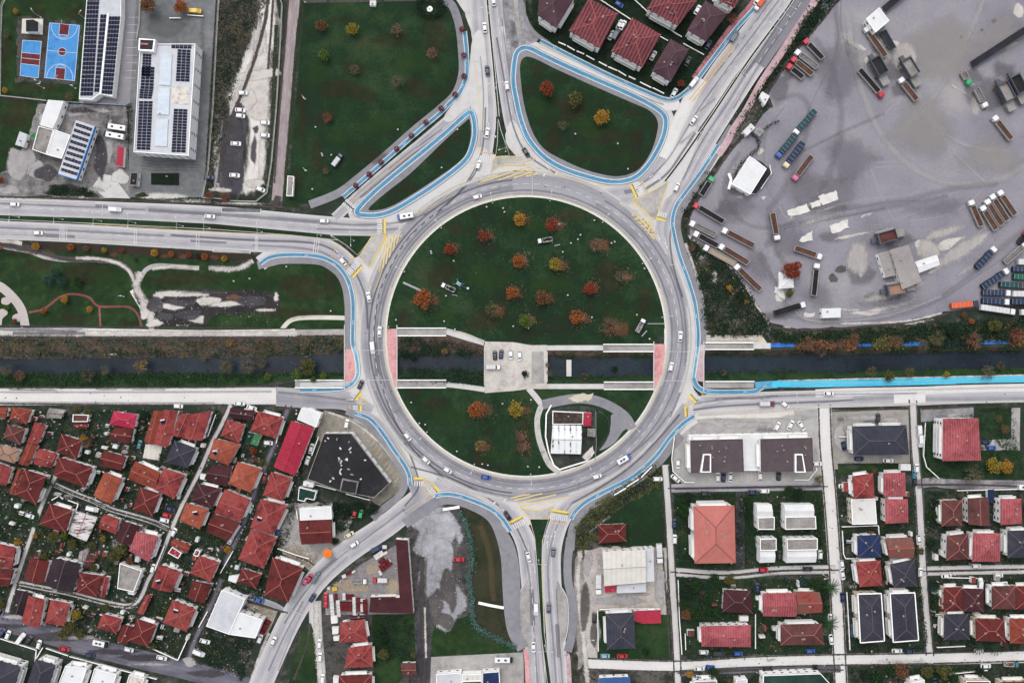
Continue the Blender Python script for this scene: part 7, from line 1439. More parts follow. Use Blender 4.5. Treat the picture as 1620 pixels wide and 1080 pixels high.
# building-material stacks in the maroon yard
stk=M('stack_red',[(70,26,32),(104,38,44),(130,58,60)],(.5,1.6,4),lo=.3,hi=.7);stw=M('stack_white',[(190,188,186),(228,227,225)],(.5,2,5))
def stack(x,y,L,W,h,ang,m,base):
    root=obj('pallet_stack',None,loc=g(x,y) + Vector((0,0,.1)),rz=R(ang));rn=random.Random(int(x*9+y));n_=max(1,int(L/1.6));k_=max(1,int(W/1.4))
    b=MB()
    for i in range(n_):
        for j in range(k_):hh=h*rn.uniform(.65,1.1);b.box(-L/2+L*i/n_+.06,-L/2+L*(i+1)/n_-.06,-W/2+W*j/k_+.06,-W/2+W*(j+1)/k_-.06,.14,hh)
    b.obj('stacked_goods',[m],root);b=MB();b.box(-L/2,L/2,-W/2,W/2,0,.13);b.obj('pallet_base',[M('pallet_wood',[(110,86,62)])],root)
    reg(root,base,x,y,'pallet stack',"stacks of building material in the yard")
for a in [(526,956,10,1.8,1.6,-86,stw,"long white stack"),(536,961,7.5,1.7,1.6,-86,stw,"long white stack"),(561,957,8,1.5,1.7,-88,stw,"long white stack"),(545,942,3.2,1.4,1.5,-88,stw,"short white stack"),(548,958,5.5,4,1.4,0,stk,"dark red stack"),(532,945,4,1.2,1.4,-88,stk,"dark red stack"),(553,943,4,2.2,1.4,0,stk,"dark red stack"),(568,955,6,1.6,1.4,-88,stk,"dark red stack"),(578,958,6.5,2,1.4,-88,stk,"dark red stack"),(574,948,2.4,1.4,1.3,0,stw,"short white stack"),(573,960,3.6,1.5,1.3,-85,stw,"short white stack"),
 (600,877,4.6,2.4,1.5,35,stw,"white stack"),(610,893,5.6,3.2,1.5,40,stk,"dark red stack"),(604,886,3,1.6,1.4,40,stk,"dark red stack"),(616,886,2,1.2,1.2,-40,stw,"short white stack"),(602,905,2.4,1.4,1.2,-60,stw,"short white stack"),(610,874,2.2,1.2,1.2,35,stw,"short white stack"),(609,864,2,1.6,1.6,0,stw,"short white stack"),(545,910,1.9,1.5,1.4,20,stw,"short white stack"),(553,905,2.2,1.4,1.3,40,stk,"dark red stack"),(560,903,1.8,1,1.2,35,stw,"short white stack"),(530,930,2.4,1.8,1.4,10,M('stack_yellow',[(200,160,60),(220,184,84)],(.5,2,5)),"yellow stack"),(420,990,6.5,2.6,1.5,62,stk,"dark red stack"),(521,929,1.4,1.2,1.5,0,stw,"short white stack")]:stack(*a)
# round awning, blue water tank
b=MB();O=g(520,873)
root=obj('round_awning',None,loc=O);n_=20;b.add([(2.0*math.cos(i*6.2832/n_),2.0*math.sin(i*6.2832/n_),2.9) for i in range(n_)] + [(0,0,3.5)] + [(2.0*math.cos(i*6.2832/n_),2.0*math.sin(i*6.2832/n_),2.75) for i in range(n_)],[(i,(i+1)%n_,n_) for i in range(n_)] + [(n_+1+i,n_+1+(i+1)%n_,(i+1)%n_,i) for i in range(n_)]);b.obj('canopy',[M('awning_orange',[(240,128,56)],rough=.7)],root)
b=MB();b.tube((0,0,0),(0,0,3.4),.07);b.obj('pole',[alu],root);reg(root,'',0,0,'awning',None,"bright orange round awning at the roadside")
root=obj('water_tank',None,loc=g(440.5,840.5));b=MB();b.tube((0,0,.1),(0,0,2),1.0,n=16);b.tube((0,0,2),(0,0,2.3),.95,.5,n=16);b.obj('vessel',[PAINT['blue']],root);b=MB();b.tube((0,0,2.3),(0,0,2.42),.45,n=12);b.obj('lid',[PAINT['navy']],root);reg(root,'',0,0,'water tank',None,"round blue water tank beside a red roof")
# ---------------------------------------------------------------- street lamps, poles, walls, small things
lampm=M('lamp_white',[(214,215,216)],rough=.5)
def lamp(px,py,ang,double=False,h=9,arm=2.6,base='street lamp',group='street lamps',name='street_lamp',z=.15):
    key=('lamp',double,h,arm)
    def mk():
        root=obj(name,None);b=MB();b.tube((0,0,0),(0,0,h),.1,.06,n=6);b.obj('pole',[lampm],root);b=MB();b.box(-.25,.25,-.25,.25,0,.3);b.obj('base',[lampm],root)
        for s_ in ((1,-1) if double else (1,)):
            b=MB();b.tube((0,0,h-.1),(s_*arm,0,h+.5),.06,n=5);b.obj('arm',[lampm],root)
            b=MB();b.loft([(-.5,.14,-.08,.08),(0,.2,-.1,.1),(.5,.16,-.06,.06)]);b.obj('lamp_head',[lampm],root,(s_*(arm+.3),0,h+.5))
        return root
    o=place(key,mk,px,py,ang,z,base,'street lamp',group);return o
for a in range(8,368,24):
    x,y=CX + 217.5*math.cos(R(a)),CY - 217.5*math.sin(R(a))
    if 535 < y < 620 and (x < 650 or x > 1010):continue
    lamp(x,y,a,base='white single-arm street lamp',group='street lamps around the ring',z=.3)
for x,y,a in [(31,344,92),(100,347,92),(161,350,92),(215,353,92),(290,358,92),(332,361,92),(415,367,92),(508,373,92),(560,381,92),(773,22,8),(784,140,8),(1241,20,-35),(1218,52,-35),(1165,122,-35),(1108,211,-35),(852,885,0),(862,1020,0),(800,240,20),(1232,32,-35)]:lamp(x,y,a,True,base='white double-arm median lamp',group='lamps on the medians',z=.3)
for x,y,a in [(483,4,-60),(483,157,-55),(485,270,-50),(183,560,0),(200,670-20,0),(1303,792,0),(1456,903,200),(1302,908,180),(1457,1040,20),(297,525-10,180),(930,1003,0),(70,140,0)]:lamp(x,y,a,False,8,1.4,base='pale utility pole',group='utility poles',name='utility_pole',z=.08)
for x,y,r in [(65,28,120),(64,130,-40),(135,30,45),(120,140,-20),(196,470-1,0)]:lamp(x,y,r,False,7,1.2,base='white floodlight pole',group='floodlights around the courts',name='floodlight_pole',z=.08)
wm=M('garden_wall',[(150,147,142),(190,187,182),(214,212,208)],(.3,1,3))
fence_m=M('fence_rail',[(196,198,196)],rough=.6)
def wall(pts,h,base,w=.22,m=None,name='garden_wall',cat='wall',label=None,group='boundary walls',z=.05,posts=False):
    b=MB();O=g(*pts[0]);V=[g(*p)-O for p in pts]
    root=obj(name,None,loc=(O.x,O.y,z));c=MB();ps=MB()
    for i,(A,B) in enumerate(zip(V,V[1:])):
        d=(B-A);L_=d.length;d.normalize();nn=Vector((-d.y,d.x,0))*w/2;A2=A + d*(.02 if i else 0)
        if not posts:
            q=[A2-nn,B-nn,B+nn,A2+nn];b.add([(p.x,p.y,0) for p in q] + [(p.x,p.y,h+.002*i) for p in q],[(4,5,6,7),(0,1,5,4),(1,2,6,5),(2,3,7,6),(3,0,4,7)])
            q=[A2-nn*1.5,B-nn*1.5,B+nn*1.5,A2+nn*1.5];c.add([(p.x,p.y,h+.01) for p in q] + [(p.x,p.y,h+.09+.002*i) for p in q],[(4,5,6,7),(0,1,5,4),(1,2,6,5),(2,3,7,6),(3,0,4,7)])
        else:
            q=[A2-nn,B-nn,B+nn,A2+nn];b.add([(p.x,p.y,0) for p in q] + [(p.x,p.y,.5+.002*i) for p in q],[(4,5,6,7),(0,1,5,4),(1,2,6,5),(2,3,7,6),(3,0,4,7)])
            n_=max(1,int(L_/2.5))
            for k in range(n_+1):p=A + d*L_*k/n_;ps.tube(p + Vector((0,0,.5)),p + Vector((0,0,h)),.06,n=4)
            for zz in (h*.6,h-.05):c.tube(A + Vector((0,0,zz)),B + Vector((0,0,zz)),.05,n=4)
    b.obj('wall_body' if not posts else 'plinth',[m or wm],root);c.obj('coping' if not posts else 'rail',[trim if not posts else fence_m],root)
    if posts:ps.obj('post',[fence_m],root)
    x=sum(p[0] for p in pts)/len(pts);y=sum(p[1] for p in pts)/len(pts);reg(root,base,x,y,cat,group,label)
for P in ([(347,0),(343,70),(338,170),(330,270),(321,313),(352,315)],):wall(P,2.2,'',posts=True,name='fence',cat='fence',label="long pale fence on the right side of the school grounds",group='fences')
wall([(440,-10),(447,8),(444,70),(438,170),(430,260),(423,305),(406,319),(365,318)],2.2,'',posts=True,name='fence',cat='fence',label="pale fence between the dirt car park and the pinkish track",group='fences')
wall([(14,-10),(4,10),(2,60),(1,152),(40,156),(75,160)],2,'',posts=True,name='fence',cat='fence',label="pale fence around the courts in the upper left corner",group='fences')
wall([(100,162),(150,165),(205,168)],2.2,'',posts=True,m=M('fence_blue',[(60,92,140)]),name='fence',cat='fence',label="blue fence between the solar hall and the stained yard",group='fences')
wall([(223,-5),(221,40),(217,62)],1.6,'',posts=True,name='fence',cat='fence',label="pale fence at the top left of the school yard",group='fences')
wall([(269,30),(287,30)],1,"low white wall");wall([(297,25),(323,27)],1,"low white wall")
for P in ([(883,68),(895,73)],[(897,74),(909,81)],[(912,82),(924,87)],[(927,89),(940,96)],[(947,99),(960,106)],[(962,107),(976,113)],[(977,113),(990,121)],[(994,122),(1005,127)],[(1012,131),(1030,140)],[(1032,140),(1050,149)]):wall(P,1.1,"white garden wall section",.3,group='garden wall sections below the villas')
wall([(935,-8),(1000,34),(1056,66)],1.2,"pale garden wall");wall([(1000,12-14),(1030,26),(1065,52),(1078,60)],1.2,"pale garden wall");wall([(1080,70),(1113,88)],1.2,"pale garden wall")
for P,l in (([(1462,668),(1459,720),(1464,738),(1484,756)],"white angled boundary wall left of the crimson apartment house"),([(1066,690),(1062,725),(1064,745),(1083,762),(1098,762)],"pale boundary wall around the left forecourt corner"),([(1255,758),(1278,758),(1291,742),(1289,738)],"pale wall around the lower right corner of the forecourt"),([(1072,916),(1074,975),(1078,1033)],"pale wall along the left side of the garden block"),
    ([(1194,970),(1194,1024)],"white wall between the long red roof and the brown roof"),([(1338,935),(1341,985),(1343,1026)],"pale wall left of the twin slate-roofed blocks"),([(1325,690),(1343,690)],"short dark wall left of the charcoal roof"),([(1330,832),(1388,830),(1389,846)],"pale wall above the navy roof"),([(1331,838),(1333,875),(1336,882),(1356,882)],"white wall left of the navy roof"),([(945,963),(946,1028)],"white front wall of the slate-blue house"),
    ([(948,962),(1000,961),(1043,961)],"pale wall between the builder's yard and the slate-blue house"),([(1083,1000),(1084,1026)],"white wall left of the long red roof"),([(1512,775),(1640,772)],"long pale wall above the row of brown roofs"),([(1498,912),(1544,913)],"white wall below the parked cars in the lower right street"),([(1480,1022),(1525,1020)],"white front wall below the slate roof in the lower right"),([(1500,1064),(1560,1058)],"white wall section below the bottom right street")):
    wall(P,1.4,'',label=l)
for P in ([(312,655),(302,690),(296,712)],[(343,655),(330,690)],[(388,646),(450,659),(444,688)],[(447,665),(438,700)],[(115,737),(147,740),(160,748)],[(164,745),(195,757)],[(204,757),(254,748)],[(84,790),(96,783),(102,788)],[(110,790),(126,796),(122,808)],[(60,1042-3),(70,1022-0)],[(0,1007),(60,1026),(58,1044)],[(75,1023),(110,1035)],[(112,1036),(180,1054)],[(180,1054),(250,1072)],[(243,1010),(250,990)],[(283,1042),(302,1000)],[(330,965),(316,990)],[(340,880),(331,900)],[(230,1018),(283,1042)],[(296,800),(318,806)],[(262,862),(247,900)],[(200,830),(250,845)],[(370,870),(350,905)],[(30,930),(56,938)],[(80,945),(114,955)],[(160,970),(195,978)],[(238,975),(250,984)],[(340,893),(348,882)],[(505,690),(494,720)],[(358,800),(390,810)],[(440,866),(475,878),(490,882)],[(470,806),(472,820)],[(532,774),(510,768),(498,765)],[(548,780),(586,790)]):
    wall(P,1.5,"pale plot wall",.25,group='plot walls of the lower left quarter')
for P,l in (([(701,805),(727,801)],"short white stone wall at the top of the gravel lot"),([(757,952),(775,956),(797,960)],"white stone wall across the dry lawn by the south avenue")):wall(P,.9,'',.8,m=rub,label=l,name='stone_wall')
for P in ([(971,782),(990,771)],[(991,769),(1010,757)],[(1014,754),(1031,737)]):wall(P,1.1,"white fence section below the ring pavement",.3,group='fence sections below the ring',name='garden_wall')
wall([(1216,262),(1219,275),(1202,300)],1.6,'',label="pale wall at the right corner of the dark depot canopy");wall([(1152,275),(1156,285),(1152,300)],1,'',.8,label="white kerb wall left of the depot")
for P in ([(629,519),(706,519)],[(629,531),(706,531)],[(629,601),(706,601)],[(629,613),(706,613)],[(954,544.5),(1034,544.5)],[(954,556),(1034,556)],[(955,604),(1034,604)],[(955,615.5),(1034,615.5)],[(1115,542),(1192,542)],[(1115,552.5),(1192,552.5)],[(1115,603),(1193,603)],[(467,601),(544,601)],[(467,613),(544,613)]):wall(P,.9,"low concrete ramp wall",.3,group='ramp walls beside the bridges',name='ramp_wall')
wall([(872,640),(864,655),(863,690),(868,715),(876,735),(885,742),(930,728)],.9,'',.4,label="curved pale wall around the compound inside the ring",name='compound_wall');wall([(942,650),(943,700),(941,728)],1.8,'',posts=True,label="dark fence on the right of the white ribbed roof",m=M('fence_dark',[(50,52,50)]),name='fence',cat='fence')
# beams and poles lying on the ring lawn, crane boom
def beam(a,b_,base,w=.25,z=.37,m=alu):
    A,B=g(*a),g(*b_);O=(A+B)/2;d=B-A;L_=d.length;b=MB();b.box(-L_/2,L_/2,-w,w,0,.3);b.box(-L_/2,L_/2,-w*.4,w*.4,.3,.42);o=b.obj('steel_pole',[m],None,(O.x,O.y,z),math.atan2(d.y,d.x));reg(o,base,(a[0]+b_[0])/2,(a[1]+b_[1])/2,'pole','poles lying on the ring lawn')
beam((638,447),(667,460),"long grey steel pole lying on grass",.45);beam((1024,512),(1051,512),"grey steel pole lying on grass",.2);beam((877,389),(886,387),"short pale pole lying on grass",.2);beam((1015,532),(1023,523),"short pale pole lying on grass",.25);beam((715,466),(724,468),"short pale pole lying on grass",.15)
def rig(x,y,ang):
    root=obj('aerial_lift',None,loc=g(x,y) + Vector((0,0,.36)),rz=R(ang));bl=PAINT['lightblue'];b=MB();b.box(-1,1,-.7,.7,.5,1.1);b.obj('chassis',[bl],root)
    b=MB();b.tube((-.6,0,1.1),(2.2,0,2.6),.16);b.tube((2.2,0,2.6),(4.2,.6,1.5),.12);b.obj('boom',[PAINT['teal']],root);b=MB();b.box(4,5,.2,1.1,1.0,1.7);b.obj('basket',[lampm],root)
    for x_,y_ in ((-2,1.4),(-2,-1.4),(2,1.4),(2,-1.4)):b=MB();b.tube((x_*.4,y_*.4,.7),(x_,y_,.05),.08);b.obj('outrigger',[bl],root)
    for x_ in (-.7,.7):
        for s_ in (-1,1):obj('wheel',PM['wheel'],root,(x_,s_*.75,.32))
    reg(root,'',0,0,'lift',None,"light blue trailer lift with folded boom on the ring lawn")
rig(726,449,-35)
# small fountain in the oval hedge, umbrellas-like bits, containers
O=g(680,15);root=obj('fountain',None,loc=(O.x,O.y,.05));b=MB();b.tube((0,0,0),(0,0,.5),1.3,n=16);b.obj('basin',[trim],root);b=MB();b.tube((0,0,.5),(0,0,1.1),.3,.15,n=8);b.obj('spout',[wall_grey],root);reg(root,'',0,0,'fountain',None,"small pale fountain inside the dark oval hedge")
for x,y in ((1242,1001-20),(1235,1000)):pass
O=g(146,892);root=obj('satellite_dish',None);b=MB();n_=16
b.add([(1.4*math.cos(i*6.2832/n_),1.4*math.sin(i*6.2832/n_),2.6) for i in range(n_)] + [(0,0,2.2)],[(i,(i+1)%n_,n_) for i in range(n_)]);b.obj('dish',[lampm],root);b=MB();b.tube((0,0,0),(0,0,2.2),.09);b.obj('mast',[alu],root);root.location=(g(156,894).x,g(156,894).y,.08);reg(root,'',0,0,'dish',None,"round white dish beside a dark red roof in the left quarter")
# round garden lights standing on the lawns
def glight(x,y):
    def mk():
        root=obj('garden_light',None);b=MB();b.tube((0,0,0),(0,0,.7),.12,n=6);b.obj('post',[wall_grey],root);b=MB()
        for k in range(4):b.tube((0,0,.7+.18*k),(0,0,.88+.18*k),.42*math.sin(.5+k*.7),.42*math.sin(.5+(k+1)*.7) if k < 3 else .1,n=8)
        b.obj('globe',[lampm],root);return root
    place(('glight',),mk,x,y,0,.35,'white round garden light','garden light','round lights on the lawns')
for x,y in [(770,328),(796,330),(798,336),(940,349),(885,355),(914,379),(918,372),(903,385),(890,399),(967,385),(972,383),(682,398),(683,401),(1019,425),(718,413),(706,468),(898,467),(936,502),(1007,498),(812,516),(720,521),(703,508),(627,506),(836,519),(1027,536),(651,636),(664,669),(673,671),(723,713),(763,733),(772,735),(840,632),(795,638),(835,737),(853,738),(724,206),(699,266),(630,206),(910,213),(977,228),(993,268),(500,202),(510,244),(511,247),(525,246),(495,300),(441,468),(371,445),(500,388),(524,492),(454,422),(396,441)]:glight(x,y)
# ---------------------------------------------------------------- wear and dirt on the ground
def blob(cx,cy,rx,ry,ang=0,n=9,seed=0):
    rn=random.Random(int(cx*7+cy*3)+seed);out=[]
    for i in range(n):
        a=6.2832*i/n;r=rn.uniform(.7,1.2);x,y=rx*r*math.cos(a),ry*r*math.sin(a);c,s_=math.cos(R(ang)),-math.sin(R(ang));out.append((cx + x*c + y*s_*-1*-1,cy + x*s_ + y*c))
    return out
s_pale=SM('stain_pale',[(160,154,149),(204,198,192),(222,217,212)],soft=.36,k=1.1);s_dust=SM('stain_dust',[(150,147,149),(180,176,176),(204,200,197)],opac=.85)
s_dark=SM('stain_dark',[(58,56,60),(80,78,82),(96,94,97)],opac=.85);s_earth=SM('stain_earth',[(70,66,64),(98,94,92),(120,114,110)],opac=.9);s_brown=SM('stain_brown_grass',[(56,48,38),(68,60,46),(80,70,56)],opac=.34,k=1.3,soft=.5);s_lime=SM('stain_light_grass',[(48,74,40),(58,82,46)],opac=.4,k=1.2,soft=.5);s_dkg=SM('stain_dark_grass',[(24,38,26),(30,46,30)],opac=.5,k=1.1)
s_oil=SM('stain_oil',[(100,98,104),(120,117,122)],opac=.42,soft=.5,k=1.2);s_grass=SM('stain_grass',[(30,44,30),(44,62,40),(60,66,48)],opac=.95);s_conc=SM('stain_concrete',[(186,183,180),(208,205,201),(220,217,213)],opac=.95);s_leaf=SM('stain_leaf',[(92,68,52),(120,86,66),(76,62,48)],opac=.55,k=1.6,soft=.2)
t_dark=SM('track_dark',[(120,118,126),(134,132,139)],'u',k=.6,soft=.45,opac=.42,nscale=(.15,.8));t_yard=SM('track_yard',[(120,118,126),(134,132,139)],'u',k=.8,soft=.5,opac=.24,nscale=(.1,.6));t_deep=SM('track_deep',[(88,86,94),(104,102,110)],'u',k=.5,soft=.45,opac=.55,nscale=(.12,.7));t_pale=SM('track_pale',[(176,174,177),(190,187,187)],'u',k=.6,soft=.4,opac=.6,nscale=(.15,.9));t_ragged=SM('track_ragged',[(150,144,140),(196,190,185),(222,217,212)],'u',k=1.2,soft=.34,nscale=(.3,1.4));t_soil=SM('track_soil',[(66,62,60),(92,86,83)],'u',k=1.1,soft=.25,nscale=(.3,1.4),opac=.9);t_kerb=SM('track_kerb_dust',[(206,203,200),(222,219,215)],'u',k=.7,soft=.35,nscale=(.2,1.2),opac=.75);t_green=SM('track_green',[(34,46,32),(50,62,42),(66,68,50)],'u',k=1.2,soft=.2,nscale=(.3,1.3))
# lawns: worn, leaf-strewn and mown patches
for c in [(560,110,26,14),(578,150,22,18),(515,186,22,16),(540,140,34,22),(590,250,30,14),(500,250,16,30),(620,60,40,16),(480,190,10,60),(690,60,20,40),(540,30,30,8),(470,290,12,20),(660,140,26,20)]:stain(blob(*c),s_brown,9,level='lawn')
for c in [(600,200,40,22),(540,215,30,16),(650,100,30,26),(505,120,22,26),(700,120,12,30)]:stain(blob(*c),s_lime,12,level='lawn')
for c in [(640,300,20,8,35),(690,250,22,10,35),(725,215,8,16),(610,315,16,6,25)]:stain(blob(*c),s_brown,6,level='lawn')
for c in [(905,170,30,22),(960,215,40,18),(875,220,18,22),(1010,220,16,24),(930,250,34,10),(850,110,14,14),(1000,180,20,12)]:stain(blob(*c),s_brown,9,level='lawn')
for c in [(930,200,40,22),(850,170,16,26),(990,250,18,14)]:stain(blob(*c),s_lime,12,level='lawn')
for i,t in enumerate(RING):
    stain(blob(t[0]+t[2]*.8,t[1]+2,t[2]*1.25,t[2]*.95),s_leaf,8,level='lawn')
for c in [(700,430,34,24),(760,510,30,18),(900,340,36,12),(960,440,30,30),(1020,480,16,40),(640,505,16,20),(850,525,50,8),(720,360,24,14)]:stain(blob(*c),s_brown,10,level='lawn')
for c in [(770,440,46,26),(880,450,40,24),(980,500,34,18),(700,500,30,16),(850,360,30,20),(720,660,40,22),(780,720,36,14),(950,636,40,7)]:stain(blob(*c),s_lime,13,level='lawn')
for c in [(690,640,26,14),(830,690,14,40),(800,740,34,7),(650,625,18,6),(985,640,18,8)]:stain(blob(*c),s_brown,8,level='lawn')
for c in [(60,420,30,14),(140,430,50,18),(30,405,30,8),(300,440,60,14),(480,450,40,26),(500,495,36,10),(450,495,40,12),(200,510,20,8),(120,505,40,9),(520,450,14,30)]:stain(blob(*c),s_brown,8)
for c in [(380,445,50,12),(170,440,36,16),(500,425,30,10),(60,460,30,12)]:stain(blob(*c),s_lime,10)
for c in [(60,60,20,50),(30,180,30,30),(120,20,20,14),(10,90,12,40),(60,140,40,10)]:stain(blob(*c),s_brown,8)
for c in [(80,10,40,12),(20,110,14,26)]:stain(blob(*c),s_lime,8)
# planted strip along the left avenue
flat('ground',[(35,383),(140,387),(270,394),(400,402),(412,409),(400,412),(330,414),(240,404),(120,398),(60,395)],M('strip_earth',[(34,36,30),(50,50,42),(64,50,44),(40,50,36)],(.12,.6,2)))
for x in (75,180,258,290,340):stain(blob(x,397+x*.03,10,6),s_leaf,4)
# left park: churned ground and tracks
for P,w,m in (([(0,384),(30,390),(60,397)],20,t_soil),([(60,397),(110,411),(170,412),(200,424),(214,442),(218,470),(236,500)],13,t_soil),([(120,408),(160,410),(190,418),(205,430),(213,446)],8,t_ragged),([(0,380),(35,385)],10,t_ragged),([(222,430),(216,450),(222,468),(236,486),(240,512)],17,t_ragged),([(240,425),(280,421),(312,425)],9,t_ragged),([(330,424),(375,425),(400,412)],12,t_ragged),([(-20,526),(150,527),(330,528),(470,527)],14,t_ragged),([(-20,520),(120,524)],6,t_dark),([(20,527),(135,527)],9,t_deep),([(0,515),(240,518),(460,520)],3,t_soil),([(130,533),(470,533)],4,t_soil),([(46,494),(70,488),(95,470),(115,465),(140,470),(155,484),(180,485),(205,486),(218,498),(224,516)],6,SM('track_brick',[(112,70,66),(142,92,88)],'u',k=1,soft=.2))):
    ribbon('path' if m is t_ragged else 'ground',P,w,m,'field')
for c in [(295,465,52,7),(330,477,22,9),(355,482,34,6),(420,490,22,4.5),(437,469,5,9),(268,485,24,6),(310,505,14,9),(245,512,14,7),(250,470,10,9),(230,490,12,16)]:stain(blob(*c),s_pale,4)
for c in [(285,478,26,8),(300,498,24,10),(395,476,34,9),(262,500,18,9),(245,480,14,18),(330,462,50,5)]:stain(blob(*c),s_dark,5)
stain(blob(370,470,14,6),SM('stain_rust',[(104,80,66),(124,96,80)],opac=.8),4)
# upper left: dirt car park, yards
s_lot=SM('stain_lot',[(112,104,100),(186,178,172),(226,221,215),(228,224,218)],k=1.1,soft=.4,stretch=(14,(.5,.12,1)))
stain([(412,-20),(436,-20),(441,60),(432,100),(428,180),(420,280),(404,305),(372,306),(390,240),(386,180),(344,190),(350,165),(366,130),(384,80),(404,30)],s_lot,11)
stain([(392,100),(424,60),(428,180),(418,195),(384,182),(366,152)],s_pale,9);stain([(346,170),(368,160),(384,172),(394,190),(388,240),(384,306),(345,308),(334,290)],SM('stain_tar',[(58,56,62),(76,74,81),(94,92,97)],soft=.35),7)
for c in [(405,120,12,40,80),(410,60,14,30),(395,160,14,20),(414,250,8,34),(404,290,16,10),(345,250,10,50),(368,170,10,16),(350,300,20,6)]:stain(blob(*c),s_pale,5)
for c in [(372,200,16,40),(365,260,18,40),(402,240,7,26),(380,170,10,8),(405,205,8,10),(350,210,8,40)]:stain(blob(*c),s_dark,6)
for P,w,m in (([(425,-5),(418,40),(404,90),(390,130),(370,180),(352,240),(345,290)],9,t_soil),([(432,0),(428,60),(424,110)],6,t_soil),([(415,20),(405,70),(388,120),(365,170)],4,t_ragged),([(437,40),(433,130),(430,230),(424,290)],8,t_green),([(352,190),(346,240),(340,300)],7,t_pale),([(478,0),(470,60),(462,160),(454,250),(450,310)],7,t_green),([(456,0),(450,80),(442,180),(434,290)],5,t_soil),([(468,-20),(463,40),(456,120),(448,220),(440,315)],4,t_pale),([(440,310),(436,325),(430,332)],18,t_soil)):
    ribbon('ground',P,w,m,'field')
for c in [(30,260,26,34),(15,300,20,10),(70,190,10,22),(60,270,20,20),(150,300,20,8),(110,180,24,8),(175,225,10,40),(160,175,30,6)]:stain(blob(*c),s_dust,7)
for c in [(130,175,26,8),(75,275,24,16),(105,295,30,7),(160,250,14,36),(150,215,10,16)]:stain(blob(*c),s_dark,7)
for c in [(190,280,14,16),(255,310,60,6),(300,318,60,4),(30,312,50,4),(380,322,50,5),(120,314,60,4)]:stain(blob(*c),s_conc,5)
for c in [(105,305,34,6),(465,322,20,6),(225,308,14,5),(60,311,30,3),(395,318,50,3)]:stain(blob(*c),s_grass,4)
for P in ([(-20,311),(90,314),(205,318),(330,323),(420,327),(450,328)],):ribbon('ground',P,5,t_soil,'mark')
for i in range(9):ribbon('pavement',[(224,255+4.2*i*1.1-2),(250,256+4.6*i),(280,255+4.6*i),(318,257+4.6*i)],.7,M('paving_line',[(84,86,88)]),'field',n=2) if i < 4 else None
for c in [(262,40,40,22),(320,60,8,60),(312,200,6,70),(262,262,50,6)]:stain(blob(*c),SM('stain_paving',[(108,112,112),(124,128,126)],opac=.5),10)
# roads: tyre tracks, patches, dusty shoulders
ar=lambda r,a,b_:circ(r,a,b_)
for P,w,m in ((ar(248,95,265),4,t_deep),(ar(248,-90,60),4,t_dark),(ar(231,0,360)+[circ(231,0,4)[0]],5,t_dark),(ar(236,100,200),3,t_dark),(ar(252,60,130),5,t_pale),(ar(226,20,160),3,t_pale),(ar(253,200,300),4,t_dark),(ar(228,180,340),3,t_dark),
    ([(755,268),(735,297),(700,328),(650,372),(622,415),(600,465),(592,520)],4,t_deep),([(768,170),(766,215),(757,255),(730,300),(690,340)],4,t_deep),([(760,90),(765,150),(763,210)],3,t_dark),([(786,60),(800,140),(812,200),(835,245),(880,275)],4,t_deep),([(794,30),(806,120),(815,180)],3,t_dark),([(520,353),(570,356),(640,350),(690,330)],5,t_dark),([(500,362),(580,364),(630,362)],4,t_dark),
    ([(270,372),(400,380),(490,384),(530,398),(560,428),(578,470),(582,520)],5,t_deep),([(400,388),(480,393),(520,404),(548,432)],4,t_dark),([(592,520),(594,560),(604,610),(625,665),(655,712),(700,752)],4,t_deep),([(650,738),(700,752),(740,768),(790,800),(815,830),(838,880)],4,t_deep),([(830,870),(840,930),(845,1000),(850,1080)],4,t_dark),([(846,870),(852,940),(856,1010),(862,1080)],3,t_dark),([(880,1080),(874,1000),(868,930),(868,880),(882,830),(905,795)],4,t_dark),([(890,1080),(884,1000),(880,930)],3,t_dark),([(905,795),(950,770),(1000,735),(1045,690),(1075,655)],5,t_deep),([(985,728),(1030,690),(1062,650)],4,t_dark),
    ([(1090,640),(1160,630),(1300,624),(1450,622)],4,t_dark),([(1095,648),(1160,641),(1300,635),(1350,632)],4,t_deep),([(1060,420),(1080,480),(1085,540),(1082,600),(1060,660)],5,t_dark),([(1072,340),(1060,370),(1065,420),(1080,470)],4,t_deep),([(1265,-10),(1190,102),(1150,165),(1110,225),(1080,285)],4,t_dark),([(1276,-10),(1200,105),(1160,172)],3,t_dark),([(1240,-10),(1195,50),(1150,110),(1110,165),(1080,215),(1050,260),(1005,300)],4,t_dark),([(1228,-10),(1180,55),(1130,120)],3,t_dark),([(1100,210),(1080,240),(1055,275),(1020,300)],6,t_deep),
    ([(690,218),(650,247),(610,280),(570,313)],4,t_deep),([(700,205),(655,236),(615,268)],3,t_dark),([(830,76),(900,104),(1000,147),(1050,166)],5,t_pale),([(450,985),(480,940),(520,895),(580,850),(640,805)],4,t_dark),([(425,1060),(450,1005),(480,950)],4,t_dark),([(440,1060),(470,985),(505,925),(550,880)],4,t_pale),([(640,700),(655,735),(662,770),(640,800)],4,t_deep),
    ([(0,620),(200,620),(430,619)],5,t_pale),([(15,616),(90,617)],3,t_deep),([(155,616),(185,616)],4,t_dark),([(210,616),(262,616)],4,t_dark),([(0,636),(200,637),(340,637)],4,t_dark),([(440,620),(500,626),(560,634)],6,t_dark),([(0,322),(100,326),(230,332)],4,t_dark),([(235,333),(350,340),(520,352)],9,t_dark),([(0,360),(130,366),(260,373)],5,t_dark),([(0,374),(130,380),(260,386)],5,t_kerb),([(0,316),(150,320)],5,t_kerb),([(270,391),(380,398)],5,t_kerb),([(0,638),(200,640),(360,640)],4,t_soil),([(1114,627),(1300,620),(1620,612)],5,t_kerb),([(1105,655),(1200,648),(1300,643),(1620,634)],5,t_kerb)):
    ribbon('road_marking',P,w,m,'mark')
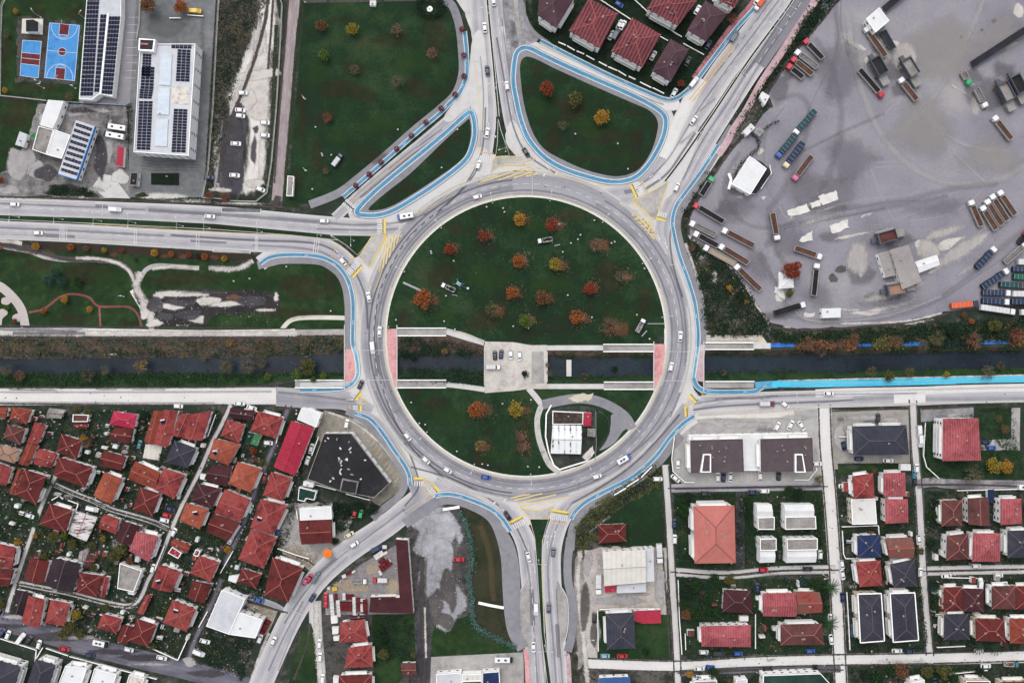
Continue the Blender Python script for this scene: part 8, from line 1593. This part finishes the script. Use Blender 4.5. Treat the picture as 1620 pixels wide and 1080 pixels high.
for a0,a1 in ((100,130),(140,165),(195,230),(240,262),(285,320),(340,370),(30,55)):ribbon('road_marking',ar(259,a0,a1),9,t_kerb,'mark')
for c in [(1120,165,10,18,55),(1090,215,12,20,55),(812,45,6,16),(815,70,8,8),(640,320,10,5),(612,300,4,3)]:stain(blob(*c),s_oil,4,level='mark')
# arms of the kerb line: pale kerbs
# yard
for c in [(1400,110,30,26),(1390,70,16,20),(1560,150,34,30),(1540,120,20,16),(1420,145,16,14),(1345,75,10,20),(1230,140,24,26),(1150,330,24,16),(1230,500,30,10),(1420,380,30,20),(1360,430,26,22),(1160,290,14,22),(1320,330,20,12),(1280,330,30,12),(1315,375,26,10),(1590,110,24,16),(1250,110,14,20),(1400,470,40,12),(1440,440,14,30)]:stain(blob(*c),s_oil,9)
for c in [(1356,72,9,20,-70),(1345,55,5,14),(1372,95,8,6),(1415,70,10,8),(1440,95,8,10),(1515,140,6,22,-60),(1595,140,10,22,-50),(1600,72,18,7,20),(1610,15,10,16),(1460,388,16,14),(1500,385,30,12,20),(1480,425,20,8,25),(1410,485,60,6,14),(1370,495,30,5),(1360,415,9,22),(1270,260,16,5,35),(1295,305,26,5,22),(1310,330,28,4,18),(1370,340,14,5,20),(1262,338,20,7,20),(1240,445,14,22),(1235,470,12,8),(1280,498,12,6),(1340,490,20,4),(1180,300,7,10),(1170,312,12,4),(1208,313,6,5),(1202,240,7,8),(1180,220,18,5,45),(1150,265,18,4,50),(1110,400,9,12),(1130,440,6,16),(1440,510,40,4,8),(1245,517,10,3),(1560,360,20,5,30),(1350,372,30,5,10)]:stain(blob(*c),s_pale,4)
for c in [(1520,59,5,5),(1554,48,4,4),(1572,34,6,4),(1330,425,10,8),(1318,440,8,10)]:stain(blob(*c),s_earth,4)
for P,w,m in (([(1225,165),(1260,150),(1280,175),(1270,230),(1240,300),(1215,340),(1230,400),(1260,440)],14,t_yard),([(1290,60),(1320,120),(1330,200),(1300,300),(1250,350),(1210,390)],16,t_yard),([(1340,20),(1360,130),(1400,220),(1470,280),(1560,290),(1640,250)],18,t_pale),([(1440,120),(1470,180),(1510,240),(1560,290)],10,t_pale),([(1330,330),(1420,320),(1500,300),(1580,290)],14,t_yard),([(1170,240),(1145,290),(1160,335),(1200,360),(1280,350),(1400,330),(1500,310)],10,t_yard),([(1200,400),(1235,460),(1260,500),(1330,510),(1430,495),(1510,455),(1580,395),(1640,350)],16,t_yard),([(1210,400),(1250,480),(1290,508),(1400,500),(1490,468)],6,t_pale),([(1430,200),(1480,150),(1530,60),(1560,-10)],14,t_pale),([(1250,250),(1330,210),(1400,180)],8,t_yard),([(1245,350),(1300,330),(1360,318),(1420,310)],4,t_pale),([(1240,362),(1320,346),(1400,330)],4,t_yard),([(1255,300),(1300,285),(1330,275)],3,t_pale),([(1480,200),(1530,230),(1600,240)],12,t_pale),([(1320,0),(1326,70),(1310,150)],16,t_yard),
   ([(1338,-10),(1322,5),(1290,45),(1250,92),(1228,125),(1212,150),(1222,170)],7,t_soil),([(1196,195),(1155,240),(1126,282),(1104,316),(1090,346),(1090,372)],6,t_soil),([(1090,374),(1130,404),(1165,432),(1190,472),(1216,512)],6,t_ragged),([(1216,512),(1260,522),(1420,512),(1540,488),(1640,484)],6,t_soil),([(1330,512),(1430,508),(1490,495)],5,t_ragged),([(1112,240),(1090,300),(1078,340),(1085,390)],8,t_green),([(1084,385),(1100,430),(1113,480),(1116,530)],7,t_ragged),([(1114,536),(1200,536)],10,t_ragged),([(1155,210),(1125,262),(1100,300)],5,t_ragged)):
    ribbon('ground',P,w,m,'field')
# south: gravel lot, dirt tracks, verges
for c in [(697,850,42,52),(692,900,36,50),(704,955,34,44),(696,832,46,24),(676,870,16,44)]:stain(blob(*c),SM('stain_gravel',[(128,127,132),(172,171,177),(206,205,209)],opac=.9,k=1.3),9)
for c in [(712,930,16,40),(705,980,22,16),(720,870,7,30),(690,960,14,30),(672,940,6,60)]:stain(blob(*c),s_earth,7)
for c in [(700,1005,30,10),(760,1020,40,8),(735,1000,16,20)]:stain(blob(*c),s_lime,7)
for P,w,m in (([(668,880),(668,960),(672,1040),(670,1090)],12,t_soil),([(672,960),(674,1040)],5,t_ragged),([(790,840),(800,890),(803,950)],10,t_green),([(760,830),(775,880),(780,950)],16,SM('track_dry',[(86,76,58),(104,92,70)],'u',k=1.3,soft=.3,opac=.6)),([(918,870),(914,920),(920,980),(926,1040),(930,1090)],12,t_ragged),([(908,880),(906,950),(912,1030)],6,t_soil),([(925,850),(940,835),(965,815)],6,t_pale),([(1048,870),(1055,960),(1060,1040)],5,t_soil),([(1046,740),(1050,800),(1054,860)],5,t_green),([(490,985),(485,1020),(465,1075)],6,t_soil),([(500,950),(502,1010),(508,1080)],14,t_ragged),([(476,985),(455,1030),(440,1080)],6,t_soil),([(425,1000),(408,1045),(395,1085)],8,t_ragged),([(470,880),(500,900),(470,950),(440,985)],4,t_soil)):
    ribbon('ground',P,w,m,'field')
for c in [(590,900,18,14),(560,925,26,16),(620,930,14,24),(540,925,20,8)]:stain(blob(*c),SM('stain_tan',[(168,150,130),(190,174,154)],opac=.7),7)
for c in [(985,950,50,8),(930,890,10,20),(950,885,10,14),(1045,930,10,36),(945,1000,8,30),(1000,940,40,6)]:stain(blob(*c),s_dust,6)
for c in [(940,1000,8,26),(925,960,10,40)]:stain(blob(*c),s_earth,6)
# streets of both quarters: broken edges, stains, damp
for P,w in STREETS:
    if w < 12:ribbon('road_marking',[(x-w*.62,y) for x,y in P],3.5,t_soil,'road');ribbon('road_marking',[(x+w*.62,y+1) for x,y in P],3.5,t_soil,'road')
for P,w in (([(1304,640),(1306,700),(1311,760),(1318,850),(1324,950),(1330,1080)],22),([(930,1049),(1075,1053),(1200,1046),(1320,1043),(1450,1041),(1640,1036)],18)):ribbon('road_marking',[(x-w*.42 if w == 22 else x,y if w == 22 else y-w*.46) for x,y in P],4,t_soil,'road');ribbon('road_marking',[(x+w*.42 if w == 22 else x,y if w == 22 else y+w*.46) for x,y in P],4,t_soil,'road')
for c in [(1250,912,70,6),(1280,1056,50,5),(1200,1058,60,4),(1220,1043,9,4),(1560,776,60,5),(1530,768,30,6),(1480,775,20,4),(1590,764,30,5),(1100,790-12,40,4),(1270,770,30,5),(1150,898,50,3),(1440,1048,60,4),(1500,914,40,4),(230,1040,50,8),(90,1005,60,8),(330,1065,40,7),(20,990,30,6),(180,1030,40,6)]:stain(blob(*c),s_oil if c[0] > 400 else s_dark,4,level='road')
for c in [(300,1046,14,10),(240,1050,50,5),(120,1008,40,5),(30,975,30,6)]:stain(blob(*c),s_dust,5,level='road')
for c in [(1120,680,30,14),(1180,672,40,10),(1260,660,40,8),(1150,665,30,6),(1290,720,6,20),(1370,660,40,10),(1410,665,20,8),(1330,690,12,26),(1500,655,30,6)]:stain(blob(*c),s_dust,8)
for c in [(1136,662,8,2.5),(1330,664,6,6),(1380,668,16,8),(1350,735,20,6),(1210,680,20,6)]:stain(blob(*c),s_oil,4)
for P,w,m in (([(1086,657),(1200,652),(1298,645)],5,t_kerb),([(1316,650),(1436,646)],4,t_soil),([(1457,647),(1540,643)],4,t_soil),([(1542,645),(1620,641)],5,t_green),([(440,645),(520,648),(560,660)],5,t_soil),([(520,652),(560,668),(600,700),(636,745)],5,t_ragged)):ribbon('ground',P,w,m,'field')
# garden earth: mixed bare soil and grass in both quarters
rn_=random.Random(77)
for poly,n_ in ((quarter,120),(blocks,90)):
    x0,x1,y0,y1=min(p[0] for p in poly),max(p[0] for p in poly),min(p[1] for p in poly),max(p[1] for p in poly);k=0
    while k < n_:
        x,y=rn_.uniform(x0,x1),rn_.uniform(y0,y1)
        if not inside(x,y,poly):continue
        if any(near(x,y,P,w+7) for P,w in STREETS):continue
        k += 1;stain(blob(x,y,rn_.uniform(6,15),rn_.uniform(5,11),rn_.uniform(0,180)),rn_.choice([s_earth,s_earth,s_dust,s_grass,s_dark,s_brown,s_lime]),5,res=2.4)
for c in [(40,815,26,20),(60,830,16,10),(330,845,14,14),(350,905,16,12),(265,960,14,18)]:stain(blob(*c),s_grass,5)
for i in range(46):
    x,y=rn_.uniform(10,470),rn_.uniform(655,1000)
    if inside(x,y,quarter):stain(blob(x,y,rn_.uniform(4,9),rn_.uniform(3,6),rn_.uniform(0,180)),s_conc if i % 2 else s_dust,3,res=2)
# canal banks and paths by the water
bm2=[(s_brown,6),(s_grass,6),(s_earth,6)]
for P,w,m in (([(0,613),(200,613),(400,611),(460,603)],4,t_soil),([(240,535),(480,534)],4,t_soil),([(0,534),(240,535)],4,t_soil),([(706,520),(740,529),(766,541)],4,t_ragged),([(1220,553),(1400,550),(1620,547)],3,t_soil),([(1230,602),(1620,593)],3,t_ragged),([(1230,613),(1300,613),(1460,610)],3,t_soil),([(1250,607),(1420,604),(1620,599)],7,SM('track_cyan',[(120,214,238),(140,222,240)],'u',k=1,soft=.4,opac=.6,nscale=(.08,.5)))):ribbon('path',P,w,m,'field' if m is not t_soil else 'mark')

# yard: damp dark areas, pale gravel aprons, stockpile skirts
s_damp=SM('stain_damp',[(118,115,124),(132,129,137)],opac=.4,soft=.5,k=1.1,nscale=(.06,.4));s_apron=SM('stain_apron',[(166,162,162),(192,187,183),(208,203,198)],opac=.75,soft=.45,k=1.2,nscale=(.12,.7),stretch=(25,(1.6,.6,1)));s_warm=SM('stain_warm',[(160,155,152),(172,167,163)],opac=.5,soft=.5,k=1,nscale=(.03,.25))
for c in [(1300,300,60,40),(1250,380,40,34),(1350,250,50,40),(1200,420,30,40),(1480,330,60,24),(1320,120,40,60),(1160,330,40,40),(1400,480,70,20),(1290,470,40,26)]:stain(blob(*c),s_damp,22,res=5)
for c in [(1500,80,80,60),(1460,200,60,50),(1560,250,60,40),(1580,60,50,50)]:stain(blob(*c),s_warm,30,res=6)
for c in [(1530,390,56,26,25),(1470,395,26,22),(1490,370,36,14,15),(1455,450,24,10,25),(1360,410,24,30),(1390,470,50,10,12),(1540,420,40,10,30),(1395,75,20,26),(1430,90,22,22),(1570,130,26,30,-50),(1545,170,14,20),(1280,325,44,9,20),(1300,345,46,7,18),(1215,190,20,8,45),(1180,240,30,6,50),(1350,70,14,30,-60)]:stain(blob(*c),s_apron,9)
# roads: joints, covers, patches; scuffs on the cycle paint
JN=MB()
for P in ([(563,554),(613,554)],[(566,601),(620,601)],[(1050,556),(1100,556)],[(1045,602),(1096,602)],[(842,276),(842,311)],[(162,319),(163,343)],[(437,613),(437,640)],[(1446,618),(1446,640)],[(1260,620),(1262,640)],[(462,965),(478,972)],[(750,97),(780,98)],[(1060,420),(1094,410)]):line(JN,P,.8,False)
structure(JN.obj('road_marking',M('joint_pale',[(206,205,206)])))
CV=MB();rn_=random.Random(9)
for i in range(60):
    a=rn_.uniform(0,6.28);x,y=(CX + rn_.uniform(226,256)*math.cos(a),CY - rn_.uniform(226,256)*math.sin(a)) if i < 26 else rn_.choice([(rn_.uniform(0,400),rn_.uniform(617,636)),(rn_.uniform(1120,1600),rn_.uniform(622,636)),(1304+rn_.uniform(-6,26),rn_.uniform(650,1070)),(rn_.uniform(930,1600),1047+rn_.uniform(-6,3))])
    if 535 < y < 613 and i < 26:continue
    bar(CV,x,y,rn_.uniform(1.4,2.6),rn_.uniform(1.4,2),rn_.uniform(0,90))
structure(CV.obj('road_marking',M('cover_dark',[(92,90,94),(112,110,114)],(.5,1,3))))
s_patch=SM('stain_patch',[(128,126,134),(142,140,147)],opac=.55,k=.3,soft=.15)
for P in ([(150,322),(172,323),(172,330),(150,329)],[(640,748),(668,760),(662,770),(636,758)],[(985,300),(1010,296),(1012,304),(988,309)],[(836,930),(846,930),(848,990),(838,990)],[(876,985),(886,985),(888,1040),(878,1040)],[(1130,628),(1230,624),(1230,630),(1130,634)],[(70,368),(120,371),(120,378),(70,376)],[(300,377),(360,381),(360,387),(300,384)],[(1170,118),(1190,92),(1198,98),(1178,124)],[(590,560),(602,560),(604,596),(592,596)],[(500,905),(530,878),(537,885),(507,913)]):stain(P,s_patch,3,level='mark',smooth=False)
b_scuff=SM('bike_scuff',[(126,164,190),(160,180,192),(112,150,180)],'u',k=1.3,soft=.3,opac=.3,nscale=(.12,.9));b_dirt=SM('bike_dirt',[(120,128,136),(140,146,150)],'u',k=1.5,soft=.25,opac=.16,nscale=(.2,1))
for P in (wb,sw,sb,se,eb,ec,ne,nw[3:],[(745,178),(751,212),(739,250),(690,291),(622,333),(580,341),(566,338),(590,306),(667,242),(733,185)],[(812,130),(817,85),(838,77),(900,107),(1000,151),(1050,182),(1048,220),(1023,264),(985,287),(920,277),(858,246),(824,190),(812,130)]):
    ribbon('cycle_lane',P,5,b_scuff,'bike');ribbon('cycle_lane',P,3,b_dirt,'bike')
BK=MB();BK_z=LAYER['bike'] + .05
for P in (wb[3:],sw,sb,se,eb,ec[2:],ne[2:],nw[4:]):
    for (x0,y0),(x1,y1) in list(zip(P,P[1:]))[::2]:
        a=math.degrees(math.atan2(y0-y1,x1-x0));x,y=(x0+x1)/2,(y0+y1)/2
        for t in (-2.2,0,2.4):quadmark(BK,[(x+t*math.cos(R(a))+u*.7,y-t*math.sin(R(a))+v*.6) for u,v in ((-1,-1),(1,-1),(1,1),(-1,1))],BK_z)
structure(BK.obj('road_marking',white_paint))
resolve()
